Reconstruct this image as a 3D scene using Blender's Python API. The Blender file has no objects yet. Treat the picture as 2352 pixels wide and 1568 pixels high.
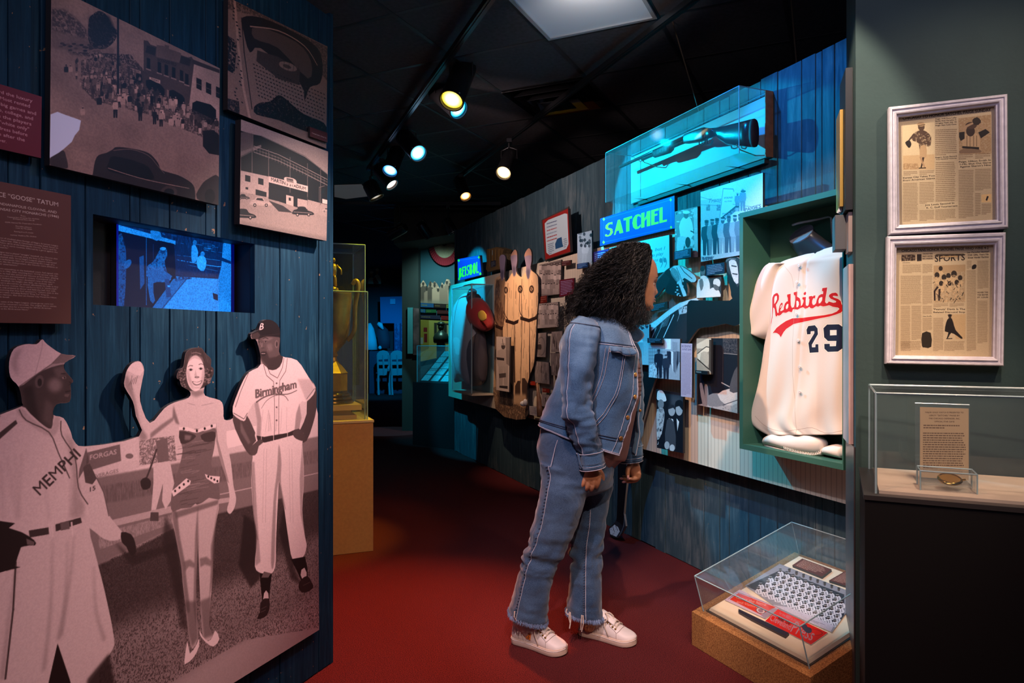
import bpy, bmesh, math, random
import numpy as np
from mathutils import Vector, Matrix

random.seed(7)
RS = np.random.RandomState(11)
SC = bpy.context.scene
COL = SC.collection
FPX = 1600.0           # focal length in pixels of the 2352 x 1568 frame
CX, CY = 1176.0,784.0
EYE = 1.2

# ---------------------------------------------------------------- camera
cam_d = bpy.data.cameras.new('camera')
cam_d.sensor_width = 36.0
cam_d.lens = 36.0 * FPX / 2352.0
cam_d.clip_start = 0.05
cam = bpy.data.objects.new('camera', cam_d)
COL.objects.link(cam)
cam.location = (0,0, EYE)
cam.rotation_euler = (math.radians(90),0,0)
SC.camera = cam

# ---------------------------------------------------------------- world, exposure
w = bpy.data.worlds.new('world')
SC.world = w
w.use_nodes = True
w.node_tree.nodes['Background'].inputs[0].default_value = (0.55,0.62,1.0,1)
w.node_tree.nodes['Background'].inputs[1].default_value = 0.030
SC.view_settings.view_transform = 'Standard'
SC.view_settings.look = 'None'
SC.view_settings.gamma = 1.0
SC.view_settings.use_curve_mapping = False
SC.view_settings.exposure = 0.0
SC.cycles.max_bounces = 8
SC.cycles.transparent_max_bounces = 24
SC.cycles.use_denoising = True
SC.cycles.sample_clamp_indirect = 4.0
SC.cycles.caustics_reflective = False
SC.cycles.caustics_refractive = False

def spot(name, loc, target, color, power, angle=40, blend=0.3, radius=0.03):
 d = bpy.data.lights.new(name, 'SPOT')
 d.color = color
 d.energy = power
 d.spot_size = math.radians(angle)
 d.spot_blend = blend
 d.shadow_soft_size = radius
 o = bpy.data.objects.new(name, d)
 COL.objects.link(o)
 o.location = loc
 v = Vector(target) - Vector(loc)
 o.rotation_euler = v.to_track_quat('-Z', 'Y').to_euler()
 return o

def area(name, loc, target, color, power, sx, sy):
 d = bpy.data.lights.new(name, 'AREA')
 d.color = color
 d.energy = power
 d.shape = 'RECTANGLE'
 d.size, d.size_y = sx, sy
 o = bpy.data.objects.new(name, d)
 COL.objects.link(o)
 o.location = loc
 v = Vector(target) - Vector(loc)
 o.rotation_euler = v.to_track_quat('-Z', 'Y').to_euler()
 return o

# ---------------------------------------------------------------- light rig
# lamp on the near track aimed back at the mural; it is the warm flare at the top of the frame
spot('spot_mural', (.35,2.75,2.72),(-.84,2.16,1.08),(1.0,.80,.75),560,34,1,.03)
spot('spot_mural_low', (.45,1.4,2.7),(-.85,2.0,.5),(1.0,.52,.50),75,70,1,.05)
# cyan lamps along the track
spot('spot_cyan_a', (-.30,4.35,2.60),(.93,3.80,1.80),(.0,.62,1.0),320,57,.12,.012)
spot('spot_cyan_b', (-.70,5.25,2.62),(.60,4.2,1.7),(.0,.60,1.0),60,26,.3,.012)
spot('spot_blue_near', (.35,3.0,2.70),(1.28,2.95,1.95),(.0,.28,1.0),80,58,.6,.02)
spot('spot_cyan_far', (-1.15,6.2,2.65),(-.40,7.1,1.42),(.0,.62,1.0),260,46,.25,.012)
# warm lamps
spot('spot_players', (-.55,4.95,2.66),(.10,5.75,1.15),(1.0,.62,.42),130,38,.8,.015)
spot('spot_jersey', (.55,1.7,2.75),(1.15,2.85,1.15),(1.0,.80,.64),118,46,.35,.012)
spot('spot_board', (-.45,2.3,2.75),(1.1,3.15,.65),(1.0,.58,.40),200,36,.4,.012)
spot('spot_blue_low', (-.35,3.2,2.7),(.95,3.75,.35),(.0,.38,1.0),110,36,.8,.02)
spot('spot_news', (1.55,.9,2.80),(1.27,2.18,1.45),(1.0,.74,.56),62,50,.8,.02)
spot('spot_wall_front', (.75,.9,2.8),(1.2,2.2,2.1),(.80,.68,1.0),13,60,1,.03)
spot('spot_pedestal', (1.0,1.2,2.8),(1.15,1.95,.9),(1.0,.66,.42),50,30,.7,.02)
spot('spot_trophy', (-.35,4.1,2.60),(-1.05,4.15,.9),(1.0,.74,.02),150,34,.5,.02)
spot('spot_trophy_front', (-.2,2.3,2.7),(-.95,3.95,.5),(1.0,.40,.08),90,30,.6,.02)
# carpet and visitor
spot('spot_carpet_left', (-.1,3.6,2.75),(-.50,2.95,0),(1.0,.22,.06),480,44,1,.05)
spot('spot_carpet_near', (-.1,1.2,2.8),(.45,2.1,0),(1.0,.46,.30),130,70,1,.05)
spot('spot_person', (-.45,1.0,2.7),(.35,2.8,.9),(.80,.78,1.0),140,42,.7,.03)
spot('spot_left_top', (.45,.9,2.75),(-1.0,2.0,1.9),(1.0,.58,.42),20,56,1,.05)
spot('spot_shoes', (.25,-.3,2.7),(.35,2.75,.05),(1.0,.70,.58),210,17,.6,.02)
spot('spot_floor_case', (.9,.9,2.7),(1.1,2.6,.25),(1.0,.72,.58),85,34,.6,.02)
spot('spot_wall_grey', (-.9,4.0,2.6),(.30,5.2,2.1),(.95,.68,.66),105,80,1,.05)
spot('spot_left_blue', (.5,2.0,2.6),(-.9,2.1,1.1),(.05,.38,1.0),36,70,1,.05)
# far room
spot('spot_far_teal', (-.9,8.75,2.35),(-.95,9.6,1.5),(.50,.9,.9),45,110,.8,.05)
spot('spot_far_blue', (-2.0,12.5,2.7),(-3.0,16,.6),(.0,.45,1.0),600,60,.8,.05)
spot('spot_far_cards', (-1.2,6.9,2.7),(-.9,8.1,.9),(.0,.65,1.0),120,30,.6,.02)
spot('spot_far_floor', (-1.6,8.5,2.7),(-1.65,9.3,0),(.1,.6,.8),200,20,.2,.02)
spot('spot_panel', (.33,3.15,2.70),(.40,3.40,2.88),(1.0,.82,.72),8,120,1,.03)
area('area_soft_fill', (.0,.2,2.6),(.2,3.4,1.0),(.78,.70,1.0),12,1.2,.6)  # unseen violet fill added above the camera, not a lamp of the far room

# ---------------------------------------------------------------- geometry of the view
def ray(px, py):
 return np.array([(px - CX) / FPX, 1.0,(CY - py) / FPX])

def at_y(px, py, Y):
 """point of the pixel ray at depth Y"""
 r = ray(px, py)
 return Vector((r[0] * Y, Y, EYE + r[2] * Y))

def at_z(px, py, z):
 r = ray(px, py)
 Y = (z - EYE) / r[2]
 return Vector((r[0] * Y, Y, z))

class Wall:
 """vertical plane: origin (x, y), u along the wall, n towards the room, s along u"""
 def __init__(self, o, u, n):
  self.o = np.array(o, float)
  self.u = np.array(u, float) / np.hypot(*u)
  self.n = np.array(n, float) / np.hypot(*n)

 def p(self, s, z, d=0.0):
  q = self.o + self.u * s + self.n * d
  return (q[0], q[1], z)

 def sz(self, pts, d=0.0):
  """pixels -> (s, z) on the plane at distance d in front of the wall"""
  P = np.asarray(pts, float).reshape(-1,2)
  X = (P[:, 0] - CX) / FPX
  Z = (CY - P[:, 1]) / FPX
  o = self.o + self.n * d
  # t*(X,1) = o + u*s  -> dot n
  t = (o @ self.n) / (X * self.n[0] + self.n[1])
  q = np.stack([t * X, t],1) - o
  return np.stack([q @ self.u, EYE + Z * t],1)

def _px(self, s, z, d=0.0):
 q = self.o + self.u * s + self.n * d
 return (CX + FPX * q[0] / q[1], CY - (z - EYE) * FPX / q[1])

Wall.px = _px
RW = Wall((1.003,3.616),(-.3744,.9273),(-.9273,-.3744))     # long wall on the right
LW = Wall((-.677,2.591),(.3633,.9317),(.9317,-.3633))       # wall on the left
FW = Wall((1.11,2.25),(.9428,-.3333),(-.3333,-.9428))       # wall with the framed newspapers
_e = np.array([1.338,2.787]) - np.array([1.11,2.25])
SW = Wall((1.11,2.25), _e, (-_e[1], _e[0]))                     # short return wall

# ---------------------------------------------------------------- mesh helpers
def mk(name, V, F, mat=None, parent=None, smooth=False, mats=None, fm=None):
 me = bpy.data.meshes.new(name)
 me.from_pydata([tuple(v) for v in V],[],[tuple(f) for f in F])
 o = bpy.data.objects.new(name, me)
 COL.objects.link(o)
 if mats:
  for m in mats:
   me.materials.append(m)
  if fm is not None:
   me.polygons.foreach_set('material_index', fm)
 elif mat:
  me.materials.append(mat)
 if smooth:
  me.polygons.foreach_set('use_smooth', [True] * len(me.polygons))
 if parent is not None:
  o.parent = parent
 return o

def fix_normals(o):
 bm = bmesh.new()
 bm.from_mesh(o.data)
 bmesh.ops.recalc_face_normals(bm, faces=bm.faces)
 bm.to_mesh(o.data)
 bm.free()
 return o

def tag(o, label=None, cat=None, group=None, kind=None):
 if label:
  o['label'] = label
 if cat:
  o['category'] = cat
 if group:
  o['group'] = group
 if kind:
  o['kind'] = kind
 return o

def empty(name, label, cat, group=None, loc=(0,0,0)):
 o = bpy.data.objects.new(name, None)
 COL.objects.link(o)
 o.empty_display_size = 0.05
 o.location = loc
 return tag(o, label, cat, group)

class MB:
 """collects boxes, prisms, tubes; builds ONE mesh object"""
 def __init__(self):
  self.V, self.F = [],[]

 def add(self, V, F):
  b = len(self.V)
  self.V += [tuple(v) for v in V]
  self.F += [tuple(i + b for i in f) for f in F]
  return self

 def hexa(self, c):          # 8 corners: bottom 4, top 4
  return self.add(c, [(0,3,2,1),(4,5,6,7),(0,1,5,4),(1,2,6,5),(2,3,7,6),(3,0,4,7)])

 def box(self, a, b):
  (x0, y0, z0),(x1, y1, z1) = a, b
  return self.hexa([(x0, y0, z0),(x1, y0, z0),(x1, y1, z0),(x0, y1, z0),
                          (x0, y0, z1),(x1, y0, z1),(x1, y1, z1),(x0, y1, z1)])

 def wbox(self, W, s0, s1, z0, z1, d0, d1):
  return self.hexa([W.p(s0, z0, d0), W.p(s1, z0, d0), W.p(s1, z0, d1), W.p(s0, z0, d1),
                          W.p(s0, z1, d0), W.p(s1, z1, d0), W.p(s1, z1, d1), W.p(s0, z1, d1)])

 def prism(self, base, top):
  n = len(base)
  self.add(list(base) + list(top),
                 [tuple(range(n))[::-1], tuple(range(n, 2 * n))] +
                 [(i, (i + 1) % n, n + (i + 1) % n, n + i) for i in range(n)])
  return self

 def tube(self, pts, r, n=8, cap=True, flat=None):
  pts = [Vector(p) for p in pts]
  if not hasattr(r, '__len__'):
   r = [r] * len(pts)
  rings = []
  up = None
  for i, p in enumerate(pts):
   t = (pts[min(i + 1, len(pts) - 1)] - pts[max(i - 1,0)])
   t = t.normalized() if t.length > 1e-9 else Vector((0,0,1))
   if up is None:
    up = Vector((0,0,1)) if abs(t.z) < .9 else Vector((1,0,0))
   a = t.cross(up).normalized()
   b = a.cross(t).normalized()
   up = b
   fl = 1 if flat is None else flat
   rings.append([p + a * (math.cos(2 * math.pi * k / n) * r[i]) + b * (math.sin(2 * math.pi * k / n) * r[i] * fl)
                          for k in range(n)])
  V = [q for rg in rings for q in rg]
  F = []
  for i in range(len(pts) - 1):
   for k in range(n):
    F.append((i * n + k, i * n + (k + 1) % n, (i + 1) * n + (k + 1) % n, (i + 1) * n + k))
  if cap:
   F.append(tuple(range(n))[::-1])
   F.append(tuple(range((len(pts) - 1) * n, len(pts) * n)))
  return self.add(V, F)

 def sphere(self, c, rx, ry=None, rz=None, nu=16, nv=10, M=None):
  ry = ry or rx
  rz = rz or rx
  V, F = [],[]
  for j in range(nv + 1):
   th = math.pi * j / nv
   for i in range(nu):
    ph = 2 * math.pi * i / nu
    v = Vector((rx * math.sin(th) * math.cos(ph), ry * math.sin(th) * math.sin(ph), rz * math.cos(th)))
    if M is not None:
     v = M @ v
    V.append(v + Vector(c))
  for j in range(nv):
   for i in range(nu):
    F.append((j * nu + i, (j + 1) * nu + i, (j + 1) * nu + (i + 1) % nu, j * nu + (i + 1) % nu))
  return self.add(V, F)

 def lathe(self, c, prof, n=24, axis=None):
  """prof: (r, h) pairs from low to high around a vertical axis"""
  M = Matrix.Identity(3)
  if axis is not None:
   M = Vector(axis).to_track_quat('Z', 'Y').to_matrix()
  V = [Vector(c) + M @ Vector((r * math.cos(2 * math.pi * k / n), r * math.sin(2 * math.pi * k / n), h))
             for r, h in prof for k in range(n)]
  F = [(i * n + k, i * n + (k + 1) % n, (i + 1) * n + (k + 1) % n, (i + 1) * n + k)
             for i in range(len(prof) - 1) for k in range(n)]
  F += [tuple(range(n))[::-1], tuple(range((len(prof) - 1) * n, len(prof) * n))]
  return self.add(V, F)

 def build(self, name, mat, parent=None, smooth=False, angle=None):
  o = fix_normals(mk(name, self.V, self.F, mat, parent, smooth or angle is not None))
  if angle is not None:
   try:
    o.data.set_sharp_from_angle(angle=math.radians(angle))
   except Exception:
    pass
  return o

def triang(pts):
 """triangles of a simple polygon given as (x, y) pairs"""
 from mathutils.geometry import tessellate_polygon
 return [tuple(t) for t in tessellate_polygon([[Vector((p[0], p[1],0)) for p in pts]])]

def smooth_pts(pts, k=4, closed=True):
 P = np.asarray(pts, float)
 n = len(P)
 out = []
 rng = range(n) if closed else range(n - 1)
 for i in rng:
  if closed:
   p0, p1, p2, p3 = P[i - 1], P[i], P[(i + 1) % n], P[(i + 2) % n]
  else:
   p0, p1, p2, p3 = P[max(i - 1,0)], P[i], P[i + 1], P[min(i + 2, n - 1)]
  for j in range(k):
   t = j / k
   out.append(.5 * ((2 * p1) + (-p0 + p2) * t + (2 * p0 - 5 * p1 + 4 * p2 - p3) * t * t + (-p0 + 3 * p1 - 3 * p2 + p3) * t ** 3))
 if not closed:
  out.append(P[-1])
 return np.array(out)

# ---------------------------------------------------------------- materials
def new_mat(name):
 m = bpy.data.materials.new(name)
 m.use_nodes = True
 nt = m.node_tree
 return m, nt, nt.nodes['Principled BSDF']

def mat(name, col, rough=0.6, metal=0.0, spec=0.5, noise=0.0, nscale=30, bump=0.0, bscale=200, emit=None, es=1.0, sheen=0, coat=0):
 m, nt, b = new_mat(name)
 b.inputs['Base Color'].default_value = (*col, 1)
 b.inputs['Roughness'].default_value = rough
 b.inputs['Metallic'].default_value = metal
 b.inputs['Specular IOR Level'].default_value = spec
 if sheen:
  b.inputs['Sheen Weight'].default_value = sheen
 if coat:
  b.inputs['Coat Weight'].default_value = coat
 if emit:
  b.inputs['Emission Color'].default_value = (*emit, 1)
  b.inputs['Emission Strength'].default_value = es
 tc = nt.nodes.new('ShaderNodeTexCoord')
 if noise:
  n = nt.nodes.new('ShaderNodeTexNoise')
  n.inputs['Scale'].default_value = nscale
  n.inputs['Detail'].default_value = 5
  nt.links.new(tc.outputs['Object'], n.inputs['Vector'])
  r = nt.nodes.new('ShaderNodeMapRange')
  r.inputs[1].default_value = .3
  r.inputs[2].default_value = .7
  r.inputs[3].default_value = 1 - noise
  r.inputs[4].default_value = 1 + noise
  nt.links.new(n.outputs['Fac'], r.inputs[0])
  mx = nt.nodes.new('ShaderNodeVectorMath')
  mx.operation = 'SCALE'
  mx.inputs[0].default_value = col
  nt.links.new(r.outputs[0], mx.inputs['Scale'])
  nt.links.new(mx.outputs[0], b.inputs['Base Color'])
 if bump:
  n = nt.nodes.new('ShaderNodeTexNoise')
  n.inputs['Scale'].default_value = bscale
  n.inputs['Detail'].default_value = 3
  nt.links.new(tc.outputs['Object'], n.inputs['Vector'])
  bp = nt.nodes.new('ShaderNodeBump')
  bp.inputs['Strength'].default_value = bump
  bp.inputs['Distance'].default_value = 0.002
  nt.links.new(n.outputs['Fac'], bp.inputs['Height'])
  nt.links.new(bp.outputs[0], b.inputs['Normal'])
 return m

def glass_mat(name, tint=(.85,.95,1), op=.07):
 """thin acrylic: mostly see-through, with a glossy reflection by angle"""
 m = bpy.data.materials.new(name)
 m.use_nodes = True
 nt = m.node_tree
 nt.nodes.clear()
 out = nt.nodes.new('ShaderNodeOutputMaterial')
 tr = nt.nodes.new('ShaderNodeBsdfTransparent')
 tr.inputs[0].default_value = (*[1 - op * (1 - t) for t in tint],1)
 gl = nt.nodes.new('ShaderNodeBsdfGlossy')
 gl.inputs['Roughness'].default_value = .02
 lw = nt.nodes.new('ShaderNodeLayerWeight')
 lw.inputs['Blend'].default_value = .5
 pw = nt.nodes.new('ShaderNodeMath')
 pw.operation = 'POWER'
 pw.inputs[1].default_value = 4.5
 nt.links.new(lw.outputs['Facing'], pw.inputs[0])
 fr = nt.nodes.new('ShaderNodeMath')
 fr.operation = 'MULTIPLY_ADD'
 fr.inputs[1].default_value = .7
 fr.inputs[2].default_value = .035
 nt.links.new(pw.outputs[0], fr.inputs[0])
 mx = nt.nodes.new('ShaderNodeMixShader')
 nt.links.new(fr.outputs[0], mx.inputs[0])
 nt.links.new(tr.outputs[0], mx.inputs[1])
 nt.links.new(gl.outputs[0], mx.inputs[2])
 df = nt.nodes.new('ShaderNodeBsdfDiffuse')
 df.inputs[0].default_value = (*tint, 1)
 m2 = nt.nodes.new('ShaderNodeMixShader')
 m2.inputs[0].default_value = op * .4
 nt.links.new(mx.outputs[0], m2.inputs[1])
 nt.links.new(df.outputs[0], m2.inputs[2])
 nt.links.new(m2.outputs[0], out.inputs[0])
 return m

def wood_mat(name, c1, c2, chip=(.30,.16,.08), chips=.5, wear=(.16,.24,.28), wearamt=.3, rough=.6, zdir=True):
 """painted, weathered boards: vertical grain, small chips of bare wood"""
 m, nt, b = new_mat(name)
 N, L = nt.nodes, nt.links
 geo = N.new('ShaderNodeNewGeometry')
 oi = N.new('ShaderNodeObjectInfo')
 sep = N.new('ShaderNodeSeparateXYZ')
 L.new(geo.outputs['Position'], sep.inputs[0])
 ad = N.new('ShaderNodeMath')
 ad.operation = 'ADD'
 L.new(sep.outputs['X'], ad.inputs[0])
 L.new(sep.outputs['Y'], ad.inputs[1])
 cmb = N.new('ShaderNodeCombineXYZ')
 L.new(ad.outputs[0], cmb.inputs['X'])
 mu = N.new('ShaderNodeMath')
 mu.operation = 'MULTIPLY'
 mu.inputs[1].default_value = .07
 L.new(sep.outputs['Z'], mu.inputs[0])
 L.new(mu.outputs[0], cmb.inputs['Z'])
 L.new(oi.outputs['Random'], cmb.inputs['Y'])
 g = N.new('ShaderNodeTexNoise')
 g.inputs['Scale'].default_value = 60
 g.inputs['Detail'].default_value = 8
 g.inputs['Roughness'].default_value = .65
 g.inputs['Distortion'].default_value = .6
 L.new(cmb.outputs[0], g.inputs['Vector'])
 cr = N.new('ShaderNodeValToRGB')
 cr.color_ramp.elements[0].position = .32
 cr.color_ramp.elements[0].color = (*c1,1)
 cr.color_ramp.elements[1].position = .68
 cr.color_ramp.elements[1].color = (*c2,1)
 L.new(g.outputs['Fac'], cr.inputs[0])
 # wide worn areas
 n2 = N.new('ShaderNodeTexNoise')
 n2.inputs['Scale'].default_value = 3.5
 n2.inputs['Detail'].default_value = 6
 L.new(geo.outputs['Position'], n2.inputs['Vector'])
 gm = N.new('ShaderNodeMath')
 gm.operation = 'MULTIPLY'
 L.new(g.outputs['Fac'], gm.inputs[0])
 L.new(n2.outputs['Fac'], gm.inputs[1])
 r2 = N.new('ShaderNodeMapRange')
 r2.inputs[1].default_value = .26
 r2.inputs[2].default_value = .40
 r2.inputs[4].default_value = wearamt
 L.new(gm.outputs[0], r2.inputs[0])
 m2 = N.new('ShaderNodeMixRGB')
 L.new(r2.outputs[0], m2.inputs[0])
 L.new(cr.outputs[0], m2.inputs[1])
 m2.inputs[2].default_value = (*wear, 1)
 # chips
 n3 = N.new('ShaderNodeTexNoise')
 n3.inputs['Scale'].default_value = 55
 n3.inputs['Detail'].default_value = 2
 L.new(geo.outputs['Position'], n3.inputs['Vector'])
 r3 = N.new('ShaderNodeMapRange')
 r3.inputs[1].default_value = .730
 r3.inputs[2].default_value = .745
 r3.inputs[4].default_value = chips
 L.new(n3.outputs['Fac'], r3.inputs[0])
 m3 = N.new('ShaderNodeMixRGB')
 L.new(r3.outputs[0], m3.inputs[0])
 L.new(m2.outputs[0], m3.inputs[1])
 m3.inputs[2].default_value = (*chip, 1)
 L.new(m3.outputs[0], b.inputs['Base Color'])
 b.inputs['Roughness'].default_value = rough
 b.inputs['Specular IOR Level'].default_value = .10
 bp = N.new('ShaderNodeBump')
 bp.inputs['Strength'].default_value = .55
 bp.inputs['Distance'].default_value = .003
 L.new(g.outputs['Fac'], bp.inputs['Height'])
 L.new(bp.outputs[0], b.inputs['Normal'])
 return m

def speck_mat(name, c1, c2, scale=160, rough=.9, bump=.8, dist=.004):
 m, nt, b = new_mat(name)
 N, L = nt.nodes, nt.links
 geo = N.new('ShaderNodeNewGeometry')
 g = N.new('ShaderNodeTexNoise')
 g.inputs['Scale'].default_value = scale
 g.inputs['Detail'].default_value = 3
 L.new(geo.outputs['Position'], g.inputs['Vector'])
 cr = N.new('ShaderNodeValToRGB')
 cr.color_ramp.elements[0].position = .38
 cr.color_ramp.elements[0].color = (*c1,1)
 cr.color_ramp.elements[1].position = .62
 cr.color_ramp.elements[1].color = (*c2,1)
 L.new(g.outputs['Fac'], cr.inputs[0])
 L.new(cr.outputs[0], b.inputs['Base Color'])
 b.inputs['Roughness'].default_value = rough
 b.inputs['Specular IOR Level'].default_value = .15
 bp = N.new('ShaderNodeBump')
 bp.inputs['Strength'].default_value = bump
 bp.inputs['Distance'].default_value = dist
 L.new(g.outputs['Fac'], bp.inputs['Height'])
 L.new(bp.outputs[0], b.inputs['Normal'])
 return m

M_BLACK = mat('black_paint', (.006,.006,.007),.55)
M_BLACKG = mat('black_gloss', (.008,.008,.009),.25)
M_DARK = mat('dark_void', (.004,.004,.005),.9)
M_EDGE = mat('board_edge', (.02,.018,.02),.6)
M_EDGEW = mat('board_edge_light', (.5,.46,.42),.6)
M_ACR = glass_mat('acrylic', (.75,.95,1),.035)
M_ACRE = mat('acrylic_edge', (.30,.46,.50),.2, spec=.8)
M_GREEN = mat('green_paint', (.035,.115,.075),.5, noise=.05, nscale=8, bump=.1)
M_GWALL = mat('green_wall_paint', (.025,.056,.052),.75, noise=.14, nscale=4, bump=.35, bscale=60)
M_CHROME = mat('chrome', (.6,.6,.6),.2,1.0)
M_CREAM = mat('cream_board', (.62,.52,.38),.7)
M_WHITE = mat('white_board', (.72,.70,.68),.6)

# ---------------------------------------------------------------- flat print: a small rasteriser
_GL = {}

def glyph(c):
 """triangles (oriented) and advance of one character of the built-in font"""
 if c in _GL:
  return _GL[c]
 def mesh_of(body, off=0.012):
  cu = bpy.data.curves.new('t', 'FONT')
  cu.body = body
  cu.size = 1.0
  cu.resolution_u = 2
  cu.offset = off
  o = bpy.data.objects.new('t', cu)
  COL.objects.link(o)
  dg = bpy.context.evaluated_depsgraph_get()
  me = o.evaluated_get(dg).to_mesh()
  V = np.array([v.co[:2] for v in me.vertices]).reshape(-1,2)
  me.calc_loop_triangles()
  T = np.array([t.vertices[:] for t in me.loop_triangles]).reshape(-1,3)
  bpy.data.objects.remove(o)
  bpy.data.curves.remove(cu)
  return V, T
 if c == ' ':
  _GL[c] = (np.zeros((0,3,2)),.3)
  return _GL[c]
 V, T = mesh_of(c, .0 if c in 'MWmw' else .012)
 V2, _ = mesh_of('I' + c + 'I')
 if '_w' not in _GL:
  V3, _ = mesh_of('II')
  _GL['_w'] = V3[:, 0].max()
 adv = V2[:, 0].max() - _GL['_w']
 tri = V[T] if len(T) else np.zeros((0,3,2))
 _GL[c] = (tri, adv)
 return _GL[c]

def text_tris(s, space=0.0, slant=0.0):
 x = 0
 out = []
 for c in s:
  t, a = glyph(c)
  if len(t):
   q = t.copy()
   q[..., 0] += x + slant * q[..., 1]
   out.append(q)
  x += a + space
 if not out:
  return np.zeros((0,3,2)), max(x, .1)
 return np.concatenate(out), x

def box_blur(a, r):
 r = int(round(r))
 if r < 1:
  return a
 for ax in (0,1):
  for _ in range(2):
   pad = [(0,0)] * a.ndim
   pad[ax] = (r + 1, r)
   c = np.cumsum(np.pad(a, pad, mode='edge'), axis=ax)
   k = 2 * r + 1
   if ax == 0:
    a = (c[k:] - c[:-k]) / k
   else:
    a = (c[:, k:] - c[:, :-k]) / k
 return a

def vnoise(h, w, cell, rs=RS, octv=3):
 """smooth value noise 0..1 of a given cell size in pixels"""
 out = np.zeros((h, w), np.float32)
 amp, tot = 1.0,0.0
 cy, cx = (cell if hasattr(cell, '__len__') else (cell, cell))
 for _ in range(octv):
  gh, gw = int(h / cy) + 3, int(w / cx) + 3
  g = rs.rand(gh, gw).astype(np.float32)
  yy = np.arange(h) / cy
  xx = np.arange(w) / cx
  y0, x0 = yy.astype(int), xx.astype(int)
  fy, fx = yy - y0, xx - x0
  fy = (fy * fy * (3 - 2 * fy))[:, None]
  fx = (fx * fx * (3 - 2 * fx))[None]
  a = g[y0][:, x0] * (1 - fx) + g[y0][:, x0 + 1] * fx
  b = g[y0 + 1][:, x0] * (1 - fx) + g[y0 + 1][:, x0 + 1] * fx
  out += amp * (a * (1 - fy) + b * fy)
  tot += amp
  amp *= .55
  cy, cx = max(cy / 2,1), max(cx / 2,1)
 return out / tot

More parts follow.
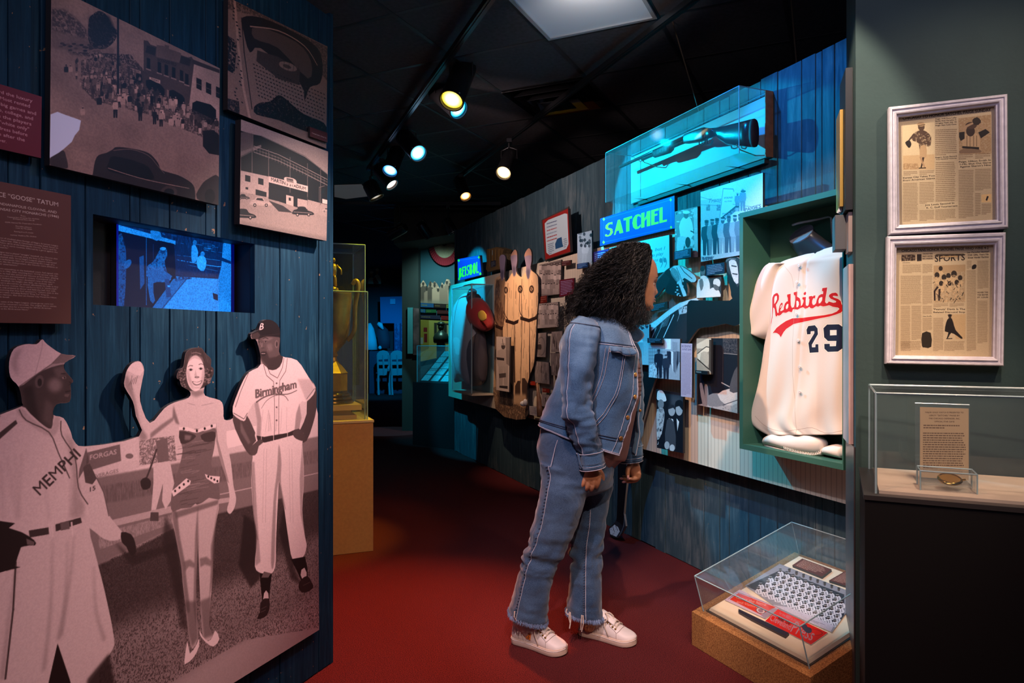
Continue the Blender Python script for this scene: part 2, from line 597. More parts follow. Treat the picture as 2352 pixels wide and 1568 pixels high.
class Cv:
 """print on a plane. Shapes are given in photo pixels (W given) or in 0..1 sheet units (W None)"""
 def __init__(self, pts, W=None, d=0.0, res=600, base=.5, aspect=1.0, size=600):
  self.W, self.d = W, d
  if W is not None:
   q = W.sz(pts, d)
   self.s0, self.z0 = q.min(0)
   self.s1, self.z1 = q.max(0)
   self.res = res
   self.w = max(8, int((self.s1 - self.s0) * res))
   self.h = max(8, int((self.z1 - self.z0) * res))
   k = self.c(np.array([[pts[0][0], pts[0][1]],[pts[0][0], pts[0][1] + 100.0]]))
   self.k = abs(k[1,1] - k[0,1]) / 100.0        # canvas px per photo px
  else:
   self.w, self.h = int(size), int(size * aspect)
   self.k = size
  self.a = np.zeros((self.h, self.w, 3), np.float32)
  self.a[:] = base

 def c(self, pts):
  P = np.asarray(pts, float).reshape(-1,2)
  if self.W is None:
   return P * [self.w, self.h]
  q = self.W.sz(P, self.d)
  return np.stack([(q[:, 0] - self.s0) * self.res, (self.z1 - q[:, 1]) * self.res],1)

 def _cov(self, polys, pad=0):
  """signed coverage of polygons (canvas coords); each polygon is turned the same way"""
  SS = 3
  allp = np.concatenate(polys)
  x0 = max(0, int(allp[:, 0].min()) - 1 - pad)
  y0 = max(0, int(allp[:, 1].min()) - 1 - pad)
  x1 = min(self.w, int(allp[:, 0].max()) + 2 + pad)
  y1 = min(self.h, int(allp[:, 1].max()) + 2 + pad)
  if x1 <= x0 or y1 <= y0:
   return None
  W_, H_ = x1 - x0, y1 - y0
  acc = np.zeros((H_ * SS, W_ + 2), np.float32)
  XC, RW_, SG = [],[],[]
  for P in polys:
   A = P[:, 0] * np.roll(P[:, 1],-1) - np.roll(P[:, 0],-1) * P[:, 1]
   sg = 1.0 if A.sum() >= 0 else -1.0
   Q = np.roll(P, -1,0)
   for (ax, ay),(bx, by) in zip(P, Q):
    if ay == by:
     continue
    s_ = sg
    if ay > by:
     ax, ay, bx, by = bx, by, ax, ay
     s_ = -sg
    r0 = max(0, math.ceil((ay - y0) * SS - .5))
    r1 = min(H_ * SS - 1, math.ceil((by - y0) * SS - .5) - 1)
    if r1 < r0:
     continue
    rows = np.arange(r0, r1 + 1)
    yy = (rows + .5) / SS + y0
    xc = ax + (bx - ax) * (yy - ay) / (by - ay) - x0
    XC.append(xc)
    RW_.append(rows)
    SG.append(np.full(len(rows), s_, np.float32))
  if not XC:
   return None
  xc = np.clip(np.concatenate(XC),0, W_)
  rows = np.concatenate(RW_)
  sg = np.concatenate(SG)
  ix = xc.astype(int)
  fr = xc - ix
  np.add.at(acc, (rows, ix), sg * (1 - fr))
  np.add.at(acc, (rows, ix + 1), sg * fr)
  cov = np.cumsum(acc, 1)[:, :W_].reshape(H_, SS, W_)
  cov = np.clip(np.abs(cov),0,1).mean(1)
  return cov, x0, y0, x1, y1

 def _paint(self, cov, x0, y0, x1, y1, col, al):
  col = np.asarray(col, np.float32)
  if col.ndim == 0:
   col = np.array([col] * 3, np.float32)
  R = self.a[y0:y1, x0:x1]
  m = (cov * al)[..., None]
  R[:] = R * (1 - m) + col * m

 def fill(self, pts, col, al=1.0, blur=0, sm=0, mul=False, noise=None, raw=False):
  if not sm and getattr(self, 'auto', 0) and len(pts) >= 9 and not raw:
   sm = self.auto
  if sm:
   pts = smooth_pts(pts, sm)
  P = np.asarray(pts, float) if raw else self.c(pts)
  b = blur * self.k
  r = self._cov([P], int(b * 2) + 2)
  if r is None:
   return self
  cov, x0, y0, x1, y1 = r
  if b >= 1:
   cov = box_blur(cov, b)
  if noise is not None:
   cell, lo, hi = noise
   n = vnoise(y1 - y0, x1 - x0, tuple(np.array(cell) * self.k) if hasattr(cell, '__len__') else cell * self.k)
   cov = cov * np.clip((n - lo) / (hi - lo),0,1)
  if mul:
   self.a[y0:y1, x0:x1] *= 1 - (cov * al)[..., None] * (1 - np.asarray(col, np.float32))
  else:
   self._paint(cov, x0, y0, x1, y1, col, al)
  return self

 def line(self, pts, w, col, al=1.0, sm=0, blur=0):
  if sm:
   pts = smooth_pts(pts, sm, closed=False)
  P = self.c(pts)
  n = len(P)
  ww = (np.linspace(w[0], w[1], n) if hasattr(w, '__len__') else np.full(n, w)) * self.k / 2
  polys = []
  for i in range(n - 1):
   t = P[i + 1] - P[i]
   L = np.hypot(*t)
   if L < 1e-6:
    continue
   t = np.array([-t[1], t[0]]) / L
   polys.append(np.array([P[i] + t * ww[i], P[i + 1] + t * ww[i + 1], P[i + 1] - t * ww[i + 1], P[i] - t * ww[i]]))
  if w if not hasattr(w, '__len__') else True:
   for i in range(1, n - 1):
    if ww[i] > 1.2:
     an = np.linspace(0,2 * np.pi, 9)[:-1]
     polys.append(P[i] + ww[i] * np.stack([np.cos(an), np.sin(an)],1))
  if not polys:
   return self
  b = blur * self.k
  r = self._cov(polys, int(b * 2) + 1)
  if r is not None:
   cov = r[0] if b < 1 else box_blur(r[0], b)
   self._paint(cov, *r[1:], col, al)
  return self

 def ell(self, x, y, rx, ry, col, al=1.0, blur=0, rot=0, **k):
  an = np.linspace(0,2 * np.pi, 25)[:-1]
  X, Y = rx * np.cos(an), ry * np.sin(an)
  c, s = math.cos(rot), math.sin(rot)
  return self.fill(np.stack([x + X * c - Y * s, y + X * s + Y * c],1), col, al, blur, **k)

 def text(self, s, p0, p1, h, col, al=1.0, h1=None, slant=0.0, space=0.0, rot=False):
  """baseline p0 -> p1; h = capital height (photo px or sheet units) at p0, h1 at p1"""
  T, wd = text_tris(s, space, slant)
  if not len(T):
   return self
  h1 = h if h1 is None else h1
  t = T[..., 0] / wd
  hh = (h + (h1 - h) * t) * T[..., 1] / .70
  X = p0[0] + (p1[0] - p0[0]) * t
  if rot:
   L = math.hypot(p1[0] - p0[0], p1[1] - p0[1])
   X = X + hh * (p1[1] - p0[1]) / L
   Y = p0[1] + (p1[1] - p0[1]) * t - hh * (p1[0] - p0[0]) / L
  else:
   Y = p0[1] + (p1[1] - p0[1]) * t - hh
  P = self.c(np.stack([X.ravel(), Y.ravel()],1)).reshape(-1,3,2)
  r = self._cov(list(P),1)
  if r is not None:
   self._paint(*r, col, al)
  return self

 def lines(self, quad, n, col, al=.8, fill_=.8, ragged=.25, rs=RS, word=True):
  """rows of unreadable small type inside a quad (TL, TR, BR, BL)"""
  q = np.asarray(quad, float)
  polys = []
  for i in range(n):
   v0, v1 = (i + .2) / n, (i + .2 + .55 * fill_) / n
   e = 1 - ragged * rs.rand() if i < n - 1 else .5
   x = 0
   while x < e:
    wl = rs.uniform(.02,.09) if word else e
    x1 = min(e, x + wl)
    def B(u, v):
     return (q[0] * (1 - u) + q[1] * u) * (1 - v) + (q[3] * (1 - u) + q[2] * u) * v
    polys.append(self.c([B(x, v0), B(x1, v0), B(x1, v1), B(x, v1)]))
    x = x1 + .012
  r = self._cov(polys, 1)
  if r is not None:
   self._paint(*r, col, al)
  return self

 def mulnoise(self, amp=.12, cell=3, octv=2):
  n = vnoise(self.h, self.w, cell, octv=octv)
  self.a *= (1 + amp * (n - .5) * 2)[..., None]
  return self

 def figure(self, x, y, h, tone=.3, coat=None, leg=None, skin=.25, lean=0, rs=RS):
  """small standing figure: feet at (x, y), height h in photo px"""
  coat = tone if coat is None else coat
  leg = tone if leg is None else leg
  w_ = h * .13
  l = lean * h
  self.fill([(x - w_ * .8, y),(x - w_ * .9 + l * .5, y - h * .5),(x + w_ * .9 + l * .5, y - h * .5),(x + w_ * .8, y),(x + w_ * .15, y),(x + l * .4, y - h * .42),(x - w_ * .15, y)], leg)
  self.fill([(x - w_ + l * .5, y - h * .45),(x - w_ * 1.25 + l * .6, y - h * .6),(x - w_ * 1.1 + l, y - h * .82),(x - w_ * .3 + l, y - h * .86),(x + w_ * .3 + l, y - h * .86),
                   (x + w_ * 1.1 + l, y - h * .82),(x + w_ * 1.25 + l * .6, y - h * .6),(x + w_ + l * .5, y - h * .45)], coat)
  self.ell(x + l, y - h * .925, h * .05, h * .07, skin)
  self.ell(x + l, y - h * .975, h * .06, h * .03, coat)
  return self

 def crowd(self, poly, n, h, tones=(.15,.75), skin=.25):
  P = np.asarray(poly, float)
  lo, hi = P.min(0), P.max(0)
  spots = []
  while len(spots) < n:
   p = lo + RS.rand(2) * (hi - lo)
   ins = False
   j = len(P) - 1
   for i in range(len(P)):
    if (P[i, 1] > p[1]) != (P[j, 1] > p[1]) and p[0] < (P[j, 0] - P[i, 0]) * (p[1] - P[i, 1]) / (P[j, 1] - P[i, 1]) + P[i, 0]:
     ins = not ins
    j = i
   if ins:
    spots.append(p)
  spots.sort(key=lambda p: p[1])
  for p in spots:
   hh = h * RS.uniform(.85,1.1)
   a, b = (RS.uniform(*tones) for _ in range(2))
   self.figure(p[0], p[1], hh, coat=a, leg=b, skin=skin)
  return self

 def tint(self, dark, light):
  """grey 0..1 -> between two print inks"""
  g = np.clip((self.a.mean(2, keepdims=True) - .5) * 1.22 + .52,0,1)
  self.a = np.array(dark, np.float32) * (1 - g) + np.array(light, np.float32) * g
  return self

 def material(self, name, rough=.5, emit=0.0, spec=.3):
  img = bpy.data.images.new(name, self.w, self.h)
  buf = np.ones((self.h, self.w, 4), np.float32)
  buf[..., :3] = np.clip(self.a, 0,1)[::-1]
  img.pixels.foreach_set(buf.ravel())
  img.update()
  img.pack()
  m, nt, b = new_mat(name)
  t = nt.nodes.new('ShaderNodeTexImage')
  t.image = img
  t.extension = 'EXTEND'
  nt.links.new(t.outputs[0], b.inputs['Base Color'])
  b.inputs['Roughness'].default_value = rough
  b.inputs['Specular IOR Level'].default_value = spec
  if emit:
   nt.links.new(t.outputs[0], b.inputs['Emission Color'])
   b.inputs['Emission Strength'].default_value = emit
   b.inputs['Base Color'].default_value = (0.01,.01,.01,1)
   nt.links.remove(b.inputs['Base Color'].links[0])
  return m

def board(name, W, pts, d0, th, front, edge=None, parent=None, cv=None, sm=0, back_same=False):
 """flat board of thickness th standing d0 off wall W; outline traced on its front plane"""
 if sm:
  pts = smooth_pts(pts, sm)
 q = W.sz(pts, d0 + th)
 n = len(q)
 ar = (q[:, 0] * np.roll(q[:, 1],-1) - np.roll(q[:, 0],-1) * q[:, 1]).sum()
 T = triang(q)
 V = [W.p(s, z, d0 + th) for s, z in q] + [W.p(s, z, d0) for s, z in q]
 F = [t for t in T] + [tuple(i + n for i in t[::-1]) for t in T] + [(i, i + n, (i + 1) % n + n, (i + 1) % n) for i in range(n)]
 fm = [0] * len(T) + [1] * (len(T) + n)
 o = mk(name, V, F, None, parent, mats=[front, edge or M_EDGE], fm=fm)
 # uv from the print plane
 uv = o.data.uv_layers.new(name='UVMap')
 if cv is not None:
  s0, s1, z0, z1 = cv.s0, cv.s1, cv.z0, cv.z1
 else:
  (s0, z0),(s1, z1) = q.min(0), q.max(0)
 for l in o.data.loops:
  k = l.vertex_index % n
  uv.data[l.index].uv = ((q[k, 0] - s0) / (s1 - s0),(q[k, 1] - z0) / (z1 - z0))
 bm = bmesh.new()
 bm.from_mesh(o.data)
 bmesh.ops.recalc_face_normals(bm, faces=bm.faces)
 bm.to_mesh(o.data)
 bm.free()
 return o

# ================================================================ THE ROOM
WALLH = 2.412
CEIL = 2.88
M_CARPET = speck_mat('carpet_burgundy', (.030,.004,.006),(.19,.026,.026),340, bump=1.0, dist=.006)
M_TILE = mat('ceiling_tile_dark', (.050,.046,.050),.9, noise=.25, nscale=40, bump=.3, bscale=300)
M_TEE = mat('ceiling_grid_bar', (.018,.017,.018),.5)
M_BLUEW = wood_mat('blue_weathered_boards', (.003,.017,.032),(.008,.040,.070), chips=.75, wearamt=.25, wear=(.035,.10,.13))
M_TEALW = wood_mat('teal_weathered_boards', (.030,.062,.080),(.055,.105,.125), chips=.30, wear=(.17,.20,.20), wearamt=.40)

fl = MB().box((-6,-1.5,-.06),(6,17.6,0))
tag(fl.build('floor', M_CARPET), kind='structure')

# ceiling: slab, hung tiles and bars (tile grid turned 25 degrees)
cl = tag(MB().box((-6,-1.5, CEIL + .06),(6,17.6, CEIL + .10)).build('ceiling', M_DARK), kind='structure')
GA = math.radians(25.5)
ga, gb = np.array([math.sin(GA), math.cos(GA)]), np.array([math.cos(GA),-math.sin(GA)])
G0 = np.array([.203,3.867])
T = .61

def gp(i, j, z):
 q = G0 + gb * (i * T) + ga * (j * T)
 return (q[0], q[1], z)

tile_me = None
VENT = (-1,-1)
for i in range(-8,9):
 for j in range(-7,10):
  q = G0 + gb * ((i + .5) * T) + ga * ((j + .5) * T)
  X = q[0] / max(q[1],.2)
  py = CY - FPX * (CEIL - EYE) / max(q[1],.2)
  if q[1] < 2.6 or q[1] > 9.5 or abs(X) > .85 or py > 560:
   continue
  if (i, j) in ((0,-1),(-1,1),(-5,6)):
   continue
  if tile_me is None:
   b = MB()
   h = T / 2 - .012
   b.hexa([(-h, -h, 0),(h, -h, 0),(h, h, 0),(-h, h, 0),(-h - .004,-h - .004,.012),(h + .004,-h - .004,.012),(h + .004, h + .004,.012),(-h - .004, h + .004,.012)])
   t0 = b.build('ceiling_tile', M_TILE)
   tile_me = t0.data
   t = t0
  else:
   t = bpy.data.objects.new('ceiling_tile', tile_me)
   COL.objects.link(t)
  t.parent = cl
  t.location = (q[0], q[1], CEIL)
  t.rotation_euler = (0,0,-GA)
bars = MB()
for i in range(-8,10):
 a, c = gp(i, -7,0), gp(i, 10,0)
 d = gb * .012
 bars.hexa([(a[0] - d[0], a[1] - d[1], CEIL - .002),(a[0] + d[0], a[1] + d[1], CEIL - .002),(c[0] + d[0], c[1] + d[1], CEIL - .002),(c[0] - d[0], c[1] - d[1], CEIL - .002),
               (a[0] - d[0], a[1] - d[1], CEIL + .02),(a[0] + d[0], a[1] + d[1], CEIL + .02),(c[0] + d[0], c[1] + d[1], CEIL + .02),(c[0] - d[0], c[1] - d[1], CEIL + .02)])
for j in range(-7,11):
 a, c = gp(-8, j, 0), gp(9, j, 0)
 d = ga * .012
 bars.hexa([(a[0] - d[0], a[1] - d[1], CEIL - .001),(c[0] - d[0], c[1] - d[1], CEIL - .001),(c[0] + d[0], c[1] + d[1], CEIL - .001),(a[0] + d[0], a[1] + d[1], CEIL - .001),
               (a[0] - d[0], a[1] - d[1], CEIL + .02),(c[0] - d[0], c[1] - d[1], CEIL + .02),(c[0] + d[0], c[1] + d[1], CEIL + .02),(a[0] + d[0], a[1] + d[1], CEIL + .02)])
bars.build('grid_bar', M_TEE, cl)['kind'] = 'stuff'

def plank(W, s0, s1, z0, z1, m, parent, hole=None, th=.018, d0=0):
 """a board with chamfered front edges; front face on d0; hole = (s0, s1, z0, z1)"""
 g = .0014 if W is LW else .0018
 s0 += g
 s1 -= g
 ch = .0016
 dz = RS.uniform(-.0015,.0012)
 b = MB()

 def piece(a0, a1, y0, y1):
  if a1 - a0 < .004 or y1 - y0 < .004:
   return
  f, k = d0 + dz, d0 - th
  V = [W.p(a0, y0, k), W.p(a1, y0, k), W.p(a1, y1, k), W.p(a0, y1, k),
             W.p(a0, y0, f - ch), W.p(a1, y0, f - ch), W.p(a1, y1, f - ch), W.p(a0, y1, f - ch),
             W.p(a0 + ch, y0, f), W.p(a1 - ch, y0, f), W.p(a1 - ch, y1, f), W.p(a0 + ch, y1, f)]
  F = [(0,3,2,1),(0,1,5,4),(1,2,6,5),(2,3,7,6),(3,0,4,7),
             (4,5,9,8),(5,6,10,9),(6,7,11,10),(7,4,8,11),(8,9,10,11)]
  b.add(V, F)
 if hole and hole[0] < s1 and hole[1] > s0:
  h0, h1, y0, y1 = hole
  piece(s0, s1, z0, y0)
  piece(s0, s1, y1, z1)
  if h0 > s0:
   piece(s0, h0, y0, y1)
  if h1 < s1:
   piece(h1, s1, y0, y1)
 else:
  piece(s0, s1, z0, z1)
 return b.build('plank', m, parent)

# ---- left wall: planks over a dark core, with a recess for the screen
NICHE = (-.954,-.396,1.290,1.511)
core = MB()
core.wbox(LW, -2.6, NICHE[0],0, WALLH, -.30,-.019)
core.wbox(LW, NICHE[1],.0,0, WALLH, -.30,-.019)
core.wbox(LW, NICHE[0], NICHE[1],0, NICHE[2],-.30,-.019)
core.wbox(LW, NICHE[0], NICHE[1], NICHE[3], WALLH, -.30,-.019)
core.wbox(LW, NICHE[0], NICHE[1], NICHE[2], NICHE[3],-.30,-.16)
wl = tag(core.build('wall_left', M_BLACK), kind='structure')
sx = [760.5,732,643,576,497,473,390,322,298,196,93,20,-70,-190]
ss = [float(LW.sz([(x, 700)])[0,0]) for x in sx]
for k in range(10):
 ss.append(ss[-1] - RS.uniform(.08,.14))
for a, c in zip(ss[:-1], ss[1:]):
 plank(LW, c, a, RS.uniform(0.0,.006), WALLH + RS.uniform(-.008,.004), M_BLUEW, wl, NICHE)
# end board that closes the wall towards the passage
MB().wbox(LW, .0,.018,0, WALLH + .01,-.30,.001).build('end_board', M_BLUEW, wl)

# ---- right wall
wr = tag(MB().wbox(RW, -1.35,4.35,0, WALLH - .01,-.30,-.019).build('wall_right', M_BLACK), kind='structure')
rx = [1917,1888,1873,1841,1786,1747,1719,1675,1653,1617,1578,1528,1505,1471,1440]
rs_ = [-1.35,-1.2,-1.04] + [float(RW.sz([(x, 700)])[0,0]) for x in rx]
while rs_[-1] < 4.28:
 rs_.append(min(4.34, rs_[-1] + RS.uniform(.09,.17)))
for a, c in zip(rs_[:-1], rs_[1:]):
 plank(RW, a, c, RS.uniform(0.0,.008), WALLH + RS.uniform(-.004,.004), M_TEALW, wr)
MB().wbox(RW, 4.34,4.36,0, WALLH, -.30,.003).build('end_board', M_TEALW, wr)

# ---- wall with the framed newspapers and its short end face
wf = MB()
pA, pB = (1.11,2.25),(1.1935,2.486)
q1 = FW.p(1.6,0)
q2 = FW.p(1.6,0,-.25)
wf.prism([(pA[0], pA[1],0),(q1[0], q1[1],0),(q2[0], q2[1],0),(pB[0], pB[1],0)],
         [(pA[0], pA[1], CEIL),(q1[0], q1[1], CEIL),(q2[0], q2[1], CEIL),(pB[0], pB[1], CEIL)])
tag(wf.build('wall_right_front', M_GWALL), kind='structure')

# ---- far room
M_FAR = mat('far_wall_dark_blue', (.012,.022,.030),.8)
M_FARG = mat('far_wall_dark_green', (.018,.030,.026),.8)
M_FARO = mat('far_wall_olive', (.055,.050,.035),.8)
tag(MB().box((-9,17.3,0),(9,17.5, CEIL + .058)).build('wall_back', M_FAR), kind='structure')

# ================================================================ LEFT WALL: photographs, texts, screen, mural
INK = ((.055,.035,.032),(.74,.58,.51))
M_MAROON = mat('maroon_panel', (.16,.022,.04),.5)

def lq(x0, x1, y0l, y0r, y1l, y1r):
 return [(x0, y0l),(x1, y0r),(x1, y1r),(x0, y1l)]

# ---- crowd outside a ballpark
P = [(118,-33),(505,157),(502,471),(114,379)]
c = Cv(P, LW, .03,900,.60)
g = c
# sky, hill, road
g.fill([(100,-60),(520,150),(520,235),(330,130),(118,60)],.62, blur=6)
g.fill([(118,20),(150,22),(178,45),(200,70),(205,95),(118,80)],.30, blur=2, noise=(4,.25,.6))
g.fill([(118,68),(200,90),(262,112),(262,125),(118,112)],.50, blur=2)
g.fill([(204,45),(215,32),(228,25),(245,35),(258,60),(270,72),(262,95),(240,112),(215,108),(203,90)],.12, sm=3, noise=(3,.2,.5))
g.fill([(205,40),(250,35),(268,75),(240,105),(206,90)],.10,.8, blur=3)
g.fill([(155,118),(300,125),(330,160),(300,175),(165,132)],.20, noise=(3,.3,.6))
g.fill([(118,112),(300,150),(500,330),(500,471),(114,379)],.60, blur=3)
for k in range(26):
 x = RS.uniform(130,260)
 g.ell(x, 104 + (x - 130) * .12 + RS.uniform(-10,8),5,2.5, RS.uniform(.15,.4))
# building, brick front and pale side
g.fill([(330,92),(340,94),(345,102),(432,132),(440,130),(446,142),(440,222),(436,262),(330,226)],.30)
g.fill([(292,150),(330,162),(330,226),(300,215)],.28)
g.fill([(446,142),(504,165),(503,300),(432,262)],.72)
g.fill([(442,136),(504,160),(504,168),(442,146)],.25)
g.fill([(360,103),(378,106),(378,102),(388,105),(388,112),(416,122),(414,145),(358,130)],.42)
g.fill([(338,104),(358,110),(356,128),(334,120)],.18)
g.fill([(416,128),(438,136),(436,152),(412,144)],.18)
g.text('RICKWOOD FIELD', (362,140),(405,152),7,.12)
for x, y in ((337,132),(362,141),(378,147),(395,153),(413,160),(425,168)):
 g.fill([(x, y),(x + 8, y + 3),(x + 8, y + 27),(x, y + 24)],.10)
 g.fill([(x - 2, y + 24),(x + 10, y + 28),(x + 10, y + 31),(x - 2, y + 27)],.6)
g.fill([(299,155),(323,163),(323,169),(299,161)],.75)
g.text('BLEACHERS', (301,160),(321,167),3.2,.15)
g.fill([(343,176),(368,184),(368,192),(343,184)],.85)
g.text('TODAY', (347,183),(365,189),4.5,.15)
for q in ([(335,184),(345,182),(370,195),(378,205),(378,232),(336,220)],[(388,208),(398,206),(418,218),(424,226),(424,250),(388,240)],
          [(442,236),(452,231),(484,240),(496,252),(497,292),(440,268)],[(301,165),(325,172),(330,215),(301,205)]):
 g.fill(q, .08)
for x, y in ((451,178),(473,188),(496,198)):
 g.fill([(x, y),(x + 12, y + 5),(x + 12, y + 30),(x, y + 24)],.12)
 g.line([(x, y + 13),(x + 12, y + 18)],1.2,.6)
g.fill([(383,205),(388,207),(388,245),(383,243)],.5)
# crowd
g.fill([(186,138),(230,130),(296,152),(330,200),(440,250),(503,280),(503,330),(430,300),(340,262),(220,232),(186,200)],.28, noise=(3,.3,.6))
g.crowd([(160,140),(230,138),(300,165),(340,215),(300,225),(180,200)],80,20,(.08,.8))
g.crowd([(190,190),(300,205),(380,240),(500,300),(500,318),(400,290),(300,258),(200,225)],110,30,(.06,.85))
for x, y, h in ((152,180,32),(162,178,30),(190,280,36),(228,258,40),(265,270,42),(322,277,38),(355,285,34),(393,306,40),(408,306,38),(370,290,36),(298,249,34),(282,256,36)):
 g.figure(x, y, h, coat=RS.choice([.12,.75,.7]), leg=RS.choice([.1,.6]))
g.line([(271,40),(271,215)],5.5,.10)
g.fill([(466,300),(490,298),(503,310),(503,356),(480,352),(466,335)],.12)
for k in range(5):
 g.line([(140 + k * 8,200),(240 + k * 10,262 + k * 12),(500,400 + k * 9)],1.0,.5,.35, sm=4)
# car in the foreground
g.fill([(213,400),(222,360),(245,350),(258,343),(268,337),(300,340),(340,350),(362,372),(372,390),(410,402),(440,420),(448,440),(445,470),(420,455),(214,410)],.17, sm=4)
g.fill([(250,372),(262,358),(330,376),(350,398),(346,412),(270,398),(246,388)],.06, sm=3)
g.line([(248,385),(300,402),(350,415),(435,432)],2,.62, sm=3)
g.line([(260,345),(300,342),(340,356),(362,380),(378,398)],1.6,.5, sm=3)
g.ell(388,440,19,14,.25)
g.ell(388,441,12,9,.08)
g.fill([(452,455),(462,425),(478,410),(502,405),(504,475)],.2, sm=3)
g.ell(482,450,12,17,.1)
g.fill([(116,362),(130,350),(146,345),(152,360),(156,380),(150,386),(116,378)],.25, sm=3)
c.mulnoise(.10,3)
c.mulnoise(.14,60)
c.tint(*INK)
c.fill([(116,262),(132,256),(150,263),(176,272),(186,276),(182,298),(172,310),(165,325),(148,340),(135,350),(114,362)],(.78,.80,.86))
b = board('mounted_photograph', LW, P, .012,.018, c.material('print_crowd', .45), cv=c)
tag(b, 'large sepia photograph of a crowd outside a ballpark entrance, torn at left', 'photograph')

# ---- stadium from the air
P = [(524,-6),(752,107),(749.5,341),(523,251)]
c = Cv(P, LW, .03,900,.62)
g = c
g.fill([(520,-10),(756,110),(756,190),(700,120),(600,40),(524,20)],.35, noise=(3,.3,.6))
g.fill([(558,40),(600,40),(680,75),(730,110),(742,150),(736,190),(712,200),(700,230),(690,190),(600,110),(575,120),(560,70)],.16, sm=3)
g.fill([(590,60),(680,95),(715,140),(708,180),(640,110),(585,88)],.38, sm=3)
g.fill([(592,115),(640,130),(690,160),(688,195),(640,180),(590,140)],.30)
g.ell(662,152,22,9,.60, rot=.35)
g.ell(660,152,10,4,.33, rot=.35)
for k in range(9):
 g.line([(600 + k * 11,118 + k * 3.5),(596 + k * 11,145 + k * 3.5)],1.2,.22,.8)
g.line([(575,60),(640,70),(700,105),(730,150)],3,.75, sm=4)
g.line([(540,0),(548,100),(560,200),(575,272)],8,.80)
g.line([(556,40),(562,120),(580,250)],3,.2)
for r in range(9):
 for k in range(24):
  x, y = 582 + k * 7 + r * 1.5,145 + k * 3.0 + r * 9
  if x < 745 and y < 300 - (x < 600) * 20:
   g.fill([(x, y),(x + 4, y + 1.6),(x + 4, y + 4),(x, y + 2.4)], RS.uniform(.08,.35))
for k in range(30):
 x = RS.uniform(535,556)
 g.fill([(x, 0 + k * 8),(x + 4,2 + k * 8),(x + 4,5 + k * 8),(x, 3 + k * 8)],.15)
g.fill([(585,245),(600,235),(622,232),(640,218),(655,225),(672,240),(700,262),(745,282),(749,310),(700,300),(640,275),(590,262)],.06, sm=3, noise=(3,.12,.4))
g.fill([(523,80),(545,95),(540,170),(523,160)],.10, noise=(4,.3,.55))
g.fill([(524,225),(550,232),(552,262),(524,250)],.14, noise=(3,.2,.5))
c.mulnoise(.12,2)
c.tint((.05,.03,.025),(.70,.52,.43))
b = board('mounted_photograph', LW, P, .010,.018, c.material('print_aerial', .45), cv=c)
tag(b, 'sepia aerial photograph of a stadium and its parking lot', 'photograph')
P2 = [(712,291),(752,305),(752,327),(712,313)]
c = Cv(P2, LW, .036,1500,1)
c.a[:] = (.30,.05,.035)
c.text('Municipal Stadium, Kansas City', (716,306),(749,318),2.6,(.8,.7,.65))
b = board('caption_plaque', LW, P2,.029,.008, c.material('print_cap_a'), cv=c)
tag(b, 'small dark red caption plaque on the corner of the aerial stadium photograph', 'plaque')

# ---- grandstand with lettering
P = [(553.6,274),(753.6,348),(750,553),(550.7,514)]
c = Cv(P, LW, .036,900,.66)
g = c
g.fill([(553,300),(580,308),(600,312),(700,360),(752,400),(752,470),(640,440),(553,420)],.08)
g.fill([(553,304),(562,303),(582,308),(582,345),(553,352)],.40)
for k in range(6):
 g.line([(556 + k * 4.5,305),(556 + k * 4.5,345)],.8,.25)
g.fill([(553,348),(600,332),(600,338),(553,360)],.5)
g.line([(553,360),(582,345)],3,.35)
g.line([(600,312),(700,358),(752,400)],2.2,.45)
g.line([(583,335),(640,355),(700,385),(752,412)],1.4,.75)
g.line([(583,342),(640,362),(700,391),(752,418)],1.0,.65)
g.line([(583,349),(640,369),(700,398),(752,425)],2.6,.52)
for k in range(24):
 x = 583 + k * 7
 y = 335 + k * 3.2
 g.line([(x, y),(x, y + 14)],.8,.7)
for x in (579,617,666,706,736):
 g.line([(x, 330 + (x - 579) * .35),(x, 470)],2.6,.42)
g.fill([(553,391),(617,405),(617,452),(553,440)],.74)
for x, y in ((563,401),(593,408)):
 g.fill([(x, y),(x + 12, y + 3),(x + 12, y + 17),(x, y + 14)],.10)
g.fill([(587,434),(612,441),(612,452),(587,447)],.12)
g.fill([(564,429),(570,430),(570,435),(564,434)],.15)
g.fill([(617,404),(707,427),(707,441),(617,418)],.88)
g.text("MARTIN'S STADIUM", (622,415),(703,437),8.5,.10, h1=7.5)
g.fill([(652,409),(658,406),(675,410),(681,416),(680,424),(672,424),(656,419)],.85, sm=2)
g.fill([(658,408),(673,411),(674,420),(659,416)],.35)
g.text('Coca-Cola', (660,415),(673,419),3.6,.9, slant=.2)
g.fill([(617,430),(706,452),(706,492),(617,462)],.10)
g.fill([(657,447),(674,451),(674,475),(657,470)],.78)
g.fill([(663,453),(668,454),(668,461),(663,460)],.1)
g.fill([(683,455),(706,460),(706,480),(683,474)],.70)
g.fill([(740,456),(752,459),(752,469),(740,466)],.9)
g.line([(733,428),(733,500)],1.4,.55)
g.line([(733,430),(746,426)],1.2,.55)
g.fill([(553,440),(640,462),(752,498),(752,553),(553,514)],.62)
g.fill([(617,460),(650,472),(672,488),(640,485)],.22)
g.fill([(553,507),(752,545),(752,560),(553,520)],.52, blur=3)

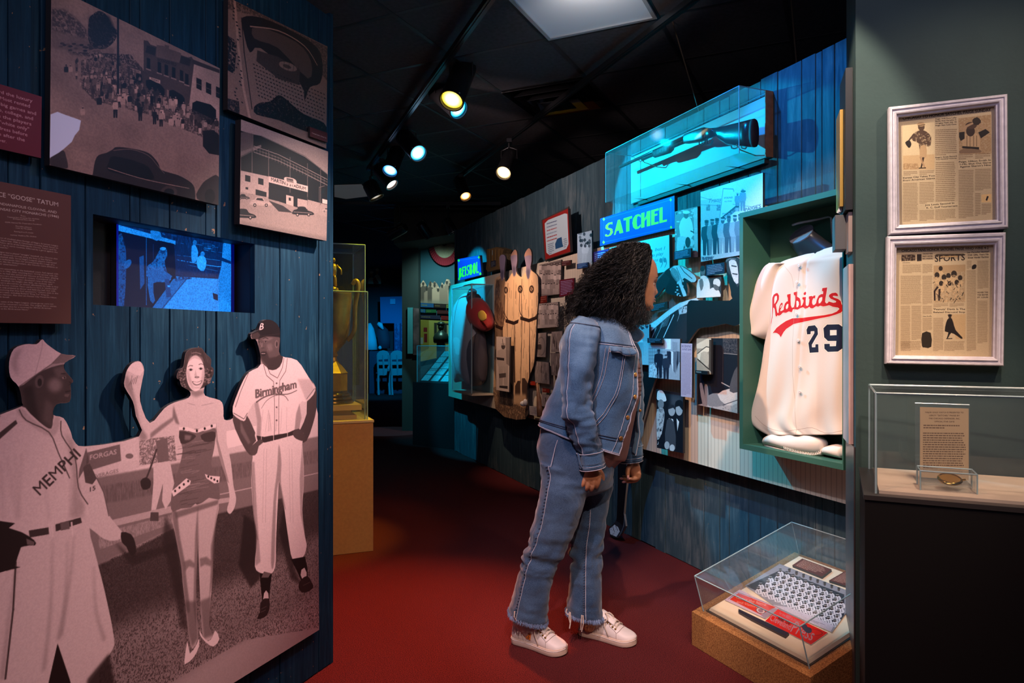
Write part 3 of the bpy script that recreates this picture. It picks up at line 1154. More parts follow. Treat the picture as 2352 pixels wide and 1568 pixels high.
def car(x, y, L, tone, g=g):
 g.fill([(x, y),(x + L * .08, y - L * .10),(x + L * .22, y - L * .14),(x + L * .32, y - L * .26),(x + L * .62, y - L * .24),(x + L * .74, y - L * .08),(x + L, y + L * .02),(x + L, y + L * .16),(x + L * .05, y + L * .12)], tone, sm=3)
 g.fill([(x + L * .30, y - L * .12),(x + L * .36, y - L * .21),(x + L * .60, y - L * .19),(x + L * .68, y - L * .06)],.12)
 for u in (.24,.80):
  g.ell(x + L * u, y + L * .14, L * .075, L * .085,.08)
  g.ell(x + L * u, y + L * .14, L * .04, L * .045,.75)
 g.line([(x + L * .05, y),(x + L * .96, y + L * .07)], L * .02,.8)

car(574,464,47,.72)
car(672,486,46,.15)
car(535,492,50,.13)
car(546,452,26,.2)
car(740,482,20,.7)
c.mulnoise(.10,2.5)
c.tint((.045,.035,.035),(.76,.62,.56))
b = board('mounted_photograph', LW, P, .014,.022, c.material('print_grandstand', .45), cv=c)
tag(b, 'sepia photograph of a grandstand with parked cars, below the aerial stadium photograph', 'photograph')

# ---- text panels
P = [(-130,154),(96,222),(94,363),(-130,313)]
c = Cv(P, LW, .03,1100,1)
c.a[:] = (.36,.055,.10)
for k, s in enumerate(['rd the luxury', 'Most rented', 'big games and', 'o, college, and', 's the players', '"white only"', 'dress before', 'e after the', 'wer.']):
 x1 = [78,73,87,80,76,71,67,61,19][k]
 x0 = [0,3,5,0,0,2,0,0,0][k]
 y = 212 + k * 13.9
 c.text(s, (x0, y + x0 * .27),(x1, y + x1 * .29 - k * x1 * .006),7.4,(.72,.55,.55), h1=8)
 c.lines([(-120, y - 41),(-8, y - 9),(-8, y),(-120, y - 33)],1,(.72,.55,.55), ragged=0)
b = board('text_board', LW, P, .012,.012, c.material('print_maroon', .5), cv=c)
tag(b, 'maroon text panel with large pale serif lines, cut by the left edge at the top', 'text panel')

P = [(-140,389),(163,449),(163,743.5),(-140,739)]
c = Cv(P, LW, .03,1500,1)
c.a[:] = (.34,.20,.155)
tc_ = (.74,.66,.60)
c.text('CE “GOOSE” TATUM', (-2,450),(137,474),10.5, tc_, h1=9.6)
c.text('INDIANAPOLIS CLOWNS, AND', (-1,469),(133,490),5.6, tc_)
c.text('KANSAS CITY MONARCHS (1946)', (-10,480),(138,500),5.6, tc_)
for k, (s, x0, x1) in enumerate([('From:', 50,62),('Treasures from American Film Archives:', 19,93),('50 Preserved Films, Disc #2', 32,82),('', 0,0),('©2000, National Film Preservation Foundation', 14,98),('', 0,0),('Filmmaker unknown', 38,75),('music by The Jezlet', 38,76),('', 0,0),('Running time: 8 minutes', 35,79),('', 0,0),('courtesy: Academy Film Archive', 26,86)]):
 if s:
  y = 494 + k * 4.1
  c.text(s, (x0, y + x0 * .03),(x1, y + x1 * .06),2.5, tc_)
body = ['races of unedited silent footage of Negro American League', 'in September 1946 at Cincinnati\'s Crosley Field, focus on', '" Tatum (#15) of the Indianapolis Clowns. Tatum and his',
  'orm up to comic routines, followed by a game against the', 'Monarchs."', '', 'league teams played "straight" baseball, the Clowns also', 'with dexterous comedy along the lines of the Harlem',
  'basketball skills. Some Negro Leagues players expressed', 'the Indianapolis team for perpetuating the image of a', 'But, like the Globetrotters, the Clowns were athletes as', 'ster entertainers."', '',
  'more astonishing on the basketball court, had signed with', 'ters in 1942. After returning from WWII service with the', 'rps, he had also joined the Clowns at first base, playing', 'r summers and basketball in winters. Considered one of',
  'eat Globetrotters, Tatum developed many of the team\'s', 'In baseball, his height (six feet, six inches), and', 'ng arms allowed him to stretch effortlessly for balls at first', 'the famous routines Tatum performs here is "shadowball,"',
  'ers only pretend to throw and field the ball, but with', 'convincing that they fool spectators." Others seen in the', 'teammates, including Richard "King Tut" King (in', 'Sam Hairston. Also seen are Kansas City Monarchs Hilton', 'erb Souell.', '',
  'ge exists of the Negro Leagues, whose games were not', 'ered by mainstream newsreels. The original 35mm nitrate', 'have been shot for a newsreel for African American', 'ch as the All-American News."']
for k, s in enumerate(body):
 if not s:
  continue
 y0 = 546 + k * 5.45
 x1 = -2 + min(138, len(s) * 2.44)
 sl = .145 - k * .0036
 c.text(s, (-2, y0),(x1, y0 + sl * x1),3.0, tc_, .9)
b = board('text_board', LW, P, .012,.014, c.material('print_brown', .5), cv=c)
tag(b, 'brown text panel with a pale heading and fine print, left of the glowing screen', 'text panel')

# ---- screen in the recess
sc = empty('wall_screen', 'glowing blue monitor playing ballpark film in the recess of the blue wall', 'screen')
SQ = [(272,507),(530,560),(530,716),(272,706)]
D = -.075
c = Cv([(264,500),(545,556),(545,722),(264,708)], LW, D, 1100,.05)
g = c
g.fill([(264,500),(545,556),(545,722),(264,708)],.10)
g.fill([(272,505),(530,558),(530,640),(395,630),(395,555),(272,525)],.33, noise=((8,2),.2,.8))
for k in range(60):
 x, y = RS.uniform(300,520), RS.uniform(518,590)
 if y > 507 + (x - 272) * .2 and (x > 400 or y < 535 + (x - 300) * .2):
  g.line([(x, y),(x + RS.uniform(5,22), y + RS.uniform(1,4))],1.5, RS.uniform(.5,.95),.7)
g.fill([(272,516),(403,553),(403,562),(272,530)],.75)
g.fill([(272,530),(400,560),(404,640),(352,705),(272,705)],.055)
g.line([(336,545),(336,700)],1.8,.5)
g.line([(352,560),(352,690)],1.2,.3)
g.fill([(345,530),(356,526),(368,533),(372,548),(360,553),(348,548)],.65)
g.fill([(404,562),(530,590),(530,645),(404,634)],.22, noise=(5,.2,.8))
g.line([(405,596),(500,612),(520,606)],2,.85, sm=3)
g.line([(405,585),(505,598)],1.2,.7)
g.line([(420,606),(500,622)],1.0,.6)
g.fill([(404,634),(500,640),(530,650),(530,716),(355,708),(398,655)],.78)
g.fill([(398,640),(432,638),(375,708),(350,706)],.55)
g.line([(428,640),(372,708)],1.5,.25)
g.fill([(404,560),(430,562),(440,640),(402,645)],.18, noise=(3,.2,.7))
# men: seated, standing, running
g.fill([(366,575),(374,568),(382,570),(384,588),(378,600),(384,625),(393,642),(372,648),(340,640),(338,612),(352,600)],.55, sm=3, noise=(4,.1,.5))
g.ell(374,575,6,7.5,.3)
g.ell(374,571,7,4,.8)
g.fill([(340,620),(388,628),(392,640),(352,650),(356,690),(345,690)],.50, sm=2)
g.fill([(378,640),(388,640),(392,672),(396,682),(382,682)],.35)
g.fill([(384,655),(390,655),(391,659),(385,659)],.9)
g.fill([(272,540),(286,556),(290,605),(285,700),(272,700)],.42, sm=2, noise=(4,.1,.5))
g.fill([(320,590),(330,586),(332,650),(322,665)],.4)
g.ell(293,606,7,12,.5, rot=.6)
g.fill([(440,566),(448,562),(455,580),(450,600),(440,600)],.8, sm=2)
g.ell(447,557,4.5,6,.6)
g.fill([(452,592),(466,586),(474,600),(468,622),(454,615)],.9, sm=2)
g.ell(465,583,5,6,.7)
g.fill([(512,560),(524,552),(530,556),(530,690),(522,692),(512,672),(500,690),(492,686),(498,650),(508,610)],.72, sm=2)
g.fill([(508,590),(530,600),(530,606),(506,598)],.25)
g.fill([(488,672),(500,676),(500,690),(490,686)],.1)
c.mulnoise(.25,2.5)
a_ = np.clip(c.a.mean(2, keepdims=True),0,1)
c.a = np.concatenate([np.clip((a_ - .55) * .35,0,1), a_ ** 1.2 * .62 + .02,.12 + a_ * .95],2)
bd = [(530.5,560),(560,566),(560,724),(530.5,716)]
c.fill(bd, (.0,.02,.30))
c.fill([(255,500),(272,504),(272,706),(255,705)],(.0,.03,.45))
b = board('display', LW, [(267.5,504),(538,560),(538,718),(267.5,707)], D - .02,.02, c.material('print_screen', .3, emit=1.35), cv=c, parent=sc)
MB().wbox(LW, -.95,-.42,1.27,1.56, D - .05, D - .021).build('screen_frame', M_BLACKG, sc)

# ---- the tall mural with the figures cut out along its top
s_l = -1.42
zb = .173
P = [LW.px(s_l, .93,.03),(-30,965),(0,952),(49,933),(51,925),(43,888),(24,866),(21,831),(32,801),(59,790),(84,790),(97,779),(108,790),(141,812),(174,817),
     (149,833),(149,850),(168,874),(162,882),(163,898),(159,923),(130,928),(122,952),(146,960),(162,990),(170,1012),(197,1025),(319,1002),
     (312,955),(305,921),(286,888),(287,868),(292,849),(305,833),(322,830),(331,849),(325,883),(322,921),(344,971),(377,938),(400,924),(433,913),(437,900),
     (425,891),(416,885),(413,873),(407,869),(406.5,860),(412,849),(421,842),(424,823),(428,808),(441,800),(457,798),(464,800),(473,812),(484,823),(485,834),(484.5,841),(490,846),(490.5,858),(485.5,869),(482,880),(470,888),(471,908),(505,919),(513,935),(515,963),(535,960),
     (535,933),(554,883),(571,855),(599,836),(590,783),(578,778),(577,766),(592,758),(604,736),(626,736),(642,753),(643,783),(644,816),(682,827),
     (709,866),(726,891),(727,933),(730,949),(733,1446), LW.px(s_l, zb, .03)]
P = P[:1] + [tuple(p) for p in smooth_pts(P[1:-2],3, False)] + P[-2:]
c = Cv(P, LW, .03,640,.62)
g = c
# background: fence and signs, field, dark lawn, dirt
g.fill([(-300,980),(740,900),(740,1040),(540,1060),(200,1110),(-300,1200)],.80)
g.fill([(195,1040),(275,1020),(278,1058),(200,1082)],.42)
g.text('FORGAS', (205,1056),(268,1042),11,.75)
g.fill([(278,1016),(312,1006),(315,1056),(280,1064)],.82)
g.ell(297,1047,9,6,.45)
g.fill([(320,1010),(400,1000),(405,1058),(320,1068)],.45, noise=(4,.3,.6))
g.fill([(200,1085),(276,1068),(278,1086),(204,1104)],.80)
g.text('BEVERAGES', (206,1100),(272,1084),8,.5)
g.fill([(295,1080),(345,1066),(348,1082),(296,1092)],.85)
g.fill([(520,990),(600,975),(600,1010),(520,1030)],.92)
g.fill([(-300,1150),(200,1100),(540,1040),(740,1000),(740,1130),(500,1180),(400,1210),(228,1296),(-300,1400)],.47, blur=2)
g.fill([(205,1120),(540,1065),(740,1030),(740,1060),(540,1100),(220,1160)],.36, blur=2, noise=((20,3),.2,.8))
g.fill([(230,1200),(400,1160),(540,1140),(540,1150),(400,1175),(235,1215)],.7, blur=1.5)
g.fill([(225,1225),(400,1180),(400,1200),(228,1262)],.62, blur=1.5, noise=((8,3),.2,.7))
g.line([(505,1135),(600,1115),(733,1085)],4,.72)
g.fill([(228,1296),(300,1265),(400,1212),(505,1178),(740,1122),(740,1600),(-300,2200),(-300,1500)],.22, blur=2)
g.fill([(200,1480),(300,1420),(420,1380),(560,1320),(740,1220),(740,1700),(-300,2300),(-300,1700)],.52, blur=32)
g.fill([(300,1640),(500,1500),(740,1360),(740,1700),(200,2100)],.64, blur=22)
g.fill([(228,1296),(400,1212),(740,1122),(740,1440),(560,1470),(300,1620),(228,1700)],.17,.75, noise=((5,3),.53,.62))
g.fill([(228,1296),(400,1212),(740,1122),(740,1400),(500,1500),(228,1600)],.42,.4, noise=((2.5,1.5),.50,.6))
# far players
g.fill([(358,1012),(384,1005),(388,1058),(362,1064)],.42)
g.fill([(352,1064),(390,1058),(400,1110),(392,1150),(380,1170),(372,1150),(374,1110),(358,1170),(347,1172),(352,1110)],.80)
g.line([(360,1030),(345,1075),(336,1098)],7,.25)
g.fill([(322,1105),(334,1096),(346,1104),(344,1120),(328,1124)],.18, sm=2)
g.fill([(346,1176),(364,1176),(364,1196),(344,1196)],.3)
g.fill([(165,1010),(190,1071),(222,1098),(240,1140),(252,1185),(281,1223),(270,1240),(240,1238),(205,1212),(160,1190)],.78, sm=3)
g.fill([(190,1071),(206,1064),(222,1098),(212,1112),(196,1108)],.30)
g.text('15', (203,1130),(220,1124),10,.2)
g.line([(222,1098),(238,1130),(250,1185)],3,.35)
g.fill([(278,1222),(300,1226),(310,1245),(312,1268),(300,1276),(290,1255),(280,1245)],.16, sm=2)
g.fill([(260,1240),(300,1275),(420,1240),(400,1262),(300,1300)],.14,.6, blur=3)
# shadows of the pair on the ground
g.fill([(560,1180),(600,1210),(596,1330),(575,1350),(548,1300)],.12,.8, blur=4)
g.fill([(655,1150),(690,1180),(675,1300),(690,1340),(668,1330),(640,1220)],.12,.7, blur=5)
g.fill([(380,1180),(405,1240),(420,1350),(432,1450),(415,1440),(395,1330),(372,1240)],.15,.7, blur=5)
# ---------------- swimsuit figure
c.auto = 3
SK = .80
g.fill([(286,888),(292,849),(305,833),(322,830),(331,849),(325,883),(322,921),(344,971),(377,938),(400,924),(433,913),(436,890),(470,890),(471,908),(505,919),
  (513,935),(515,963),(519,1010),(530,1060),(536,1115),(542,1143),(538,1166),(528,1180),(521,1170),(527,1143),(521,1104),(505,1054),(496,1012),(494,1000),
  (413,1000),(408,977),(397,966),(369,988),(345,1007),(330,1010),(318,1000),(312,960),(303,921)], SK)
g.fill([(304,921),(286,888),(290,860),(300,880),(312,925),(322,975),(338,1004),(330,1010),(318,1000)],.50,.8, blur=3)
g.fill([(345,1007),(369,988),(397,966),(400,955),(370,975),(345,995)],.45,.8, blur=2)
g.fill([(398,930),(404,950),(412,975),(404,972),(396,955)],.35,.7, blur=2)
g.fill([(436,896),(470,896),(466,906),(450,912),(438,906)],.48,.8, blur=3)
g.line([(430,925),(448,930)],2,.55,.7, blur=1)
g.line([(490,925),(462,931)],2,.55,.7, blur=1)
g.fill([(496,966),(500,1010),(512,1055),(526,1110),(521,1104),(505,1054),(496,1012)],.5,.7, blur=1.5)
for k in range(4):
 g.line([(302 + k * 4.5,872 - k * 3),(296 + k * 5,884 - k)],2.0,.35,.8, blur=.6)
g.fill([(291,850),(304,834),(322,831),(330,850),(322,862),(306,858)],.90)
g.ell(313,846,12,15,.88)
g.line([(303,862),(300,880),(304,895)],1.6,.4)
hair = [(437,898),(425,891),(416,885),(413,873),(407,869),(406.5,860),(412,849),(421,842),(424,823),(428,808),(441,800),(457,798),(464,800),(473,812),(484,823),(485,834),(484.5,841),(490,846),(490.5,858),(485.5,869),(482,880),(470,888),(462,892)]
g.fill(hair, .24, sm=3)
for k in range(200):
 sd = RS.choice([-1,1])
 q = (448 + sd * RS.uniform(22,38), RS.uniform(846,888))
 g.ell(q[0], q[1], RS.uniform(1.2,2.8), RS.uniform(1,2.2), RS.choice([.10,.16,.62,.5]),.7)
for k in range(30):
 x = RS.uniform(430,474)
 g.line([(x, 806),(x + (x - 448) * .35,822 + abs(x - 448) * .5)],1.6, RS.choice([.14,.40]),.5, blur=.6)
g.line([(440,811),(450,809),(462,813)],3,.62,.7, blur=1.5)
g.ell(448.5,857,21,41,.90)
g.fill([(427,846),(430,872),(440,892),(448,897),(440,878),(434,852)],.62,.6, blur=3)
g.fill([(470,842),(468,874),(456,896),(462,872),(465,848)],.58,.6, blur=3)
g.fill([(429,832),(436,818),(450,813),(464,820),(470,834),(458,826),(446,822),(436,828)],.62,.5, blur=2.5)
g.line([(431,843),(436,839),(443,840)],(1.4,2.6),.26,.9, blur=.5)
g.line([(456,837),(462,835),(468,838)],(2.6,1.4),.26,.9, blur=.5)
for x, y in ((438,849),(461,846.5)):
 g.ell(x, y, 4.6,2.4,.62)
 g.ell(x, y, 2.2,2.1,.10)
 g.line([(x - 5, y - .5),(x, y - 2.6),(x + 5, y - .5)],1.3,.20,.9)
 g.line([(x - 4, y + 3),(x + 4, y + 3)],1,.62,.6, blur=.5)
g.fill([(449,848),(446,862),(449,867),(452,862)],.70,.7, blur=1.2)
g.ell(452,866,6,2.4,.52,.8, blur=.8)
g.ell(449,866,1.2,.9,.25,.9)
g.ell(455,865.5,1.2,.9,.25,.9)
g.fill([(441,875),(452,877),(464,873),(461,881),(453,885),(445,883)],.46, sm=3)
g.fill([(443.5,876.5),(453,878),(462,875),(459,880),(452,882.5),(446,880.5)],.99, sm=3)
g.line([(436,866),(439,875),(443,880)],1.4,.60,.6, blur=.7)
g.line([(468,862),(467,871),(464,877)],1.4,.60,.6, blur=.7)
g.ell(452,890,6,2,.7,.6, blur=1)
suit = [(413,985),(430,990),(452,984),(470,990),(495,983),(494,1010),(491,1032),(485,1065),(494,1088),(502,1110),(504,1137),(502,1147),(471,1151),(438,1165),(397,1176),(393,1143),(400,1110),(413,1065),(419,1032),(412,1005)]
g.fill(suit, .42)
for k in range(46):
 y = RS.uniform(1010,1165)
 x0 = RS.uniform(400,450)
 g.line([(x0, y + 4),(x0 + RS.uniform(15,50), y - RS.uniform(0,8))],2.2, RS.choice([.22,.62,.3]),.55, blur=.8)
g.fill([(412,990),(440,995),(450,1002),(434,1015),(415,1018)],.20,.8, sm=2, blur=1.5)
g.fill([(460,1000),(478,992),(494,992),(492,1012),(470,1014)],.20,.8, sm=2, blur=1.5)
g.fill([(424,998),(440,1000),(436,1010),(424,1010)],.6,.6, blur=2)
g.line([(411,984),(428,984),(450,990),(470,984),(496,976)],11,.93, sm=3)
for x, y in ((422,984),(452,989),(470,984),(486,978)):
 g.ell(x, y, 2.4,3.2,.15)
g.fill([(394,1128),(428,1098),(438,1104),(436,1112),(398,1140)],.95)
for k in range(4):
 g.ell(402 + k * 10,1127 - k * 7.5,2.4,3,.2)
g.fill([(470,1088),(480,1092),(505,1094),(503,1108),(492,1110),(474,1098)],.93)
for k in range(4):
 g.ell(478 + k * 7,1094 + k * 3.5,2.2,2.8,.2)
lg = [(395,1176),(402,1226),(416,1298),(419,1337),(426,1392),(433,1458),(441,1490),(455,1464),(452,1420),(450,1337),(454,1254),(454,1160),(438,1165)]
rg = [(456,1160),(502,1147),(496,1198),(488,1254),(488,1309),(485,1364),(480,1436),(490,1460),(470,1472),(463,1436),(459,1364),(456,1281)]
g.fill(lg, .74, sm=2)
g.fill(rg, .74, sm=2)
g.fill([(395,1176),(402,1226),(416,1298),(420,1340),(428,1400),(436,1400),(428,1330),(424,1290),(412,1226),(406,1176)],.42,.8, blur=2.5)
g.fill([(454,1160),(448,1230),(446,1300),(444,1390),(450,1440),(452,1337),(456,1250)],.40,.7, blur=2)
g.fill([(502,1148),(494,1200),(484,1256),(484,1310),(480,1380),(488,1330),(492,1240)],.42,.8, blur=2)
g.fill([(420,1290),(436,1284),(448,1294),(446,1304),(434,1300),(424,1312)],.40,.7, blur=2)
g.fill([(458,1282),(474,1278),(486,1288),(484,1300),(470,1296),(460,1302)],.40,.7, blur=2)
g.fill([(424,1380),(450,1380),(455,1464),(441,1486),(433,1458)],.28,.6, blur=4)
g.fill([(459,1380),(484,1370),(484,1440),(490,1458),(468,1466)],.28,.6, blur=4)
g.fill([(400,1176),(502,1147),(500,1158),(404,1190)],.35,.7, blur=2)
g.fill([(430,1472),(436,1500),(452,1478),(456,1466),(457,1484),(444,1510),(428,1523),(423,1520)],.93, sm=2)
g.fill([(458,1447),(466,1462),(478,1472),(488,1462),(494,1447),(504,1467),(490,1484),(474,1476),(460,1460)],.90, sm=2)
# ---------------- tall player on the right
g.fill([(535,952),(540,985),(565,1035),(580,1046),(590,1036),(597,1012),(588,998),(572,962),(560,950)],.30, sm=2)
g.fill([(727,891),(727,935),(718,975),(704,1012),(690,1015),(680,1003),(690,985),(704,950),(706,905)],.26, sm=2)
g.fill([(552,965),(560,985),(575,1015),(570,1020),(552,990)],.5,.6, blur=2)
jer = [(614,842),(599,836),(571,855),(554,883),(535,933),(536,952),(560,967),(568,950),(584,925),(590,965),(588,1012),(640,1008),(688,990),(690,925),(704,922),(724,896),(709,866),(682,827),(650,817),(640,836),(626,846)]
g.fill(jer, .88)
g.fill([(584,925),(590,965),(589,1008),(598,1004),(600,960),(592,920)],.55,.7, blur=2)
g.fill([(688,925),(692,960),(686,992),(676,990),(680,950)],.5,.7, blur=2.5)
g.fill([(682,870),(704,922),(724,896),(712,870)],.60,.5, blur=3)
for k in range(10):
 x = RS.uniform(595,680)
 g.line([(x, 940 + RS.uniform(-10,20)),(x + RS.uniform(-8,8),990)],3,.65,.5, blur=1.5)
pants = [(588,1012),(688,990),(694,1020),(698,1100),(694,1171),(700,1230),(704,1253),(695,1280),(672,1285),(661,1230),(650,1150),(641,1105),(638,1150),(634,1235),(632,1300),(620,1318),(600,1316),(585,1300),(590,1235),(582,1180),(577,1100),(580,1050)]
g.fill(pants, .86)
g.fill([(577,1060),(584,1060),(590,1180),(598,1290),(586,1300),(588,1230),(580,1150)],.55,.7, blur=2)
g.fill([(640,1020),(646,1060),(645,1110),(656,1170),(648,1150),(641,1105),(634,1150),(630,1290),(622,1290),(628,1150),(636,1080)],.50,.7, blur=2.5)
g.fill([(694,1020),(698,1100),(693,1171),(701,1235),(690,1180),(688,1100)],.55,.7, blur=2)
for x in (606,612,664,670):
 g.line([(x, 1030),(x + (x - 640) * .1,1200)],2.5,.65,.6, blur=1)
g.line([(577,1065),(583,1180),(592,1240)],1.5,.25)
g.fill([(589,1000),(606,1003),(660,994),(678,986),(680,997),(640,1008),(608,1016),(592,1014)],.20)
for x in (600,628,660):
 g.line([(x, 994 - (x - 600) * .12),(x, 1018 - (x - 600) * .12)],3.5,.82)
g.fill([(572,1030),(582,1020),(598,1008),(604,1016),(594,1024),(590,1040),(580,1046)],.32, sm=2)
g.fill([(672,992),(686,984),(700,1000),(698,1012),(686,1010),(676,1004)],.28, sm=2)
for pl in ([(614,842),(620,858),(637,868),(648,845),(652,822)],[(605,838),(612,862),(628,876),(630,920),(630,1000)],[(660,822),(656,852),(642,874),(640,920),(640,1000)],
           [(536,948),(560,962),(568,948)],[(704,916),(722,892)],[(571,855),(552,900),(540,935)],[(690,834),(718,880)]):
 g.line(pl, 2.0,.18)
for y in (880,905,935,965):
 g.ell(635, y, 2,2,.35)
for dx, dy, co in ((0,0,.16),(1.2,.4,.16),(.6,.2,.42)):
 g.text('Birmingham', (585 + dx, 914 + dy),(681 + dx, 890 + dy),19, co, slant=.30, rot=True)
g.line([(588,924),(606,912),(630,905),(660,905),(682,896)],(6,3),.34, sm=3)
g.line([(600,938),(612,920),(632,908),(652,908),(662,920)],(2,3.5),.42, sm=3)
g.fill([(592,781),(604,772),(640,768),(644,790),(643,815),(640,832),(626,846),(610,841),(600,828),(595,802)],.33, sm=3)
g.fill([(596,812),(602,826),(612,838),(628,842),(640,818),(628,820),(618,822),(612,806)],.20,.8, blur=2.5)
g.fill([(640,815),(650,820),(642,842),(626,850),(612,842)],.22, sm=2)
g.fill([(600,778),(616,774),(628,776),(618,782),(606,783)],.48,.7, blur=2)
g.fill([(612,790),(624,788),(626,804),(614,808)],.50,.6, blur=3)
g.fill([(598,788),(603,786),(602,798),(598,799)],.52,.8, blur=1.5)
g.line([(592,780),(597,779)],1.8,.08)
g.line([(603,778),(609,775),(616,778)],(2,2.6),.08,.9, blur=.4)
for x, y in ((594.6,786),(610,784.5)):
 g.ell(x, y, 3.2,1.8,.55)
 g.ell(x, y, 1.5,1.5,.05)
 g.line([(x - 3.6, y - .6),(x, y - 2),(x + 4, y - .4)],1.2,.10)
g.line([(602,784),(599,794),(600,799),(607,799)],1.8,.12,.8, blur=.5)
g.fill([(598,810),(604,807),(612,810),(608,817),(600,817)],.16, sm=2)
g.line([(600,812),(609,811.5)],2,.80)
g.line([(614,798),(617,808),(614,816)],1.4,.18,.7, blur=.6)
g.ell(635,790,4,9,.44)
g.ell(635.5,790,2,6,.16,.9, blur=.5)
g.fill([(577,766),(592,758),(596,745),(606,735),(626,734),(642,751),(645,776),(640,774),(612,772),(594,778),(580,779)],.11, sm=2)
g.fill([(577,768),(592,762),(598,770),(592,778),(580,779)],.32,.6)
g.text('B', (594,758),(605,756),15,.92, slant=.15)
g.line([(598,772),(644,766)],1,.3)
st = .07
g.fill([(596,1316),(624,1318),(620,1350),(618,1380),(604,1392),(600,1360)], st)
g.fill([(604,1376),(606,1362),(611,1355),(616,1362),(617,1374),(608,1374)],.80)
g.fill([(590,1420),(597,1404),(598,1385),(608,1374),(618,1378),(619,1395),(613,1412),(600,1420)],.14, sm=2)
g.line([(600,1398),(612,1392)],1.3,.5)
g.line([(598,1406),(610,1400)],1.3,.5)
g.fill([(668,1284),(700,1278),(706,1305),(706,1330),(692,1335),(684,1315)], st)
g.fill([(690,1320),(692,1308),(699,1303),(704,1314),(704,1328),(694,1330)],.80)
g.fill([(686,1340),(692,1330),(706,1322),(716,1338),(719,1350),(700,1361),(687,1354)],.13, sm=2)
g.line([(696,1344),(712,1336)],1.3,.45)
g.fill([(606,1312),(622,1316),(616,1326),(600,1326)],.40)
# ---------------- player on the left
g.fill([(51,925),(43,888),(60,878),(100,850),(149,836),(149,850),(168,874),(162,882),(163,898),(159,923),(130,928),(123,952),(118,985),(90,975),(60,950),(45,935)],.24)
g.fill([(52,890),(75,885),(82,925),(92,972),(62,950)],.13,.7, blur=4)
g.ell(126,884,16,16,.52,.8, blur=6)
g.fill([(120,845),(148,840),(150,862),(132,868)],.42,.6, blur=4)
g.fill([(104,915),(122,930),(118,980),(98,965)],.40,.5, blur=4)
g.ell(90,876,10,15,.34, rot=.2)
g.ell(91,878,5,9,.12,.9, blur=1)
g.line([(140,858),(150,858)],2.2,.06)
g.fill([(142,866),(151,864),(151,869),(144,870)],.55)
g.ell(148,867,1.8,2,.04)
g.line([(150,900),(162,897)],2,.08)
g.line([(158,876),(164,880),(158,884)],2,.10)
g.fill([(148,905),(160,904),(156,912),(148,910)],.38,.8)
g.fill([(24,866),(21,831),(32,801),(59,790),(84,790),(97,779),(108,790),(141,812),(174,817),(149,833),(118,836),(80,862),(43,888)],.82)
g.fill([(118,836),(141,812),(174,817),(149,833)],.45)
g.line([(141,812),(118,836),(80,862),(44,887)],2,.35, blur=.6)
g.line([(97,781),(96,800),(80,862)],1.5,.6,.8, blur=.7)
g.fill([(30,850),(25,830),(36,804),(50,800),(40,830),(42,866)],.6,.6, blur=4)
jr = [(-420,1000),(-30,965),(0,952),(49,933),(70,950),(98,975),(118,984),(124,955),(146,960),(162,990),(170,1012),(198,1030),(196,1066),(178,1090),(180,1130),(200,1160),(190,1192),(68,1222),(-420,1300)]
g.fill(jr, .80)
g.fill([(48,934),(72,958),(100,980),(118,984),(126,958),(138,962),(126,1000),(90,990),(40,950)],.66,.7, blur=2)
for k in range(16):
 x = RS.uniform(-60,180)
 g.line([(x, 1080 + RS.uniform(-40,30)),(x + RS.uniform(-12,25),1190)],4,.60,.45, blur=3)
g.fill([(150,990),(170,1012),(176,1080),(182,1140),(196,1160),(186,1190),(160,1190),(168,1100)],.55,.6, blur=5)
g.fill([(-20,1008),(36,964),(40,972),(-14,1020)],.25)
g.line([(44,940),(60,965),(112,992),(134,1040),(160,1098)],3,.28, sm=3)
g.line([(140,966),(142,1000),(172,1050),(180,1120),(202,1158)],3,.28, sm=3)
g.text('MEMPHI', (90,1140),(188,1044),27,.20, rot=True, h1=24)
g.fill([(198,1028),(182,1078),(180,1100),(186,1090),(204,1060)],.3,.8)
pn = [(-420,1330),(68,1222),(190,1192),(208,1234),(227,1304),(243,1369),(262,1466),(254,1498),(216,1552),(180,1600),(150,1600),(132,1477),(100,1600),(-420,2200)]
g.fill(pn, .78)
g.fill([(132,1477),(104,1600),(96,1640),(182,1650),(160,1560)],.10)
g.fill([(250,1500),(200,1560),(190,1680),(260,1640),(262,1560)],.12,.8, blur=4)
for pl in ([(40,1290),(20,1420),(5,1560)],[(120,1240),(116,1400),(100,1540)],[(170,1230),(160,1330),(140,1460)],[(215,1300),(220,1400),(240,1470)],[(155,1240),(150,1370),(134,1470)]):
 g.line(pl, (3,12),.55,.6, sm=3, blur=4)
g.line([(36,1290),(30,1400),(12,1560)],5,.25)
g.fill([(66,1218),(114,1210),(114,1226),(68,1234)],.22)
g.fill([(127,1204),(185,1188),(188,1200),(128,1220)],.22)
g.fill([(138,1200),(158,1196),(160,1214),(140,1218)],.38)
for x in (112,118,164):
 g.line([(x, 1198),(x + 3,1232)],5,.82)
g.fill([(-420,1230),(0,1196),(20,1212),(50,1222),(78,1240),(80,1252),(48,1256),(34,1300),(8,1312),(-420,1420)],.12, sm=2)
g.fill([(60,1236),(79,1244),(78,1252),(62,1250)],.45,.8)
c.mulnoise(.045,2, octv=2)
c.tint((.085,.035,.03),(.84,.68,.66))
b = board('photo_mural', LW, P, .018,.012, c.material('print_mural', .42, spec=.35), cv=c)
tag(b, 'tall sepia cutout mural of ballplayers and a woman in a swimsuit', 'mural')

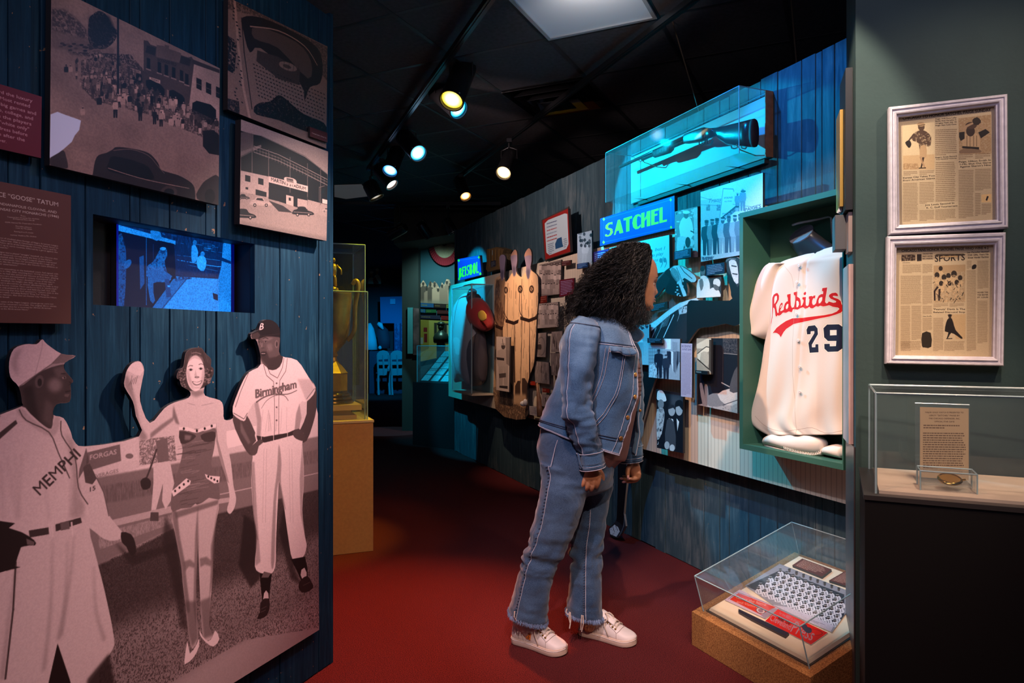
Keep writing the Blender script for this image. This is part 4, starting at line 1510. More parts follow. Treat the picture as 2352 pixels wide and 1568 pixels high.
# ================================================================ RIGHT WALL: long display
DM = .08                      # front of the long pin-striped board
zt, zbL, zbR = 1.805,.605,.572
P = [RW.px(4.33, zt, DM), RW.px(-.52, zt, DM), RW.px(-.52,1.74, DM), RW.px(-1.0,1.74, DM), RW.px(-1.0, zbR, DM), RW.px(4.33, zbL, DM)]
c = Cv(P, RW, DM, 420,.86)
for k in range(0, int((c.s1 - c.s0) / .0265)):
 x = int((k * .0265) * c.res)
 c.a[:, x:x + 1] *= .70
x = int((float(RW.sz([(1625,900)], DM)[0,0]) - c.s0) * c.res)
c.a[:, x - 2:x] = .5
c.tint((.1,.08,.06),(.86,.80,.70))
b = board('striped_panel', RW, P, .055,.025, c.material('print_pinstripe', .6), M_CREAM, cv=c)
tag(b, 'long cream pin-striped backing board along the right wall behind the photographs', 'display board')

SEP = ((.09,.06,.055),(.84,.76,.70))
BW = ((.05,.05,.07),(.84,.84,.84))

def photo(name, pts, front, label, draw, base=.6, ink=SEP, res=1100, th=.012, cat='photograph', grain=.1, edge=None, group=None, W=RW, extra=None, sm=0, matn=None):
 c = Cv(pts, W, front, res, base)
 c.auto = 3 if sm or len(pts) > 6 else 2
 draw(c)
 if grain:
  c.mulnoise(grain, 2)
 if ink:
  c.tint(*ink)
 if extra:
  extra(c)
 b = board(name, W, pts, front - th, th, c.material('print_' + (matn or name)), edge, cv=c, sm=sm)
 return tag(b, label, cat, group)

DC = {
 'S': ([[(.62,.98),(.30,1.0),(.08,.86),(.06,.66),(.20,.52),(.42,.44),(.46,.30),(.36,.12),(.22,.10),(.16,.2),(.02,.2),(.06,.06),(.26,0),(.5,.04),(.66,.22),(.66,.40),(.52,.54),(.30,.62),(.26,.74),(.34,.86),(.5,.86),(.62,.80)]],.74),
 'A': ([[(0,0),(.30,1),(.48,1),(.74,0),(.44,0),(.40,.24),(.20,.24),(.12,0)], ],.76),
 'T': ([[(0,.84),(0,1),(.68,1),(.68,.84),(.46,.84),(.46,0),(.20,0),(.20,.84)]],.70),
 'C': ([[(.66,.72),(.66,.9),(.46,1),(.24,.98),(.06,.8),(0,.5),(.06,.2),(.24,.02),(.46,0),(.66,.1),(.66,.28),(.52,.16),(.38,.16),(.34,.5),(.38,.84),(.52,.86)]],.70),
 'H': ([[(0,0),(0,1),(.26,1),(.26,.56),(.40,.74),(.44,1),(.72,1),(.72,0),(.44,0),(.44,.56),(.26,.40),(.26,0)]],.78),
 'E': ([[(0,0),(0,1),(.6,1),(.6,.86),(.28,.86),(.28,.68),(.5,.68),(.5,.56),(.28,.56),(.28,.14),(.6,.14),(.6,0)]],.66),
 'L': ([[(0,0),(0,1),(.26,1),(.26,.14),(.6,.14),(.6,0)]],.64),
 'B': ([[(0,0),(0,1),(.42,1),(.62,.84),(.6,.64),(.48,.54),(.66,.4),(.68,.16),(.5,0)]],.74),
 'I': ([[(0,0),(0,1),(.26,1),(.26,0)]],.34),
 'O': ([[(.06,.2),(0,.5),(.06,.8),(.24,1),(.5,1),(.68,.8),(.74,.5),(.68,.2),(.5,0),(.24,0)]],.82),
}

def deco(c, s, p0, p1, h0, h1, col):
 tot = sum(DC[k][1] for k in s)
 x = 0
 for k in s:
  for poly in DC[k][0]:
   Q = []
   for u, v in poly:
    t = (x + u) / tot
    hh = h0 + (h1 - h0) * t
    Q.append((p0[0] + (p1[0] - p0[0]) * t, p0[1] + (p1[1] - p0[1]) * t - hh * v))
   c.fill(Q, col)
  x += DC[k][1]

def sign(pts, word, p0, p1, h0, h1, front, label, holes=None):
 c = Cv(pts, RW, front, 1100,1)
 c.a[:] = (.05,.24,.62)
 P = np.array(pts, float)
 ctr = P.mean(0)
 for f, w_ in ((.9,.8),):
  Q = (P - ctr) * [.9,.84] + ctr
  c.line(list(Q) + [Q[0]], w_, (.25,.50,.72),.8)
  for q in Q:
   c.fill([(q[0] - 3, q[1]),(q[0], q[1] - 4),(q[0] + 3, q[1]),(q[0], q[1] + 4)],(.75,.80,.25))
 deco(c, word, p0, p1, h0, h1,(.82,.86,.22))
 if word == 'SATCHEL':
  c.fill([(1408,524),(1410.5,524),(1412,530),(1406.5,531)],(.05,.24,.62))
 b = board('hanging_sign', RW, pts, front - .02,.02, c.material('print_sign_' + word.lower(),.45), mat('sign_edge_' + word.lower(),(.02,.03,.05)), cv=c)
 return tag(b, label, 'sign')

sign([(1378.5,502),(1549,449),(1550,524),(1378,565)], 'SATCHEL', (1389,545),(1533,508),31,36,.105, 'bright blue sign with seven large yellow-green letters beside the acrylic gun case')
sign([(1051,595),(1103,586),(1106,631),(1052,645)], 'BEISBOL', (1054,638),(1100,626),22,26,.10, 'small blue sign with yellow letters above the far jersey case')

# red bordered poster, framed
def d_poster(c):
 c.a[:] = (.55,.12,.10)
 c.fill([(1251,513),(1259,505),(1297,490),(1303,491),(1306,560),(1301,571),(1262,586),(1255,580)],(.70,.78,.80))
 for k, (a, col) in enumerate([(.9,(.2,.25,.4)),(.7,(.2,.25,.4)),(.8,(.6,.1,.1)),(.5,(.2,.25,.4)),(.9,(.6,.1,.1)),(.9,(.6,.15,.1))]):
  y = 512 + k * 8
  c.lines([(1256, y),(1302, y - 15),(1302, y - 10),(1256, y + 5)],1, col, a, ragged=.1)
 c.fill([(1275,560),(1280,548),(1290,544),(1292,560),(1294,566),(1276,572)],(.15,.3,.45))
 c.lines([(1258,560),(1274,555),(1275,580),(1260,586)],6,(.25,.3,.4),.7)
 c.lines([(1294,548),(1303,545),(1304,566),(1295,570)],5,(.25,.3,.4),.7)

fr = empty('framed_poster', 'framed event poster with a red border and clipped corners, tilted high on the right wall', 'poster')
pp = [(1246,506),(1304.5,478.6),(1310,577.5),(1253,596)]
c = Cv(pp, RW, .11,900,1)
d_poster(c)
board('poster', RW, pp, .09,.02, c.material('print_poster', .4), mat('poster_edge', (.05,.035,.03)), fr, cv=c)
q = RW.sz(pp, .10)
b = MB()
ps = [(1243,505),(1305.5,474),(1311.5,580),(1251,600)]
Q = RW.sz(ps, .09)
b.prism([RW.p(s, z, .082) for s, z in Q],[RW.p(s, z, .089) for s, z in Q])
b.build('back_box', mat('poster_box', (.04,.03,.028)), fr)

# rough wooden plaque
P = [(1118,572),(1128,571),(1140,567),(1150,570),(1157,572),(1154,582),(1157,596),(1152,618),(1140,619),(1130,622),(1120,624),(1116,618),(1118,600)]
c = Cv(P, RW, .10,1200,.5)
c.a[:] = (.42,.33,.20)
for x in (1124,1131,1138,1146):
 c.line([(x, 572),(x + 1,612)],4,(.62,.46,.22),.8, blur=1.2)
 c.line([(x + 3,575),(x + 3,610)],2,(.16,.10,.06),.8, blur=.8)
c.line([(1131,574),(1131,586)],3,(.6,.75,.78))
c.fill([(1127,600),(1139,597),(1139,611),(1127,614)],(.16,.18,.24))
c.lines([(1128,602),(1138,599),(1138,610),(1128,613)],4,(.6,.6,.6))
c.mulnoise(.3,3)
b = board('wooden_plaque', RW, P, .02,.08, c.material('print_wood_plaque', .7), mat('plaque_side', (.10,.07,.03),.7, noise=.4, nscale=60), cv=c)
tag(b, 'rough-edged carved wooden plaque high on the wall beside three cutout ballplayers', 'plaque')

# ---- three cutout ballplayers with blank heads
def d_three(c):
 g = c
 g.fill([(1130,600),(1245,600),(1245,990),(1130,990)],.80)
 # bodies: shirt, belt, loose trousers with a gap, arms
 for (cx, top, w_, sh) in ((1152,640,14,.50),(1180,628,19,.95),(1215,622,20,.95)):
  g.fill([(cx - w_ - 2, top + 105),(cx + w_ + 2, top + 105),(cx + w_ + 3, top + 190),(cx + w_ - 3, top + 245),(cx + 6, top + 262),(cx + 2, top + 180),(cx - 3, top + 262),(cx - w_ + 2, top + 245),(cx - w_ - 4, top + 180)], sh * .92, sm=3)
  g.fill([(cx - 4, top),(cx + 4, top),(cx + w_, top + 12),(cx + w_ + 1, top + 60),(cx + w_ - 2, top + 110),(cx - w_ + 2, top + 112),(cx - w_ - 1, top + 60),(cx - w_, top + 14)], sh, sm=3)
  for k in range(70):
   x = cx + RS.uniform(-w_, w_)
   y = top + RS.uniform(14,235)
   g.line([(x, y),(x + RS.uniform(-2,2), y + RS.uniform(8,34))], RS.uniform(1.0,3.4), RS.uniform(.18,.75) * sh, .55, blur=.8)
  g.line([(cx + 1, top + 118),(cx + 2, top + 250)],(2,8),.12,.9)
  g.fill([(cx - w_, top + 104),(cx, top + 110),(cx + w_, top + 102),(cx + w_, top + 110),(cx, top + 118),(cx - w_, top + 112)],.08)
  g.line([(cx, top + 14),(cx, top + 104)],1.2,.3)
  for sg in (-1,1):
   g.line([(cx + sg * (w_ + 1), top + 50),(cx + sg * (w_ + 2), top + 90),(cx + sg * (w_ - 6), top + 106)],3.2,.16,.85, sm=3)
   g.fill([(cx + sg * 3, top + 258),(cx + sg * (w_ - 4), top + 246),(cx + sg * (w_ - 6), top + 300),(cx + sg * 5, top + 300)],.2, sm=2)
 g.fill([(1139,640),(1147,645),(1150,690),(1160,720),(1158,750),(1140,730)],.22,.8, blur=3, noise=(6,.3,.6))
 for x in (1196,1222):
  g.ell(x - 1,664,5.5,9,.18)
  g.ell(x - 1,664,3,5,.75)
  g.text('S', (x - 4,669),(x + 2,668),8,.15)
 g.ell(1162,666,4,8,.2)
 g.ell(1162,666,2,4,.6)
 g.line([(1199,640),(1197,700),(1199,740),(1196,880)],2.4,.12,.9)
 g.line([(1167,650),(1165,720),(1166,880)],2.4,.12,.9)
 g.fill([(1130,885),(1175,905),(1215,920),(1215,990),(1130,990)],.42, noise=(3,.2,.6))
 g.fill([(1175,905),(1208,905),(1210,935),(1176,925)],.72, blur=3)
 g.fill([(1130,930),(1175,925),(1212,940),(1212,975),(1130,960)],.30, noise=(2.5,.35,.65))

P = [(1138,938),(1137,800),(1136,660),(1138,639),(1149,631),(1148,611),(1147,592),(1151,585.5),(1157,585),(1161,592),(1159,617),(1158,636),(1163,647),(1175,628),(1176.5,622),(1174,602),(1172.7,589),(1177,579),
     (1183,573),(1187,579),(1188,598),(1185.5,622),(1197,636),(1208.5,621),(1206,598),(1204.6,585),(1210,574),(1215.5,570),(1220.5,579),(1221,598),(1219,618),(1233,631),(1236,645),(1236,690),(1233,726),(1231,767),(1227,830),(1218,858),(1211,886),(1211,914),(1207,962)]

def heads(c):
 for x, y0, y1, w_ in ((1153.5,583,641,8.5),(1181,570,632,9.5),(1213,568,638,9.5)):
  c.fill([(x - w_, y0),(x + w_, y0),(x + w_, y0 + 34),(x + 3, y1),(x - 1, y1 + 3),(x - 4, y1 - 6),(x - w_, y0 + 34)],(.56,.50,.58))
  c.fill([(x - 4, y1 - 20),(x + 4, y1 - 20),(x + 2, y1 + 2),(x - 2, y1)],(.30,.29,.36),.8, blur=3)
 for x, y in ((1181,588),(1213,589)):
  c.fill([(x - 12, y - 22),(x + 12, y - 22),(x + 12, y - 2),(x, y - 3),(x - 12, y + 2)],(.70,.54,.46))

photo('player_cutout', P, .14, 'cutout of three ballplayers in light uniforms with blank faces', d_three, .85,((.16,.10,.08),(.90,.74,.56)),1000, extra=heads, cat='cutout figure', sm=3, matn='three')

def d_batter(c):
 c.figure(1156,884,96, coat=.72, leg=.7, skin=.3)
 c.fill([(1140,820),(1158,822),(1158,828),(1142,826)],.2)
 c.line([(1156,796),(1154,778)],2.6,.15)
 c.fill([(1146,858),(1162,856),(1162,866),(1147,868)],(.55,.25,.2))
 c.fill([(1147,885),(1166,886),(1166,893),(1147,890)],.2)
 c.fill([(1161,775),(1171,775),(1170,840),(1163,835)],.45,.7)

photo('mounted_photograph', [(1140,772.6),(1171,774),(1169,900),(1139.6,895)],.19, 'tall narrow photograph of a batter mounted over the leg of a cutout player', d_batter, .82, SEP, 1300, matn='batter')

def team(x0, x1, y0, y1, rows, n, sky=.3, h=18):
 def f(c):
  c.fill([(x0, y0),(x1, y0 - 10),(x1, y0 + 14),(x0, y0 + 24)], sky)
  for r in range(rows):
   y = y0 + (y1 - y0) * (r + 1.0) / (rows + .3)
   for k in range(n):
    x = x0 + (x1 - x0) * (k + .5 + .3 * (r % 2)) / n
    c.figure(x, y, h * RS.uniform(.95,1.1), coat=RS.uniform(.6,.9), leg=RS.uniform(.5,.8), skin=.2)
 return f

photo('mounted_photograph', [(1238,608.5),(1289,596),(1287,675),(1238,681)],.11, 'team photograph in rows directly below the framed red poster', team(1238,1289,610,682,3,8,.35,26),.5, SEP, 1200, matn='team_a')
photo('mounted_photograph', [(1233,698),(1282,693),(1283,750),(1233,754)],.13, 'pale team photograph of a long row of standing players beside the cutout figures', team(1233,1283,700,752,2,9,.6,26),.72, SEP, 1200, matn='team_b')

def cap(name, pts, front, label, bg, fg, n, res=1600, th=.01, cat='plaque', group=None, W=RW, marg=.08):
 c = Cv(pts, W, front, res, 1)
 c.a[:] = bg
 q = np.array(pts, float)
 m = q.mean(0)
 c.lines((q - m) * (1 - 2 * marg) + m, n, fg, .9, ragged=.15)
 b = board(name, W, pts, front - th, th, c.material('print_' + name, .5), mat('plaque_edge', (.03,.02,.02)), cv=c)
 return tag(b, label, cat, group)

cap('caption_plaque', [(1239,681),(1256,678),(1256,694),(1239,697)],.12, 'orange-red caption plaque between the two team photographs', (.42,.12,.07),(.6,.4,.33),3)
cap('caption_plaque', [(1290,600),(1311,597),(1311,608),(1290,611)],.12, 'small brown caption plaque right of the upper team photograph', (.28,.12,.11),(.5,.4,.4),2)
cap('text_board', [(1285,643),(1319,638),(1319,675),(1285,682)],.13, 'purple-red text panel just left of the visitor\'s curls', (.38,.09,.15),(.62,.6,.75),9, cat='text panel')
cap('caption_plaque', [(1212,874),(1230,876),(1230,885),(1212,883)],.12, 'thin orange caption plaque left of the leaning bat', (.60,.16,.07),(.8,.5,.4),1)
cap('caption_plaque', [(1246,891),(1262,893),(1262,902),(1246,900)],.12, 'thin orange caption plaque right of the leaning bat', (.60,.16,.07),(.8,.5,.4),1)

def d_soft(seed, circ=False):
 rs = np.random.RandomState(seed)

 def f(c):
  n = vnoise(c.h, c.w, max(c.h / 6,4), rs)
  c.a *= (.75 + .5 * n)[..., None]
  if circ:
   c.ell(1243,795,10,22,.4,.7)
   c.ell(1243,795,8,19,.6)
   c.figure(1239,816,30,.2,.25,.55,.7)
  else:
   for k in range(3):
    x = rs.uniform(.2,.8)
    cx_, cy_ = c.w * x, c.h * rs.uniform(.5,.95)
    hh = c.h * .4
    P_ = np.array([(cx_ - hh * .1, cy_),(cx_ - hh * .14, cy_ - hh * .7),(cx_, cy_ - hh),(cx_ + hh * .14, cy_ - hh * .7),(cx_ + hh * .1, cy_)])
    c.fill(P_, rs.choice([.25,.8]),.8, raw=True)
 return f

photo('mounted_photograph', [(1227,766),(1255,763.5),(1253,820),(1228,819)],.12, 'small brown photograph with a round vignette beside the cutout figures', d_soft(3, True),.62, SEP, 1400, matn='soft_a')
photo('mounted_photograph', [(1227,829),(1260,832),(1262,882),(1229.5,878)],.12, 'faded brown snapshot above the leaning bat', d_soft(4),.62, SEP, 1400, matn='soft_b')
photo('mounted_photograph', [(1267,762),(1292,760),(1290,809),(1266,808)],.12, 'faded greyish snapshot behind the upper back of the denim jacket', d_soft(5),.62, SEP, 1400, matn='soft_c')
photo('mounted_photograph', [(1264,810),(1290,811),(1290,864),(1267,861)],.115, 'dim snapshot with a small standing figure behind the denim sleeve', d_soft(6),.55, SEP, 1400, matn='soft_d')
photo('mounted_photograph', [(1243,905),(1262,907),(1262,935),(1244,932)],.11, 'tiny photograph right of the leaning bat, below its orange plaque', d_soft(8),.8, SEP, 1400, matn='soft_e')
# bat leaning on the board
a_, c_ = RW.sz([(1231,880),(1239,956)],.13)
bt = MB().tube([RW.p(a_[0], a_[1],.12), RW.p(a_[0] * .7 + c_[0] * .3, a_[1] * .7 + c_[1] * .3,.12), RW.p(a_[0] * .3 + c_[0] * .7, a_[1] * .3 + c_[1] * .7,.12), RW.p(c_[0], c_[1],.12)],[.010,.013,.024,.028],10)
b = tag(bt.build('baseball_bat', mat('bat_wood', (.36,.17,.08),.4, noise=.3, nscale=30), smooth=True), 'slim wooden bat fixed upright to the board behind the denim jacket', 'bat')
# slipped card and folded glove below it
cap('text_card', [(1216,932),(1233,934),(1235,956),(1214,951)],.13, 'white printed card at the bottom edge left of the bat', (.78,.74,.72),(.35,.3,.3),7, cat='card')
gl_ = MB()
s_, z_ = RW.sz([(1218,926)],.11)[0]
gl_.sphere(RW.p(s_, z_, .165),.03,.02,.022)
gl_.sphere(RW.p(s_ - .03, z_ + .012,.165),.018,.012,.026)
tag(gl_.build('curled_glove', mat('pale_leather', (.7,.66,.6),.6), smooth=True), 'small pale curled leather piece above the white card', 'glove')

# ---- around the visitor's head
def d_ball(c):
 c.a[:] = .75
 c.figure(1341,604,50,.5,.85,.8,.3, lean=.1)
 for k in range(14):
  c.ell(RS.uniform(1328,1358), RS.uniform(535,566),3,4, RS.uniform(.1,.5))

photo('mounted_photograph', [(1326,537),(1359,529),(1360,612),(1326,618)],.12, 'bright photograph of a leaping fielder, left of the blue sign, above the dark curls', d_ball, .75, BW, 1300, matn='fielder')
cap('caption_plaque', [(1325,606),(1350,602),(1350,613),(1325,618)],.135, 'dark caption plaque at the foot of the leaping fielder photograph', (.05,.09,.25),(.55,.65,.8),4)
cap('text_board', [(1362,579),(1398,571),(1398,606),(1362,614)],.11, 'white-edged purple text panel half hidden by the top of the hair', (.22,.14,.42),(.7,.7,.85),6, cat='text panel', marg=.12)

P = [(1400,569),(1537,539),(1538,622),(1400,648)]
c = Cv(P, RW, .11,1100,1)
c.a[:] = (.62,.80,.80)
for k, (s, x0) in enumerate((('teams, but I', 1468),('love to play', 1474),('millions of', 1478),('and it.', 1494))):
 y = 573 + k * 12.2
 c.text(s, (x0, y + (1527 - x0) * .16),(1527 - (k > 0) * 4 - (k == 3) * 14, y),6.2,(.25,.5,.55), h1=7.5, slant=.2)
for x in (1518,1527):
 c.ell(x, 598 - (x - 1518) * .1,3.8,5.5,(.25,.5,.55))
 c.line([(x + 3,598),(x + 3.4,606),(x - 1,615)],(4,.8),(.25,.5,.55), sm=3)
b = board('quote_board', RW, P, .09,.02, c.material('print_quote', .5), cv=c)
tag(b, 'pale quotation board with italic lines and large closing quotation marks', 'text panel')

def d_rock(c):
 c.a[:] = .55
 c.fill([(1550,480),(1603,470),(1603,600),(1550,600)],.55, noise=(4,.25,.65))
 for k in range(60):
  c.ell(RS.uniform(1550,1603), RS.uniform(474,592), RS.uniform(1,4), RS.uniform(1,3), RS.choice([.2,.85,.9]),.7)
 c.fill([(1560,520),(1568,500),(1582,498),(1590,512),(1592,540),(1580,552),(1566,550)],.92, sm=2)
 c.ell(1576,494,5.5,8,.40)
 c.ell(1576,487,8,4,.9)
 c.fill([(1556,545),(1580,545),(1594,552),(1590,566),(1572,560),(1566,590),(1556,590)],.8, sm=2)
 c.line([(1586,530),(1600,536)],2.5,.2)
 c.ell(1580,556,6,12,.1)
 c.fill([(1593,478),(1603,476),(1603,590),(1595,590)],.8,.8)

photo('mounted_photograph', [(1550,486),(1602,474),(1603,590),(1550,597)],.12, 'bright photograph of a seated man in a cap, right of the blue sign', d_rock, .7, BW, 1100, matn='seated')
cap('caption_plaque', [(1548,578),(1587,570),(1587,590),(1548,597)],.14, 'dark blue caption plaque under the seated man photograph', (.04,.07,.22),(.6,.65,.8),6)

def d_bus(c):
 g = c
 g.a[:] = .88
 g.fill([(1609,460),(1660,455),(1660,545),(1609,560)],.78)
 g.line([(1609,452),(1655,465),(1752,478)],1,.5)
 g.line([(1609,470),(1656,472)],1.6,.6)
 g.text('Trans', (1625,466),(1656,462),9,.5, slant=.25)
 for x in (1622,1646):
  g.fill([(x, 470),(x + 9,469),(x + 9,483),(x, 484)],.45, noise=(2,.2,.5))
 g.fill([(1661,433),(1687,434),(1680,490),(1653,500)],.92)
 g.line([(1653,500),(1661,433),(1684,434),(1686,440)],1.8,.5)
 g.text("SATCHEL PAIGE'S", (1663,456),(1683,455),3.6,.25)
 g.text('ALL STARS', (1664,464),(1681,463),3,.4)
 g.text('Phone', (1658,494),(1674,490),4.5,.5, slant=.2)
 g.text("PAIGE'S", (1710,486),(1748,476),8,.30)
 g.figure(1694,485,42,.45,.55,.5)
 g.figure(1706,484,50,.5,.55,.5)
 g.ell(1707,439,6,2.6,.2)
 for k in range(10):
  g.ell(1664 + k * 3.2,500 - k * 2.5 + RS.uniform(-3,3),4,5.5, RS.uniform(.3,.7))
  g.ell(1664 + k * 3.2,497 - k * 2.5,5,2,.15)
 for k, (x, t) in enumerate(((1623,.12),(1636,.55),(1647,.14),(1660,.72),(1674,.35),(1688,.7),(1700,.5),(1712,.3))):
  g.figure(x, 586 - k * 1.2,78 + k, coat=t, leg=t * .9, skin=.3)
  g.ell(x, 507 - k * 2.3,5,2,.1)
 g.fill([(1609,588),(1700,576),(1752,570),(1752,600),(1609,605)],.75)
 g.fill([(1612,590),(1640,588),(1636,596),(1614,598)],.3, noise=(3,.2,.5))

photo('mounted_photograph', [(1609,441),(1752,396.6),(1752,577),(1610,601)],.12, 'large photograph of men in coats and hats lined up beside a bus', d_bus, .85,((.06,.10,.22),(.84,.86,.88)),900, matn='bus')
cap('caption_plaque', [(1621,608),(1664,602),(1664,627),(1621,634)],.14, 'dark blue caption plaque below the photograph of men by a bus', (.04,.07,.20),(.55,.62,.75),6)

def d_two(c):
 g = c
 g.a[:] = .30
 g.fill([(1628,632),(1657,632),(1657,685),(1640,680)],.22)
 g.ell(1614,622,5.5,9,.42)
 g.ell(1613,616,6,7,.12)
 g.fill([(1602,645),(1610,634),(1622,634),(1630,650),(1628,684),(1600,684)],.88, sm=2)
 g.fill([(1606,645),(1613,640),(1616,655),(1610,668)],.45, sm=2)
 g.fill([(1626,684),(1630,664),(1642,660),(1652,668),(1654,684)],.88, sm=2)
 g.ell(1645,658,6,9,.38, rot=-.3)
 g.fill([(1638,652),(1640,641),(1650,640),(1655,648),(1652,658),(1644,653)],.85, sm=2)

P = [(1600,643),(1609,640),(1608,618),(1611,610),(1618,611),(1620,622),(1619,633),(1656.5,631),(1656.5,681),(1600,684)]
photo('mounted_photograph', P, .13, 'cut-edged photograph of a couple, the man wearing a pale cap', d_two, .3, BW, 1300, matn='couple')

# ---- the great cutout pitcher
def d_pitch(c):
 g = c
 g.a[:] = .10
 # glove and cap group on the raised arm
 g.fill([(1538,618),(1560,608),(1576,616),(1597,632),(1600,645),(1588,648),(1572,638),(1566,650),(1574,668),(1577,680),(1570,682),(1562,660),(1552,640)],.88, sm=2)
 g.fill([(1544,614),(1556,622),(1562,640),(1556,648),(1548,640),(1540,626)],.55,.8, sm=2)
 g.line([(1562,611),(1572,625),(1590,640)],1.4,.15)
 g.line([(1554,614),(1562,632),(1568,652)],1.4,.3)
 for k in range(12):
  g.ell(RS.uniform(1552,1570), RS.uniform(645,680), RS.uniform(1,3), RS.uniform(1,3),.85)
 g.fill([(1500,640),(1526,626),(1540,640),(1530,660),(1508,680)],.16)
 g.line([(1500,652),(1528,622)],3,.7,.8, blur=1)
 # torso and raised leg: pale cloth with dark folds
 g.fill([(1440,790),(1496,742),(1530,716),(1560,696),(1600,683),(1606,690),(1596,700),(1580,712),(1578,740),(1582,770),(1560,800),(1500,870),(1440,900)],.16)
 g.fill([(1440,770),(1496,742),(1530,716),(1560,696),(1600,683),(1602,692),(1575,700),(1540,722),(1505,752),(1460,790)],.86)
 g.line([(1548,722),(1524,775)],2.4,.9)
 g.line([(1524,740),(1500,790)],1.4,.7)
 g.line([(1508,752),(1486,800)],3,.6,.8)
 g.fill([(1558,706),(1580,702),(1580,718),(1560,722)],.75, noise=(3,.2,.5))
 for k in range(8):
  x = RS.uniform(1490,1560)
  g.line([(x + 8,712 + (1560 - x) * .4),(x, 736 + (1560 - x) * .4)],1.6,.8,.6)
 g.ell(1581,745,3,8,.75)
 g.fill([(1582,692),(1606,690),(1680,691),(1710,690),(1710,745),(1660,745),(1628,752),(1603,757),(1580,790),(1578,720)],(.045))
 # raised foot
 g.fill([(1664,610),(1669,594),(1682,590),(1700,594),(1705,640),(1694,660),(1684,640),(1672,625)],.22)
 g.fill([(1674,600),(1686,596),(1694,610),(1696,650),(1686,646),(1678,622)],.85, sm=2)
 g.line([(1668,600),(1676,594),(1690,596)],3,.45, sm=2)
 g.line([(1680,610),(1692,612)],2,.15)
 g.line([(1682,628),(1694,630)],2,.15)
 # standing leg and shoe
 g.fill([(1400,860),(1510,860),(1468,1010),(1450,1060),(1440,1110),(1432,1180),(1412,1180),(1416,1060),(1405,960)],.07)
 g.line([(1508,868),(1468,1008),(1450,1060)],3,.55)
 g.line([(1440,1060),(1440,1110),(1433,1180)],2.4,.50)
 g.fill([(1396,1214),(1404,1202),(1414,1196),(1424,1200),(1430,1206),(1434,1190),(1438,1214),(1418,1238),(1398,1228)],.20)
 g.fill([(1400,1214),(1412,1204),(1420,1210),(1424,1220),(1416,1232),(1402,1226)],.9, noise=(3,.1,.4))
 g.line([(1407,1206),(1412,1222)],2,.15)
 g.line([(1413,1202),(1419,1218)],2,.15)
 g.line([(1434,1186),(1433,1206),(1422,1232)],2.6,.5, sm=3)

P = [(1480,655),(1509,638),(1524,625),(1542,612),(1560,609.6),(1575,617),(1595,632),(1599,643),(1592,649),(1577,648),(1579,662),(1577,679),(1560,680),(1531,673),(1526,660),(1509,681),(1482,700),(1465,740),
     (1462,762),(1496,742),(1530,716),(1560,696),(1600,684),(1605,689),(1676,690),(1679,678),(1677,661),(1668,625),(1664,608),(1669,594),(1682,591),(1700,595),(1706,640),(1704,742),(1667,743),
     (1629,751),(1603,755),(1580,787),(1540,830),(1505,871),(1484,942),(1465,1009),(1448,1060),(1440,1107),(1433,1180),(1437,1208),(1418,1235),(1400,1226),(1399,1212),(1414,1197),(1417,1174),(1419,1065),(1410,960),(1414,860),(1425,780),(1440,700)]
photo('pitcher_cutout', P, .135, 'huge cutout of a pitcher kicking one leg high, reaching from board to floor', d_pitch, .1,((.03,.03,.05),(.80,.82,.84)),700, cat='cutout figure', grain=.15, sm=2, matn='pitcher', edge=mat('cutout_edge', (.25,.2,.17)))
cap('caption_plaque', [(1494,700),(1533,692),(1533,708),(1494,716)],.13, 'brown caption plaque by the visitor\'s chin', (.20,.12,.10),(.3,.45,.55),4)

def d_locker(c):
 g = c
 g.a[:] = .62
 for k in range(8):
  g.line([(1491 + k * 4.2,800),(1491 + k * 4.2,866)],.8,.3)
  g.line([(1490,800 + k * 8),(1528,800 + k * 8)],.8,.3)
 g.fill([(1528,778),(1541,778),(1541,802),(1528,802)],.88)
 g.fill([(1544,784),(1556,786),(1556,806),(1545,804)],.55)
 for k in range(16):
  x = RS.uniform(1530,1560)
  g.fill([(x, 806),(x + 5,808),(x + 4, RS.uniform(820,862)),(x, RS.uniform(820,862))], RS.choice([.12,.85,.4]))
 g.figure(1513,868,66,.08,.08,.08,.2)
 g.figure(1530,870,56,.16,.16,.12,.6)
 g.fill([(1492,838),(1508,832),(1510,868),(1490,866)],.8, noise=(3,.3,.5))

photo('mounted_photograph', [(1489.5,776.5),(1562,778),(1561.5,873),(1490,866)],.165, 'photograph of two men in a crowded locker room', d_locker, .6,((.05,.07,.14),(.78,.84,.86)),1100, matn='locker')
cap('caption_plaque', [(1487,776),(1521,777),(1521,788),(1487,787)],.18, 'dark caption plaque on the corner of the locker room photograph', (.03,.05,.09),(.35,.5,.6),3)

def d_strip(c):
 c.a[:] = (.66,.60,.66)
 c.text('ECCENTRIC', (1566,797),(1588,798),5,(.3,.28,.4))
 c.text('IN PAST GAME', (1567,804),(1588,805),4.5,(.3,.28,.4))
 c.lines([(1566,809),(1588,810),(1587,909),(1566,906)],34,(.42,.38,.46),.8, ragged=.08)

photo('newspaper_cutting', [(1564,788),(1590,789),(1589,913),(1564,910)],.17, 'tall narrow newspaper cutting right of the locker room photograph', d_strip, .7, None, 1500, cat='newspaper', matn='cutting')

def d_hand(c):
 c.a[:] = .62
 c.fill([(1600,790),(1625,777),(1633,777),(1633,800),(1600,800)],.82)
 c.fill([(1602,812),(1615,800),(1630,794),(1633,804),(1618,812),(1606,828)],.9, sm=2)
 c.fill([(1610,810),(1624,808),(1630,826),(1624,842),(1610,835)],.72, sm=2)
 c.line([(1602,812),(1622,796),(1632,800)],2,.2, sm=2)
 c.line([(1602,824),(1622,842),(1632,850)],3,.2)
 c.fill([(1629,780),(1634,780),(1634,856),(1628,846)],.25)

